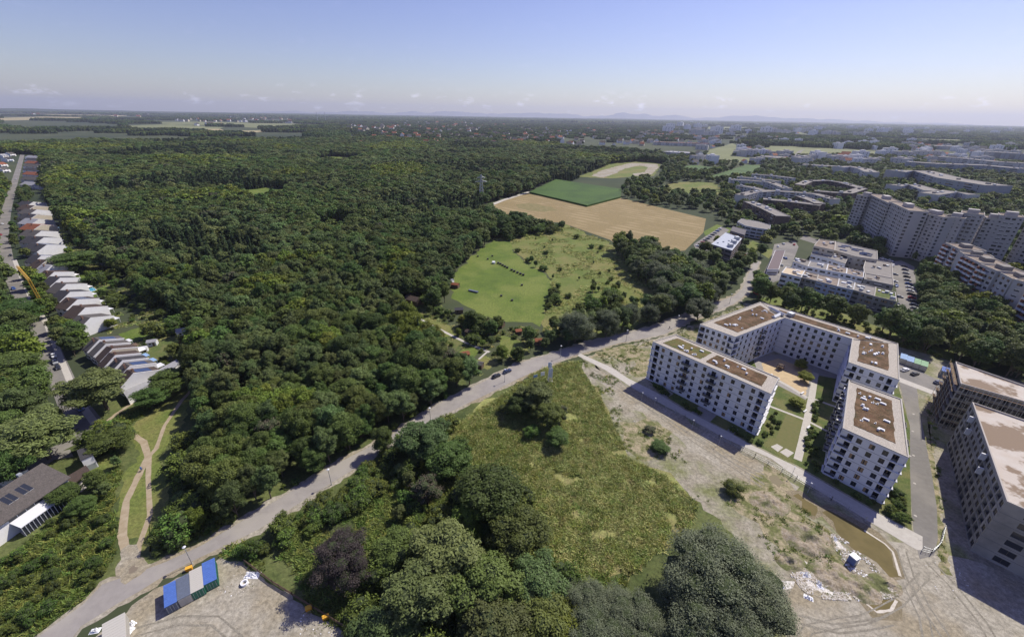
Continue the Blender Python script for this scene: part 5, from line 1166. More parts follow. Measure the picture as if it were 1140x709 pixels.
# pile of soil and white rubble
def heap(p, r, h, m_, name, lab, kind=None, cat='heap', seed=0, n=22):
    c = G(*p); b = MB(); V = {}
    for i in range(n+1):
        for j in range(n+1):
            u, v = i/n*2-1, j/n*2-1; rr_ = math.hypot(u, v); e = max(0, 1-rr_**1.6); z = h*e*(.7+.9*mnoise.noise(Vector((u*2.3+seed, v*2.3, seed))))+.25*e*mnoise.noise(Vector((u*9, v*9, seed))); V[i, j] = (c.x+u*r, c.y+v*r*.8, z-.03)
    for i in range(n):
        for j in range(n): b.quad(V[i, j], V[i+1, j], V[i+1, j+1], V[i, j+1])
    return tag(b.build(name, m_), lab, cat, kind=kind)
soil = mat('loose_soil', (.24, .195, .125), .95, (.36, .31, .24), 1.1, 8, bump=.6, col3=(.13, .14, .055), scale3=.22)
for i, (p, r, h, lab) in enumerate([((900,600),7,1.6,'low weedy soil mound above the puddle'),((925,640),6,1.2,'soil mound strewn with white rubble below the puddle'),((880,625),4,1.0,'small soil mound next to the willow'),((960,655),5,1.0,'soil mound between the two puddles'),((985,650),4,.8,'low mound at the near rim of the large puddle'),((857,560),6,1.1,'pale gravel mound by the path shadow')]): heap(p, r, h, soil, 'soil_mound', lab, seed=i*3.1)
def stuffmesh(cent, size, jitter, mats_, name, lab, kind='stuff'):
    pass
# ------------------------------------------------------------------ distant houses
def farhouse(w, d, h, rf, wallm, flat=False):
    b = MB(); 
    if flat: b.box(0, 0, 0, w, d, h, 0, 0, top=1); b.box(w*.1, 0, h, w*.3, d*.4, 2, 0, 0)
    else:
        b.box(0, 0, 0, w, d, h); e = d*.42
        b.quad((-w/2-.4, -d/2-.5, h-.2), (w/2+.4, -d/2-.5, h-.2), (w/2+.4, 0, h+e), (-w/2-.4, 0, h+e), 1); b.quad((w/2+.4, d/2+.5, h-.2), (-w/2-.4, d/2+.5, h-.2), (-w/2-.4, 0, h+e), (w/2+.4, 0, h+e), 1)
        b.poly([(w/2, -d/2, h), (w/2, d/2, h), (w/2, 0, h+e-.1)], 0); b.poly([(-w/2, d/2, h), (-w/2, -d/2, h), (-w/2, 0, h+e-.1)], 0)
    for s in (-1, 1):
        for u in (-.3, 0, .3):
            for z in (1, 3.8) if not flat else np.arange(1.2, h-1.5, 3): b.box(u*w, s*(d/2+.03), z, min(1.6, w*.1), .06, 1.3, 0, 2)
    return b.mesh('house', [wallm, rf, glass])
FH = [farhouse(13, 10, 5.6, rooftile[k], hw if j else cream) for k in ('brown', 'red', 'grey', 'red', 'dark') for j in (0, 1)]+[farhouse(30, 13, 11, roofg, pw, True), farhouse(22, 14, 14, rooftile['pale'], hw, True)]
BIGEX = [q for q in EXCL if len(q) > 2]
def farset(n, box, sz, forms_, label, group, seed, name='house', cat='house', cover=None, cond=None):
    rs = np.random.default_rng(seed); k = 0; placed = []
    while k < n:
        x, y = rs.uniform(box[0], box[1]), box[2]+(box[3]-box[2])*rs.random()**.8
        if cond and not cond(x, y): 
            if rs.random() < .98: continue
        p = G(x, y); 
        if any(inpoly(np.array([[p.x, p.y]]), [(e_[0], e_[1]) for e_ in q_])[0] for q_ in BIGEX): continue
        if any(abs(p.x-q[0]) < 17 and abs(p.y-q[1]) < 17 for q in placed[-200:]): continue
        placed.append((p.x, p.y)); o = link(name, FH[forms_[int(rs.integers(0, len(forms_)))]], None, p, rs.choice([0, .4, 1.57, -.5])+rs.uniform(-.1, .1)); s = rs.uniform(*sz); o.scale = (s, s, s); tag(o, label, cat, group); k += 1; t_ = Vector((-p.x, -p.y)).normalized(); n_ = Vector((-t_.y, t_.x)); b_ = p.to_2d(); w_ = 8*s; EXCL.append([b_-n_*w_-t_*10, b_+n_*w_-t_*10, b_+n_*w_+t_*34, b_-n_*w_+t_*34])
farset(235, (400, 800, 139.5, 163), (1.2, 1.8), list(range(10)), 'small house half hidden by trees in the distant suburb', 'houses of the distant suburb', 5)
farset(45, (380, 560, 134, 146), (1.6, 2.6), list(range(10)), 'tiny pale house far away above the wood', 'farthest houses above the wood', 6)
farset(55, (195, 330, 131, 141), (1.6, 2.8), list(range(10)), 'house of the village beyond the fields', 'village beyond the fields', 7)
farset(190, (770, 1140, 146, 184), (1.0, 1.8), [10, 11, 10, 3, 5], 'flat or red roofed building among the distant city trees', 'distant city buildings', 8, name='city_building', cat='building')
farset(90, (740, 1140, 137.5, 152), (2.0, 4.0), [10, 11], 'hazy building block near the horizon', 'hazy far buildings', 9, name='city_building', cat='building')
farset(14, (20, 180, 128, 132), (2.5, 4), list(range(10)), 'farm house on the far fields', 'farm houses on the far fields', 10)
# ------------------------------------------------------------------ foliage builders
def quads_mesh(name, C, N, sz, mats, extra=None, aspect=1.0, rs=None):
    """leaf quads: centres C, normals N, half sizes sz; extra MB appended with material index 1.."""
    rs = rs or RNG; n = len(C); N = N/np.linalg.norm(N, axis=1, keepdims=True)
    T = rs.normal(size=(n, 3)); T -= (T*N).sum(1, keepdims=True)*N; T /= np.linalg.norm(T, axis=1, keepdims=True); B = np.cross(N, T)
    s = sz[:, None]; V = np.empty((n, 4, 3)); k = rs.uniform(.7, 1.3, (n, 4, 1))
    V[:, 0] = C-T*s*k[:, 0]; V[:, 1] = C-B*s*k[:, 1]*aspect; V[:, 2] = C+T*s*k[:, 2]; V[:, 3] = C+B*s*k[:, 3]*aspect
    V = V.reshape(-1, 3); ev = np.array(extra.v) if extra and extra.v else np.zeros((0, 3)); me = bpy.data.meshes.new(name)
    nv = len(V)+len(ev); me.vertices.add(nv); me.vertices.foreach_set('co', np.concatenate([V, ev]).ravel())
    loops = list(range(4*n)); starts = list(range(0, 4*n, 4)); mi = [0]*n
    if extra:
        for f, m_ in zip(extra.f, extra.m): starts.append(len(loops)); loops += [i+4*n for i in f]; mi.append(m_)
    me.loops.add(len(loops)); me.loops.foreach_set('vertex_index', loops); me.polygons.add(len(starts)); me.polygons.foreach_set('loop_start', starts); me.polygons.foreach_set('material_index', mi)
    for x in mats: me.materials.append(x)
    me.update(calc_edges=True); me.validate(); return me
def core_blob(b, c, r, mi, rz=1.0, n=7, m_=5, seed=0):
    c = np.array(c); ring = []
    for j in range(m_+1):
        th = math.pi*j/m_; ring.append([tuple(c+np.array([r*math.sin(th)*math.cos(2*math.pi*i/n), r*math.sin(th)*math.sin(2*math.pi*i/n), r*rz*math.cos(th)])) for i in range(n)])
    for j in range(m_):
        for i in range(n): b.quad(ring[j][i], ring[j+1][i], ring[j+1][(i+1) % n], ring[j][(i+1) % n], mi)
def broadleaf(seed, H_=1.0, W_=.30, trunk=.22, nl=16, nq=2600, leaf=.034, lobe=.42, spiky=0.0, top=1.0, rag=.22, asp=1.0):
    """unit-height crown data: returns (C,N,sz, core MB, trunk MB)"""
    rs = np.random.default_rng(seed); L_ = []
    zc = (trunk+1)/2; hz = (1-trunk)/2
    for i in range(nl):
        t = (i+.5)/nl; ph = i*2.4+rs.uniform(-.4, .4); ct = 1-1.75*t; st = math.sqrt(max(0, 1-ct*ct)); rr = rs.uniform(.42, .86)
        c = np.array([W_*rr*st*math.cos(ph), W_*rr*st*math.sin(ph), zc+hz*.72*ct*rs.uniform(.8, 1.1)]); L_.append((c, W_*lobe*rs.uniform(.72, 1.3)))
    L_.append((np.array([0, 0, zc]), W_*.62))
    PAR = list(L_); kids = []
    for c, r in PAR[:-1]:
        for q in range(5):
            dd = rs.normal(size=3); dd[2] = abs(dd[2])*.7+.05; dd /= np.linalg.norm(dd); kids.append((c+dd*r*rs.uniform(.6, 1.0), r*rs.uniform(.34, .6)))
    L_ = L_+kids
    C, N = [], []; w = np.array([r*r for _, r in L_]); w /= w.sum()
    for (c, r), k in zip(L_, (w*nq).astype(int)):
        d = rs.normal(size=(k, 3)); d /= np.linalg.norm(d, axis=1, keepdims=True); d[:, 2] = np.where(d[:, 2] < -.5, -d[:, 2], d[:, 2])
        rad = r*(1-rag*rs.random(k)**1.5*1.4+.10*rs.random(k)**3)
        p = c+d*rad[:, None]*np.array([1, 1, .85+spiky]); C.append(p); N.append(d+rs.normal(size=(k, 3))*.5+np.array([0, 0, .25]))
    C = np.concatenate(C); N = np.concatenate(N); core = MB()
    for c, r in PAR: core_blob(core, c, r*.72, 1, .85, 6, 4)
    tr = MB(); tr.tube((0, 0, -.01), (0, 0, trunk+.25), .018, .010, 7)
    for i in range(5):
        c = PAR[int(rs.integers(0, nl))][0]; tr.tube((0, 0, trunk*rs.uniform(.7, 1.1)), tuple(c*np.array([.8, .8, .9])), .009, .003, 5)
    return C, N, leaf*rs.uniform(.6, 1.25, len(C)), core, tr, asp
def conifer(seed, W_=.16, nq=1500, leaf=.022, tiers=11):
    rs = np.random.default_rng(seed); C, N = [], []; core = MB()
    for t in range(tiers):
        z = .10+.88*(t/tiers); r = W_*(1-t/tiers)**.85*rs.uniform(.85, 1.1); nb = max(5, int(11*(1-t/tiers))+3); k = max(4, int(nq/tiers*(1.5*(1-t/tiers)+.2)/nb))
        for b_ in range(nb):
            a = 2*math.pi*(b_+rs.random()*.6)/nb; rl = r*rs.uniform(.7, 1.12); u = rs.random(k)**.7
            p = np.stack([np.cos(a)*rl*u+rs.normal(size=k)*.012, np.sin(a)*rl*u+rs.normal(size=k)*.012, z-.05*u*u+rs.normal(size=k)*.008], 1); C.append(p); N.append(np.stack([np.cos(a)*.5+0*u, np.sin(a)*.5+0*u, 1+0*u], 1)+rs.normal(size=(k, 3))*.45)
    C = np.concatenate(C); N = np.concatenate(N)
    core.tube((0, 0, .06), (0, 0, .97), W_*.55, .004, 7, 1); tr = MB(); tr.tube((0, 0, -.01), (0, 0, .3), .012, .009, 6)
    return C, N, leaf*rs.uniform(.7, 1.3, len(C)), core, tr, 1.0
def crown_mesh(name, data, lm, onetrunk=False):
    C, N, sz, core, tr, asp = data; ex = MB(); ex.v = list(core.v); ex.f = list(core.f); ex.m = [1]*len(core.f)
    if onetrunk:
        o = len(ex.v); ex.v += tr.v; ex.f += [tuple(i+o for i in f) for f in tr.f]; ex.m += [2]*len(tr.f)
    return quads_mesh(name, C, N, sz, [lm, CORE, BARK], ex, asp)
# kinds: near (parts), mid, far (single mesh)
KINDS = {}
def addkind(kind, lm, fn, n, **kw):
    """n forms in three levels of detail"""
    near, midl, far = [], [], []
    for s in range(n):
        sd_ = hash_(kind)+s*13
        d0 = fn(sd_, **dict(kw)); near.append((crown_mesh('crown', d0, lm), d0[4].mesh('trunk', BARK)))
        k1 = dict(kw); k1['nq'] = int(kw['nq']*.30); k1['leaf'] = kw['leaf']*1.75; midl.append(crown_mesh('crown', fn(sd_, **k1), lm, True))
        k2 = dict(kw); k2['nq'] = int(kw['nq']*.07); k2['leaf'] = kw['leaf']*3.5; far.append(crown_mesh('crown', fn(sd_, **k2), lm, True))
    KINDS[kind] = (near, midl, far)
def hash_(s): return sum(ord(c)*(i+3) for i, c in enumerate(s)) % 9973
addkind('broadleaf_tree', LEAF['oak'], broadleaf, 5, W_=.33, nq=15000, leaf=.0138, asp=.7, trunk=.15)
addkind('ash_tree', LEAF['ash'], broadleaf, 4, W_=.30, nq=15000, leaf=.0135, asp=.55, trunk=.14, rag=.42, nl=20, lobe=.36)
addkind('lime_tree', LEAF['lime'], broadleaf, 2, W_=.38, nq=9000, leaf=.017, trunk=.12)
addkind('poplar_tree', LEAF['ash'], broadleaf, 3, W_=.20, nq=8000, leaf=.0135, trunk=.10, spiky=.5, nl=20, lobe=.5)
addkind('spruce_tree', LEAF['spruce'], conifer, 4, W_=.155, nq=3200, leaf=.017)
addkind('willow_tree', LEAF['willow'], broadleaf, 3, W_=.46, nq=42000, leaf=.0092, asp=.5, trunk=.10, rag=.40, nl=26, lobe=.34)
addkind('copper_beech', LEAF['beech'], broadleaf, 1, W_=.42, nq=30000, leaf=.0095, asp=.6, trunk=.08, rag=.4, nl=26, lobe=.34)
addkind('dry_tree', LEAF['dry'], broadleaf, 1, W_=.32, nq=2600, leaf=.011, trunk=.15, rag=.6)
addkind('shrub', LEAF['bush'], broadleaf, 4, W_=.62, nq=4600, leaf=.026, asp=.6, trunk=-.05, rag=.35, nl=9, lobe=.5)
CATN = {'broadleaf_tree': 'tree', 'ash_tree': 'tree', 'lime_tree': 'tree', 'poplar_tree': 'tree', 'spruce_tree': 'conifer', 'willow_tree': 'willow', 'copper_beech': 'tree', 'dry_tree': 'tree', 'shrub': 'shrub'}
# ------------------------------------------------------------------ instanced masses
def scatter(name, pts, idx, rot, scl, meshes, label, cat=None):
    if len(pts) == 0: return
    col = bpy.data.collections.new('forms')
    for i, me in enumerate(meshes): col.objects.link(bpy.data.objects.new('form_%02d_%s' % (i, name), me))
    me = bpy.data.meshes.new(name); me.vertices.add(len(pts)); me.vertices.foreach_set('co', np.asarray(pts, dtype=np.float32).ravel())
    a = me.attributes.new('form', 'INT', 'POINT'); a.data.foreach_set('value', np.asarray(idx, dtype=np.int32))
    a = me.attributes.new('turn', 'FLOAT', 'POINT'); a.data.foreach_set('value', np.asarray(rot, dtype=np.float32))
    a = me.attributes.new('size', 'FLOAT_VECTOR', 'POINT'); a.data.foreach_set('vector', np.asarray(scl, dtype=np.float32).ravel())
    o = link(name, me); g = bpy.data.node_groups.new(name+'_nodes', 'GeometryNodeTree')
    g.interface.new_socket('Geometry', in_out='INPUT', socket_type='NodeSocketGeometry'); g.interface.new_socket('Geometry', in_out='OUTPUT', socket_type='NodeSocketGeometry')
    N = g.nodes; L = g.links; gi = N.new('NodeGroupInput'); go = N.new('NodeGroupOutput'); ip = N.new('GeometryNodeInstanceOnPoints'); ci = N.new('GeometryNodeCollectionInfo'); ci.inputs['Collection'].default_value = col
    ci.inputs['Separate Children'].default_value = True; ci.inputs['Reset Children'].default_value = True
    def attr(n, t): x = N.new('GeometryNodeInputNamedAttribute'); x.data_type = t; x.inputs['Name'].default_value = n; return x.outputs['Attribute']
    L.new(gi.outputs[0], ip.inputs['Points']); L.new(ci.outputs[0], ip.inputs['Instance']); ip.inputs['Pick Instance'].default_value = True
    L.new(attr('form', 'INT'), ip.inputs['Instance Index']); cx = N.new('ShaderNodeCombineXYZ'); L.new(attr('turn', 'FLOAT'), cx.inputs[2]); L.new(cx.outputs[0], ip.inputs['Rotation']); L.new(attr('size', 'FLOAT_VECTOR'), ip.inputs['Scale'])
    L.new(ip.outputs[0], go.inputs[0]); md = o.modifiers.new('scatter', 'NODES'); md.node_group = g
    o['kind'] = 'stuff'; o['label'] = label
    if cat: o['category'] = cat
    return o
# ------------------------------------------------------------------ planting zones (seen pixels of the crowns)
FOREST = [(-160,142),(0,141.5),(125,143),(190,149),(255,150),(305,148),(345,143),(390,145),(470,150),(560,157),(640,164),(735,169),(742,178),(660,186),(640,196),(618,198),(588,211),(560,219),(537,227),(536,232),(550,240),(600,247),(588,252),(562,258),(546,268),(530,279),(514,292),(499,308),(497,325),(478,334),(470,329),(450,331),(444,338),(455,350),(470,352),(478,366),(494,384),(506,398),(520,408),(530,421),(509,436),(484,450),(462,464),(428,486),(400,500),(365,520),(319,548),(272.6,576),(250,584),(238,560),(228,525),(228,490),(224,450),(212,420),(222,395),(216,375),(212,350),(196,345),(160,325),(140,298),(112,282),(92,262),(70,245),(58,222),(50,200),(48,176),(40,168),(15,168),(-160,165)]
LEFTW = [(-200,170),(0,196),(8,206),(2,232),(-2,262),(0,292),(5,322),(16,352),(30,384),(42,414),(48,440),(62,470),(60,492),(30,512),(0,520),(-200,560)]
BELT = [(690,258),(705,262),(730,275),(760,292),(790,305),(812,318),(822,322),(815,330),(780,343),(755,352),(722,364),(694,371),(651,380),(622,386),(625,368),(650,356),(690,352),(720,340),(735,322),(720,305),(700,290),(688,275)]
MBELT = [(520,350),(560,357),(598,366),(612,352),(640,360),(650,378),(620,388),(600,394),(578,400),(560,395),(580,380),(560,372),(520,362)]
MRIM = [(585,255),(620,248),(628,254),(600,262)]
BACKW = [(846,322),(862,316),(880,326),(905,332),(930,340),(960,345),(985,352),(1003,350),(1020,350),(1030,330),(1024,300),(1045,300),(1060,312),(1085,335),(1110,345),(1140,352),(1300,370),(1300,455),(1140,408),(1100,400),(1060,385),(1000,368),(930,346),(880,336)]
URBAN = [(745,172),(900,160),(1300,172),(1300,400),(1140,355),(1040,300),(1000,285),(900,262),(862,290),(846,322),(830,322),(800,305),(770,285),(805,245),(790,232),(740,225),(700,222),(693,208),(700,198),(735,196),(738,182)]
STREETB = [(28,290),(44,300),(60,340),(84,362),(100,372),(84,386),(74,402),(60,372),(40,330),(28,305)]
LOWSCRUB = [(0,575),(30,600),(60,575),(88,556),(112,548),(136,552),(134,590),(132,610),(112,645),(90,668),(40,706),(-20,760),(-200,800),(-200,560)]
TRAILSCR = [(196,500),(212,480),(228,480),(238,560),(248,586),(205,606),(178,612),(166,598),(180,570),(196,545)]
MIDSCR = [(100,470),(125,470),(150,455),(180,440),(172,470),(150,480),(130,500),(138,545),(110,550),(85,560),(70,570),(90,545),(110,530),(118,510),(98,490)]
GARDENS = [(445,336),(470,330),(500,345),(560,358),(600,368),(600,385),(560,400),(535,420),(515,408),(490,384),(468,352)]
LGARD = [(70,270),(130,300),(215,350),(225,395),(205,400),(150,420),(130,390),(118,365),(95,352),(80,300),(60,250),(95,262),(140,300),(160,325)]
HEDGE = [(258,608),(300,588),(345,562),(395,530),(430,505),(450,510),(440,540),(400,565),(350,590),(300,612),(275,622)]
BOTTOM = [(428,500),(470,482),(500,470),(520,500),(535,520),(560,530),(590,560),(600,600),(620,640),(660,670),(700,660),(720,720),(700,800),(400,800),(380,730),(410,660),(430,600),(440,550)]
def hexgrid(x0, x1, y0, y1, s, rs, jit=.42):
    xs = np.arange(x0, x1, s); ys = np.arange(y0, y1, s*.87); X, Y = np.meshgrid(xs, ys); X = X+((np.arange(len(ys)) % 2)*s/2)[:, None]; P = np.stack([X.ravel(), Y.ravel()], 1); return P+rs.uniform(-jit, jit, P.shape)*s
def wbounds(poly, z):
    P = [G(x, max(y, 133.5), z) for x, y in poly]; return min(p.x for p in P), max(p.x for p in P), min(p.y for p in P), max(p.y for p in P)
_EX = [([(p[0], p[1]) for p in q], min(p[0] for p in q), max(p[0] for p in q), min(p[1] for p in q), max(p[1] for p in q)) for q in EXCL]
def excluded(P):
    r = np.zeros(len(P), bool)
    for q, a, b, c, d in _EX:
        k = np.where((P[:, 0] > a) & (P[:, 0] < b) & (P[:, 1] > c) & (P[:, 1] < d) & ~r)[0]
        if len(k): r[k[inpoly(P[k], q)]] = True
    return r
TREES = []      # (kind, x, y, h, wscale, zone)
def plant(zone, poly, s, hrange, mix, dmin=0, dmax=1e9, lift=.55, noisek=None, thin=1.0, seed=1, minh=None, wide=(.9, 1.25)):
    rs = np.random.default_rng(seed); hm = sum(hrange)/2; x0, x1, y0, y1 = wbounds(poly, hm*lift); y1 = min(y1, dmax); 
    P = hexgrid(max(x0, -dmax), min(x1, dmax), max(y0, 20), y1, s, rs); d = np.hypot(P[:, 0], P[:, 1]); P = P[(d >= dmin) & (d < dmax) & (P[:, 1] > 15)]
    if thin < 1: P = P[rs.random(len(P)) < thin]
    px = proj(np.concatenate([P, np.full((len(P), 1), hm*lift)], 1)); P = P[inpoly(px, poly)]; P = P[~excluded(P)]
    names = list(mix); w = np.array([mix[k] for k in names], float); w /= w.sum(); cw = np.cumsum(w)
    for x, y in P:
        h = rs.uniform(*hrange); u = rs.random()
        if noisek: v = mnoise.noise(Vector((x*noisek, y*noisek, seed))); u = min(.999, max(0, .5+v*1.7+rs.uniform(-.13, .13))); h *= 1+.25*mnoise.noise(Vector((x*noisek*2.3, y*noisek*2.3, 5.5+seed)))
        k_ = names[int(np.searchsorted(cw, u))]; r_ = rs.random()
        if zone == 'forest': h *= rs.uniform(.82, 1.12); k_ = 'spruce_tree' if r_ < .035 else 'poplar_tree' if r_ < .07 else 'dry_tree' if r_ < .08 else 'ash_tree' if r_ < .2 else k_
        TREES.append((k_, x, y, h, rs.uniform(*wide), zone))
MIXF = {'spruce_tree': 3.0, 'ash_tree': 3.2, 'broadleaf_tree': 5.0, 'lime_tree': .35}
plant('forest', FOREST, 5.6, (11, 15.5), {'ash_tree': 3.2, 'broadleaf_tree': 5, 'lime_tree': .3}, 0, 330, noisek=.03, seed=3, wide=(.7, 1.25))
plant('forest', FOREST, 7.6, (13, 18), MIXF, 330, 900, noisek=.007, seed=3, wide=(1.0, 1.4))
plant('forest', FOREST, 11.5, (14, 19), MIXF, 900, 2000, noisek=.004, seed=3, wide=(1.4, 2.0))
plant('street wood', LEFTW, 8.5, (13, 18), {'broadleaf_tree': 3, 'ash_tree': 3, 'lime_tree': .6}, noisek=.05, seed=8)
plant('tree belt', BELT, 7.0, (12, 17), {'poplar_tree': 1.6, 'ash_tree': 2.5, 'willow_tree': 1.6, 'broadleaf_tree': 2.0, 'lime_tree': .5}, seed=9)
plant('meadow belt', MBELT, 6.5, (7, 11), {'ash_tree': 2, 'willow_tree': 1, 'broadleaf_tree': 3, 'lime_tree': .8}, seed=10, thin=.8)
plant('back wood', BACKW, 8.5, (12, 17), {'broadleaf_tree': 4, 'ash_tree': 2, 'spruce_tree': .4, 'lime_tree': .4}, seed=12)
plant('city trees', URBAN, 12.5, (7.5, 13.5), {'broadleaf_tree': 4, 'ash_tree': 2, 'lime_tree': 1.5, 'poplar_tree': .3}, 0, 1100, seed=14, thin=.85, wide=(1.0, 1.5))
plant('city trees', URBAN, 19, (8, 12), {'broadleaf_tree': 4, 'ash_tree': 2, 'lime_tree': .8}, 1100, 2000, seed=15, thin=.8, wide=(1.3, 2.0))
plant('street trees', [(28,205),(36,212),(30,225),(18,232),(20,215)], 8, (7, 11), {'broadleaf_tree': 2, 'ash_tree': 1}, seed=46)
plant('street trees', [(14,238),(22,240),(30,285),(22,290),(12,262)], 9, (5, 9), {'broadleaf_tree': 2, 'ash_tree': 1}, seed=47, thin=.6)
plant('street trees', STREETB, 8, (8, 12), {'broadleaf_tree': 2, 'lime_tree': 2, 'ash_tree': 1}, seed=16)
plant('gardens', GARDENS, 6.5, (3.5, 8), {'broadleaf_tree': 2, 'lime_tree': 1, 'shrub': 2, 'ash_tree': 1}, seed=17, thin=.36)
plant('gardens', LGARD, 7.5, (3, 8), {'broadleaf_tree': 2, 'lime_tree': 1, 'shrub': 2.5, 'ash_tree': 1}, seed=18, thin=.42)
plant('gardens', GARDENS, 3.4, (.9, 2.2), {'shrub': 3}, seed=57, thin=.4)
plant('gardens', LGARD, 4.0, (.9, 2.2), {'shrub': 3}, seed=58, thin=.4)
plant('low scrub', LOWSCRUB, 2.9, (1.0, 2.8), {'shrub': 5}, seed=19, lift=.5, thin=.6, wide=(.7, 1.1))
plant('low scrub', LOWSCRUB, 11, (4, 7), {'ash_tree': 1, 'broadleaf_tree': 1}, seed=29, lift=.5, thin=.15)
plant('trail scrub', TRAILSCR, 4.5, (3, 7), {'shrub': 3, 'ash_tree': 2, 'lime_tree': .5}, seed=20, thin=.8)
plant('trail scrub', MIDSCR, 5.0, (3.5, 8), {'shrub': 2, 'ash_tree': 2, 'broadleaf_tree': 2, 'lime_tree': .8}, seed=21, thin=.8)
plant('road hedge', HEDGE, 3.2, (2.0, 4.6), {'shrub': 4, 'ash_tree': .4}, seed=22, thin=.8)
plant('meadow shrubs', MEADOW, 13, (1.4, 4.0), {'shrub': 4, 'poplar_tree': .8, 'ash_tree': .8}, seed=23, thin=.33)
plant('meadow shrubs', [(575,284),(600,292),(612,305),(618,330),(608,352),(596,340),(606,318),(590,302),(572,292)], 5, (2.5, 6), {'shrub': 3, 'ash_tree': 1, 'broadleaf_tree': 1}, seed=24, thin=.85)
plant('meadow shrubs', [(660,310),(690,320),(722,340),(700,352),(664,352),(650,330)], 6, (3, 7.5), {'shrub': 2, 'poplar_tree': 1.5, 'lime_tree': 1, 'ash_tree': 1}, seed=25, thin=.55)
plant('forest edge', [(546,258),(575,250),(602,247),(628,251),(620,256),(590,257),(560,268),(548,275)], 6, (4, 9), {'broadleaf_tree': 2, 'shrub': 2, 'ash_tree': 1}, seed=26, thin=.7)
plant('bottom scrub', BOTTOM, 5.2, (3, 7), {'shrub': 4, 'ash_tree': 1.4, 'broadleaf_tree': 1}, seed=27, thin=.75, lift=.45)
plant('verge', [(100,668),(150,640),(180,622),(226,602),(272,575),(319,546),(365,517),(410,494),(462,462),(509,434),(530,424),(505,430),(455,458),(400,488),(310,540),(220,590),(178,612)], 3.6, (1.2, 3.2), {'shrub': 1}, seed=28, lift=.4, thin=.6)
plant('grass belt scrub', [(842,330),(880,334),(930,348),(1000,374),(1055,394),(1058,400),(990,380),(920,356),(870,342)], 4.2, (1.2, 2.6), {'shrub': 1}, seed=30, thin=.8)
plant('courtyard hedge', [(724,420),(731,422),(745,441),(733,436)], 1.9, (1.0, 1.7), {'shrub': 1}, seed=31)
plant('courtyard hedge', [(757,446),(766,448),(783,462),(776,464)], 1.9, (1.0, 1.7), {'shrub': 1}, seed=32)
plant('courtyard hedge', [(812,474),(836,488),(848,492),(840,494),(820,486)], 1.9, (1.0, 1.8), {'shrub': 1}, seed=33)
plant('courtyard hedge', [(898,490),(930,506),(985,550),(978,566),(940,545),(895,515)], 2.3, (.9, 1.6), {'shrub': 1}, seed=34, thin=.7)
plant('courtyard hedge', [(906,440),(915,445),(908,500),(896,498)], 2.0, (.8, 1.6), {'shrub': 1}, seed=35, thin=.6)
plant('courtyard hedge', [(987,545),(1006,540),(1012,575),(995,582),(984,565)], 2.6, (1, 2.6), {'shrub': 1}, seed=36, thin=.7)
plant('courtyard hedge', [(860,456),(875,462),(862,490),(850,486)], 2.2, (.8, 1.6), {'shrub': 1}, seed=37, thin=.6)
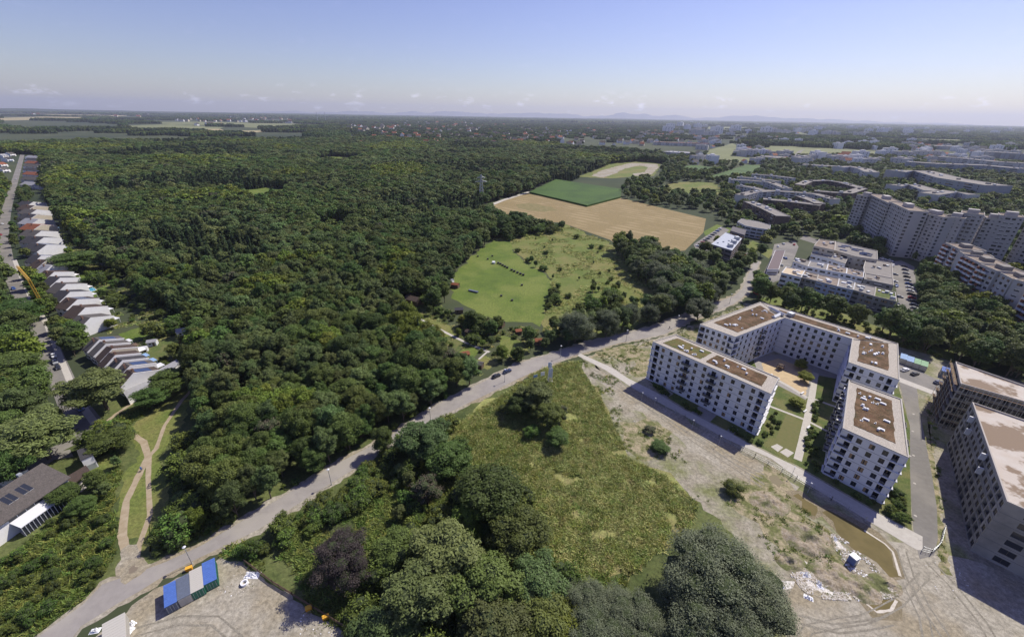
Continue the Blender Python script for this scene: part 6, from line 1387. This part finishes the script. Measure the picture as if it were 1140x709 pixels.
# individually surveyed trees: (kind, crown px, crown radius px, height, label)
SOLO = [('ash_tree',(598,440),24,13.5,'tall dark tree clump leader standing in the reed field by the banner mast'),('broadleaf_tree',(578,450),17,9,'lower tree on the left flank of the field clump'),('broadleaf_tree',(610,462),18,10,'tree on the lower right flank of the field clump'),('shrub',(566,452),12,4.5,'round bush left of the field tree clump'),('broadleaf_tree',(621,487),15,6,'bushy small tree just below the field clump'),('dry_tree',(625,460),9,8,'thin grey half bare tree beside the field clump'),('shrub',(592,480),11,4,'bush in the long shadow below the field clump'),
 ('copper_beech',(380,622),34,13,'copper beech with dark purple foliage beside the low site fence'),
 ('willow_tree',(800,636),54,15,'huge grey green willow at the edge of the bare ground'),('willow_tree',(830,668),44,12,'right-hand lobe of the willow thicket beside the bare ground'),('willow_tree',(762,662),29,10,'left-hand lobe of the willow thicket'),('willow_tree',(800,695),48,12,'lower lobe of the willow thicket at the picture edge'),
 ('willow_tree',(700,690),34,9,'grey willow at the lower picture edge left of the huge willow'),('willow_tree',(655,672),32,9,'grey willow below the reed field'),('willow_tree',(662,705),36,9,'grey willow cut by the lower picture edge'),('lime_tree',(630,695),26,8,'fresh green small tree between the grey willows'),
 ('broadleaf_tree',(545,550),42,15,'big round dark tree in the middle of the lower thicket'),('broadleaf_tree',(575,590),34,13,'dark tree touching the big round one on its lower right'),('ash_tree',(474,492),34,14,'tall tree beside the road bend at the top of the thicket'),('broadleaf_tree',(500,512),28,12,'dark tree right of the road bend tree'),('dry_tree',(475,545),18,11,'half dead grey tree in the upper thicket'),
 ('ash_tree',(500,620),44,16,'broad light tree in the lower thicket right of the copper beech'),('ash_tree',(468,665),40,15,'tree above the lower picture edge beside the copper beech shade'),('broadleaf_tree',(540,655),38,14,'dark tree left of the gap in the lower thicket'),('ash_tree',(600,650),32,12,'tree right of the gap in the lower thicket'),('broadleaf_tree',(605,690),30,11,'tree at the lower picture edge below the gap'),('lime_tree',(520,580),22,10,'light green tree in the centre of the thicket'),('broadleaf_tree',(440,610),26,9,'small tree just right of the copper beech'),('ash_tree',(550,700),40,12,'light tree at the lower picture edge in the thicket'),('ash_tree',(430,700),30,10,'small tree at the lower picture edge beside the fence'),
 ('broadleaf_tree',(735,497),11,3.2,'round bush on the bare ground before the white block') ,('shrub',(816,543),11,3.4,'round green bush alone on the bare ground near the footpath'),('dry_tree',(724,478),8,2.2,'brown withered bush above the round bush'),
 ('ash_tree',(108,432),27,18,'large feathery tree between the street and the row of seven'),('ash_tree',(40,486),29,17,'large feathery tree left of the street bend'),('broadleaf_tree',(10,412),25,15,'dark tree on the left side of the street'),('broadleaf_tree',(8,350),20,14,'dark tree by the street at the picture edge'),
 ('broadleaf_tree',(188,424),18,10,'dark round tree between the light garage roof and the trail'),('broadleaf_tree',(168,442),14,8,'round tree beside the upper trail fork'),('broadleaf_tree',(122,490),16,8,'dark tree beside the lawn at the street bend'),('broadleaf_tree',(72,550),12,6,'dark tree in front of the white conservatory'),('broadleaf_tree',(92,562),11,5,'small dark tree below the patio'),('broadleaf_tree',(88,290),18,13,'dark tree behind the red roofed houses'),
 ('lime_tree',(892,405),7,4.5,'small yellow green tree on the play sand'),('lime_tree',(897,419),7,4.5,'second small yellow green tree at the play sand edge'),('lime_tree',(888,448),8,3.5,'low light bush on the courtyard lawn'),('lime_tree',(367,386),14,13,'bright yellow green tree in the dark wood'),
 ('broadleaf_tree',(975,243),0,0,'')]
for kind, (x, y), rp, h, lab in SOLO:
    if not h: continue
    c = G(x, y, h*.55); dist = (c-Vector((0, 0, CAM_H))).length; rad = rp*dist/FPX*.93
    W0 = {'broadleaf_tree': .33, 'ash_tree': .30, 'lime_tree': .38, 'willow_tree': .46, 'copper_beech': .42, 'dry_tree': .32, 'shrub': .62, 'poplar_tree': .2}[kind]*1.12
    TREES.append((kind, c.x, c.y, h, rad/(W0*h), ('solo', lab)))
for i in range(7): # round roadside trees before the high-rise
    c = G(985+i*11.5, 271+i*2.2, 6); TREES.append(('lime_tree', c.x, c.y, 11, 1.25, ('row', 'round yellow green tree in the row along the lane before the high-rise')))
for i in range(5):
    c = G(700+i*26, 266+i*13, 10); TREES.append(('poplar_tree', c.x, c.y, 17-i*.5, 1.0, ('row2', 'tall slender poplar rising above the tree belt at the stubble field')))
# drop scatter trees that stand inside a surveyed crown
solo = [(t[1], t[2], t[3]*.30*t[4]) for t in TREES if isinstance(t[5], tuple)]
def clash(t):
    return any((t[1]-x)**2+(t[2]-y)**2 < (r*.85)**2 for x, y, r in solo)
TREES = [t for t in TREES if isinstance(t[5], tuple) or t[5] in ('courtyard hedge',) or not clash(t)]
LAB = {'forest': ('{k} in the closed canopy of the large wood', '{k}s of the large wood'), 'street wood': ('{k} in the dense planting left of the street', '{k}s left of the street'), 'tree belt': ('{k} in the belt between the meadow and the stubble field', '{k}s of the field belt'),
 'meadow belt': ('{k} between the rough meadow and the road', '{k}s of the meadow belt'), 'back wood': ('{k} in the dense wood behind the white blocks', '{k}s behind the white blocks'), 'city trees': ('{k} standing between the buildings of the housing estate', '{k}s of the housing estate'), 'street trees': ('{k} between the street and the white row', '{k}s beside the white row'),
 'gardens': ('{k} among the garden plots', '{k}s of the gardens'), 'low scrub': ('{k} in the low scrub above the road at the lower left', '{k}s of the low scrub'), 'trail scrub': ('{k} beside the dirt trails', '{k}s beside the trails'), 'road hedge': ('{k} in the wild hedge below the road', '{k}s of the wild road hedge'),
 'meadow shrubs': ('{k} scattered on the rough meadow', '{k}s of the rough meadow'), 'forest edge': ('{k} where the wood meets the meadow', '{k}s of the wood edge'), 'bottom scrub': ('{k} in the thicket at the lower edge of the picture', '{k}s of the lower thicket'), 'verge': ('{k} on the wood side verge of the road', '{k}s of the road verge'), 'grass belt scrub': ('low {k} in the green belt behind the white blocks', '{k}s of the green belt'), 'courtyard hedge': ('low {k} in the planting beds round the white blocks', '{k}s of the planting beds')}
KN = {'broadleaf_tree': 'dark green broadleaf tree', 'ash_tree': 'feathery mid green tree', 'lime_tree': 'light green rounded tree', 'poplar_tree': 'slender poplar', 'spruce_tree': 'dark pointed spruce', 'willow_tree': 'grey green willow', 'copper_beech': 'copper beech', 'dry_tree': 'half bare grey tree', 'shrub': 'green shrub'}
PERKIND = {'broadleaf_tree': 290, 'ash_tree': 240, 'lime_tree': 120, 'poplar_tree': 60, 'spruce_tree': 240, 'willow_tree': 60, 'copper_beech': 5, 'dry_tree': 9, 'shrub': 290}
def appear(t):
    d = math.hypot(math.hypot(t[1], t[2]), CAM_H); q = proj(np.array([[t[1], t[2], t[3]*.5]]))[0]; v = 1 if (-8 < q[0] < 1148 and 120 < q[1] < 722 and t[2] > 0) else .001
    return t[3]*t[4]/d*v+(10 if isinstance(t[5], tuple) else 0)
byk = {}
for t in TREES: byk.setdefault(t[0], []).append(t)
rest = {'near': [], 'far': []}; nind = 0; PROTO = {}
for kind, L_ in byk.items():
    L_.sort(key=appear, reverse=True)
    for i, t in enumerate(L_):
        k, x, y, h, w, zone = t; d = math.hypot(math.hypot(x, y), CAM_H); nf = len(KINDS[k][0]); fi = rnd.randrange(nf); rz = rnd.uniform(0, 6.28)
        if i < PERKIND[k]:
            if isinstance(zone, tuple): lab, grp = zone[1], (None if zone[0] == 'solo' else {'row': 'round trees before the high-rise', 'row2': 'tall poplars of the belt'}[zone[0]])
            else: a_, b_ = LAB[zone]; lab, grp = a_.format(k=KN[k]), b_.format(k=KN[k].replace('green', 'green'))
            wz = h*w
            if d < 235 and k != 'shrub' or isinstance(zone, tuple):
                r_ = thing(k, lab, CATN[k], (x, y, 0), rz, grp); r_.scale = (wz, wz, h)
                cm, tm = KINDS[k][0][fi]; link('crown', cm, r_); link('trunk', tm, r_)
            else:
                o = link(k, KINDS[k][0][fi][0] if d < 190 and k != 'shrub' else KINDS[k][1][fi] if d < 520 else KINDS[k][2][fi], None, (x, y, 0), rz); o.scale = (wz, wz, h); tag(o, lab, CATN[k], grp)
            nind += 1
        else: rest['near' if d < 300 else 'far'].append((k, fi, x, y, h, w, rz, d))
forms = []; fkey = {}
for k in KINDS:
    for lv in (1, 2):
        for i, me in enumerate(KINDS[k][lv]): fkey[(k, lv, i)] = len(forms); forms.append(me)
for nm, lab in (('near', 'unbroken leafy canopy filling the gaps of the nearer woods'), ('far', 'far stretches of the woods and tree cover running to the horizon')):
    R_ = rest[nm]
    scatter('woodland_canopy', [(r[2], r[3], 0) for r in R_], [fkey[(r[0], 1 if r[7] < 420 else 2, r[1])] for r in R_], [r[6] for r in R_], [(r[4]*r[5], r[4]*r[5], r[4]) for r in R_], forms, lab)
# distant clumps of wood
def clump(seed, n, W_, hz):
    rs = np.random.default_rng(seed); C, N, S_, core = [], [], [], MB()
    for i in range(n):
        a, r = rs.uniform(0, 6.28), W_*math.sqrt(rs.random()); c = np.array([r*math.cos(a), r*math.sin(a), 0]); h = hz*rs.uniform(.7, 1.15); rr = hz*.32*rs.uniform(.8, 1.3); k = 46
        d = rs.normal(size=(k, 3)); d /= np.linalg.norm(d, axis=1, keepdims=True); d[:, 2] = np.abs(d[:, 2])*1.0-.15
        C.append(c+np.array([0, 0, h-rr])+d*rr*rs.uniform(.8, 1.08, (k, 1))); N.append(d+rs.normal(size=(k, 3))*.4); S_.append(np.full(k, rr*.38)*rs.uniform(.6, 1.3, k)); core_blob(core, c+np.array([0, 0, (h-rr)*.55]), rr*1.0, 1, max(1, (h-rr)*.75/rr), 6, 4)
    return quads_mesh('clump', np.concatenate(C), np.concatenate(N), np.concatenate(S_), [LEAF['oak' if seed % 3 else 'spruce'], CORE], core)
cl = [clump(i, 26, 34, 17) for i in range(6)]
rs = np.random.default_rng(99); P = hexgrid(-7000, 9000, 1900, 9000, 52, rs); d = np.hypot(P[:, 0], P[:, 1]); px = proj(np.concatenate([P, np.full((len(P), 1), 8.0)], 1))
ok = (px[:, 0] > -120) & (px[:, 0] < 1260) & (d > 1950)
P = P[ok]; px = px[ok]; dens = np.array([mnoise.noise(Vector((x*.0011, y*.0016, 3)))+.6*mnoise.noise(Vector((x*.004, y*.004, 9))) for x, y in P])
thr = np.where(px[:, 0] < 345, np.where(px[:, 1] < 126.5, -.5, .22), np.where(px[:, 0] < 760, -.45, -.05)); farm = np.zeros(len(P), bool)
for n_, pp, _ in FAR: farm |= inpoly(proj(np.concatenate([P, np.zeros((len(P), 1))], 1)), pp)
leftfields = (px[:, 0] < 345) & (px[:, 1] < 148) & (px[:, 1] > 131) & (dens < .15) & ~inpoly(px, FOREST)
sub = (px[:, 0] > 385) & (px[:, 0] < 830) & (px[:, 1] > 136.5) & (px[:, 1] < 166); ok = (dens > thr) & ~farm & ~leftfields & ~excluded(P) & ~(sub & (rs.random(len(P)) < .35)); P = P[ok]; px = px[ok]; sub = sub[ok]
scatter('far_woodland', np.concatenate([P, np.zeros((len(P), 1))], 1), rs.integers(0, 6, len(P)), rs.uniform(0, 6.28, len(P)), np.repeat(rs.uniform(.8, 1.25, (len(P), 1)), 3, 1)*np.where(sub, .55, 1.0)[:, None], cl, 'distant dark woods in bands toward the horizon')
rs = np.random.default_rng(98); P = hexgrid(-22000, 24000, 8600, 24000, 190, rs); d = np.hypot(P[:, 0], P[:, 1]); dens = np.array([mnoise.noise(Vector((x*.0006, y*.0006, 3))) for x, y in P]); px = proj(np.concatenate([P, np.full((len(P), 1), 8.0)], 1))
ok = (px[:, 0] > -60) & (px[:, 0] < 1200) & (dens > -.15) & (d < 27000); P = P[ok]
scatter('horizon_woodland', np.concatenate([P, np.zeros((len(P), 1))], 1), rs.integers(0, 6, len(P)), rs.uniform(0, 6.28, len(P)), np.stack([rs.uniform(3.5, 5, len(P)), rs.uniform(3.5, 5, len(P)), rs.uniform(1.2, 2.2, len(P))], 1), cl, 'farthest woods melting into the haze at the horizon')
# ------------------------------------------------------------------ reeds, grass, rubble
def tuft(seed, n, r, h, lean=.5, wd=.06):
    rs = np.random.default_rng(seed); b = MB()
    for i in range(n):
        a, q = rs.uniform(0, 6.28), r*math.sqrt(rs.random()); x, y = q*math.cos(a), q*math.sin(a); hh = h*rs.uniform(.5, 1.2); l = rs.normal(size=2)*lean*hh*.5; t = rs.uniform(0, 3.14); dx, dy = math.cos(t)*wd, math.sin(t)*wd
        b.quad((x-dx, y-dy, 0), (x+dx, y+dy, 0), (x+dx*.5+l[0], y+dy*.5+l[1], hh), (x-dx*.5+l[0], y-dy*.5+l[1], hh))
    return b
tr_ = [tuft(i, 30, .7, .42, 2.2, .085).mesh('reed_tuft', LEAF['reed' if i % 2 else 'grass']) for i in range(6)]; tg_ = [tuft(20+i, 26, .7, .40, 1.8, .08).mesh('grass_tuft', LEAF['grass' if i % 3 else 'bush']) for i in range(4)]
tm_ = [tuft(40+i, 26, .8, .25, 2.6, .1).mesh('meadow_tuft', LEAF['grass' if i % 2 else 'reed']) for i in range(4)]
def cover(name, polys, s, meshes, sc, label, seed, noisek=None, lo=-1, z=0.02):
    rs = np.random.default_rng(seed); out = []
    for poly in polys:
        x0, x1, y0, y1 = wbounds(poly, 0); P = hexgrid(x0, x1, y0, y1, s, rs, .5); px = proj(np.concatenate([P, np.zeros((len(P), 1))], 1)); P = P[inpoly(px, poly)]
        if noisek: P = P[np.array([mnoise.noise(Vector((x*noisek, y*noisek, seed))) > lo for x, y in P], bool)] if len(P) else P
        out.append(P)
    P = np.concatenate(out); P = P[~excluded(P)]; k = rs.uniform(*sc, (len(P), 1)); nz_ = np.array([1+.45*mnoise.noise(Vector((x*.3, y*.3, 2))) for x, y in P])[:, None] if len(P) < 60000 else 1
    scatter(name, np.concatenate([P, np.full((len(P), 1), z)], 1), rs.integers(0, len(meshes), len(P)), rs.uniform(0, 6.28, len(P)), np.concatenate([k, k, k*nz_], 1), meshes, label)
cover('reed_grass', [REED], .78, tr_, (.8, 1.5), 'tall golden green reed grass of the field', 41, .16, -.42)
cover('rough_grass', [[(300,600),(350,580),(420,540),(500,500),(560,440),(640,405),(600,470),(580,560),(640,640),(700,640),(690,760),(380,760),(340,660)], [(240,612),(272,600),(300,640),(272,626)], TRAILSCR, MIDSCR, [(134,600),(130,560),(140,525),(158,505),(175,520),(165,600)], LOWSCRUB], 1.25, tg_, (.9, 1.8), 'rough green weeds between the bushes', 42, .12, -.55)
cover('garden_weeds', [GARDENS, LGARD], 1.6, tm_, (.8, 1.6), 'tall grass between the garden plots', 45, .1, -.1)
cover('rough_grass', [MEADOW], 2.3, tm_, (1.0, 2.0), 'tall tufts of the rough meadow', 43, .06, -.05)
cover('weeds', [SITE[:7]+[(760,380),(700,420),(670,440)], [(850,515),(900,570),(930,600),(950,640),(880,640),(810,560)], [(700,470),(745,480),(790,560),(740,530)], [(1032,440),(1056,452),(1044,475),(1052,600),(1060,640),(1046,640),(1036,560)], [(640,402),(668,402),(690,450),(712,512),(690,500)]], 1.7, tg_, (.5, 1.3), 'sparse weeds on the bare construction ground', 44, .14, .02)
chunk = []
for s_ in range(5):
    rs = np.random.default_rng(s_); b = MB(); n = 7; base = [np.array([math.cos(i/n*6.283), math.sin(i/n*6.283)])*rs.uniform(.3, .6) for i in range(n)]
    lo_ = [(*(p*1.15), -.05) for p in base]; up_ = [(*(p*.7+rs.normal(size=2)*.08), rs.uniform(.2, .5)) for p in base]
    for i in range(n): b.quad(lo_[i], lo_[(i+1) % n], up_[(i+1) % n], up_[i])
    c = (0, 0, rs.uniform(.3, .6))
    for i in range(n): b.poly([up_[i], up_[(i+1) % n], c])
    chunk.append(b.mesh('rubble_chunk', [rim, tarp, soil, rim, soil][s_]))
def rubble(name, polys, dens_, sc, label, seed):
    rs = np.random.default_rng(seed); out = []
    for poly, k in polys:
        P = np.array([G(*p).to_2d()[:] for p in poly]); lo, hi = P.min(0), P.max(0); Q = rs.uniform(lo, hi, (int(dens_*k), 2)); out.append(Q[inpoly(Q, [tuple(p) for p in P])])
    P = np.concatenate(out); m_ = np.array([mnoise.noise(Vector((x*.35, y*.35, seed))) > -.05 for x, y in P]); P = P[m_]; k = rs.uniform(*sc, (len(P), 1))
    scatter(name, np.concatenate([P, np.zeros((len(P), 1))+.0], 1), rs.integers(0, 5, len(P)), rs.uniform(0, 6.28, len(P)), np.concatenate([k*1.3, k, k*.8], 1), chunk, label)
rubble('white_rubble', [([(880,640),(898,625),(915,635),(945,640),(960,650),(1000,650),(1000,665),(965,668),(935,668),(900,665)], 34000), ([(925,592),(940,600),(975,630),(985,645),(950,640),(930,615)], 2500)], 1, (.10, .5), 'chalky white broken rubble strewn round the puddles', 61)
rubble('loose_stones', [([(232,640),(262,630),(290,650),(272,664),(240,662)], 260), ([(330,690),(345,680),(385,705),(350,730),(310,720)], 320), ([(470,470),(502,457),(520,452),(496,468),(478,484)], 500), ([(690,470),(720,500),(740,525),(760,540),(740,500),(710,460)], 420), ([(1030,620),(1060,615),(1090,660),(1060,670),(1030,650)], 160)], 1, (.10, .3), 'loose grey stones on the bare ground', 62)
# bits of white sheeting among the rubble
for i, (p, s) in enumerate([((897,640),3),((912,650),2.6),((900,665),2),((930,600),1.6),((868,651),2.2),((106,702),2.0),((143,704),2.2),((147,694),1.8)]):
    q = G(*p); r_ = link('plastic_sheet', crumple(s, s*.6, .7, 10, i+5).mesh('plastic_sheet', tarp), None, q, i*1.3)
    if i < 5: tag(r_, 'crumpled white sheeting lying in the rubble round the puddles', 'sheet', 'white sheeting in the rubble')
    else: tag(r_, 'crumpled white sheeting beside the container at the lower edge', 'sheet', 'white sheeting by the lower container')
# play equipment & benches in the courtyard
r_ = thing('play_frame', 'small play frame with a red roof on the courtyard sand', 'play frame', G(868,411), .4); b = MB()
for x, y in ((-1, -1), (1, -1), (1, 1), (-1, 1)): b.box(x, y, 0, .15, .15, 2.4)
b.build('post', wood, r_); b = MB(); b.box(0, 0, 1.1, 2.2, 2.2, .12); b.build('deck', wood, r_); b = MB(); b.box(0, 0, 2.4, 1.9, 1.9, .2); b.build('roof', rooftile['brown'], r_); b = MB(); b.quad((1.1, -.4, 1.2), (3.4, -.4, .2), (3.4, .4, .2), (1.1, .4, 1.2)); b.quad((1.1, .4, 1.18), (3.4, .4, .18), (3.4, -.4, .18), (1.1, -.4, 1.18)); b.build('slide', steel, r_)
bn = None
for p in ((858,418),(866,423),(893,438),(896,458),(900,476)):
    if bn is None:
        bn = thing('bench', 'pale bench beside the courtyard paths', 'bench', G(*p), .6, 'courtyard benches'); b = MB(); b.box(0, 0, .4, 2.4, .6, .12); b.build('seat', unit, bn); b = MB(); b.box(-1, 0, 0, .15, .5, .4); b.build('leg', conc, bn); b = MB(); b.box(1, 0, 0, .15, .5, .4); b.build('leg', conc, bn)
    else: dup(bn, G(*p), .6)
# cyclists on the road
def cyclist(p, ang, lab, shirt):
    r_ = thing('bicycle', lab+' bicycle', 'bicycle', G(*p), ang); b = MB()
    for x in (-.52, .52):
        b2 = MB(); n = 14
        for i in range(n): a0, a1 = 6.283*i/n, 6.283*(i+1)/n; b2.bar((x+.33*math.cos(a0), 0, .34+.33*math.sin(a0)), (x+.33*math.cos(a1), 0, .34+.33*math.sin(a1)), .05)
        b2.build('wheel', black, r_)
    b.bar((-.52, 0, .34), (0, 0, .3), .04); b.bar((0, 0, .3), (.38, 0, .85), .04); b.bar((-.52, 0, .34), (-.15, 0, .85), .04); b.bar((-.15, 0, .85), (.38, 0, .85), .04); b.bar((.38, 0, 1.0), (.52, 0, .34), .04); b.bar((.38, -.25, 1.02), (.38, .25, 1.02), .04); b.build('frame', black, r_)
    joints = [(-.15, 0, .95), (-.05, 0, 1.2), (.05, 0, 1.45), (.1, 0, 1.6), (.14, 0, 1.72), (.08, .2, 1.42), (.25, .24, 1.2), (.38, .22, 1.05), (.08, -.2, 1.42), (.25, -.24, 1.2), (.38, -.22, 1.05), (-.12, .12, .93), (.2, .12, .75), (.02, .12, .3), (-.12, -.12, .93), (.22, -.12, .85), (.08, -.12, .45)]
    rad = [.15, .14, .16, .06, .11, .07, .05, .04, .07, .05, .04, .10, .07, .05, .10, .07, .05]; E_ = [(0, 1), (1, 2), (2, 3), (3, 4), (2, 5), (5, 6), (6, 7), (2, 8), (8, 9), (9, 10), (0, 11), (11, 12), (12, 13), (0, 14), (14, 15), (15, 16)]
    me = bpy.data.meshes.new('person'); me.from_pydata(joints, E_, []); me.materials.append(shirt); o = link('person', me, None, G(*p), ang); s = o.modifiers.new('skin', 'SKIN'); 
    for v, r0 in zip(me.skin_vertices[0].data, rad): v.radius = (r0, r0)
    me.skin_vertices[0].data[0].use_root = True; o.modifiers.new('sub', 'SUBSURF').levels = 1; tag(o, lab, 'person')
cyclist((745,366), .5, 'person in dark clothes riding on the road beside the grass strip', navy_ := mat('cloth_navy', (.04, .05, .09)))
cyclist((793,344), .6, 'person in dark clothes riding near the narrow end of the road', navy_)
cyclist((158,524), 1.8, 'person in a blue top riding on the dirt trail', mat('cloth_blue', (.08, .18, .45)))
# ------------------------------------------------------------------ mountains and horizon ridges
def ridge(name, D, az0, az1, prof, m_, thick=1500, n=240, zs=1):
    b = MB(); pts = []
    for i in range(n+1):
        a = R(az0+(az1-az0)*i/n); z = prof(i/n); pts.append((a, z))
    for (a0, z0), (a1, z1) in zip(pts[:-1], pts[1:]):
        f0 = (D*math.sin(a0), D*math.cos(a0)); f1 = (D*math.sin(a1), D*math.cos(a1)); k = (D+thick)/D; g = (D+2*thick)/D
        b.quad((*f0, 0), (*f1, 0), (f1[0]*k, f1[1]*k, z1), (f0[0]*k, f0[1]*k, z0)); b.quad((f0[0]*k, f0[1]*k, z0), (f1[0]*k, f1[1]*k, z1), (f1[0]*g, f1[1]*g, 0), (f0[0]*g, f0[1]*g, 0))
    o = b.build(name, m_); o['kind'] = 'structure'
hillm = mat('hill_wood', (.035, .05, .03), .95, (.05, .065, .035), .002, 6)
ridge('hills', 15000, -56, 56, lambda t: max(0, 55*(.55+.8*mnoise.noise(Vector((t*7, 0, 1)))+.25*mnoise.noise(Vector((t*40, 0, 2))))+(90*max(0, 1-t/.22))), hillm, 900)
ridge('hills', 21000, -56, 56, lambda t: max(0, 80*(.5+.8*mnoise.noise(Vector((t*9, 3, 1)))+.2*mnoise.noise(Vector((t*50, 0, 2))))), hillm, 900)
def alps(t):
    e = 1-abs((t-.58)/.42)**3 if .16 < t < 1 else 0; n = mnoise.noise(Vector((t*16, 1, 1)))*.6+mnoise.noise(Vector((t*45, 1, 4)))*.4+mnoise.noise(Vector((t*120, 1, 4)))*.15
    return max(0, 330*e*(.75+n*1.0))
rock = mat('mountain_rock', (.20, .21, .24), .95)
ridge('mountains', 27000, -48, 48, alps, rock, 1500, 420)
# ------------------------------------------------------------------ haze
b = MB(); b.box(0, 0, -1, 66000, 66000, 640); hz = b.build('haze', None or mat('haze_air', (1, 1, 1))); hz['kind'] = 'stuff'; hz['label'] = 'thin blue summer haze in the air'
M = MATS['haze_air']; t = M.node_tree; t.nodes.clear(); o_ = t.nodes.new('ShaderNodeOutputMaterial'); pv = t.nodes.new('ShaderNodeVolumePrincipled'); pv.inputs['Color'].default_value = (.78, .84, 1, 1); pv.inputs['Density'].default_value = 4.6e-5; pv.inputs['Anisotropy'].default_value = .25
t.links.new(pv.outputs[0], o_.inputs['Volume'])
print('trees', len(TREES), 'individual', nind, 'rest', {k: len(v) for k, v in rest.items()}, 'objects', len(S.objects))
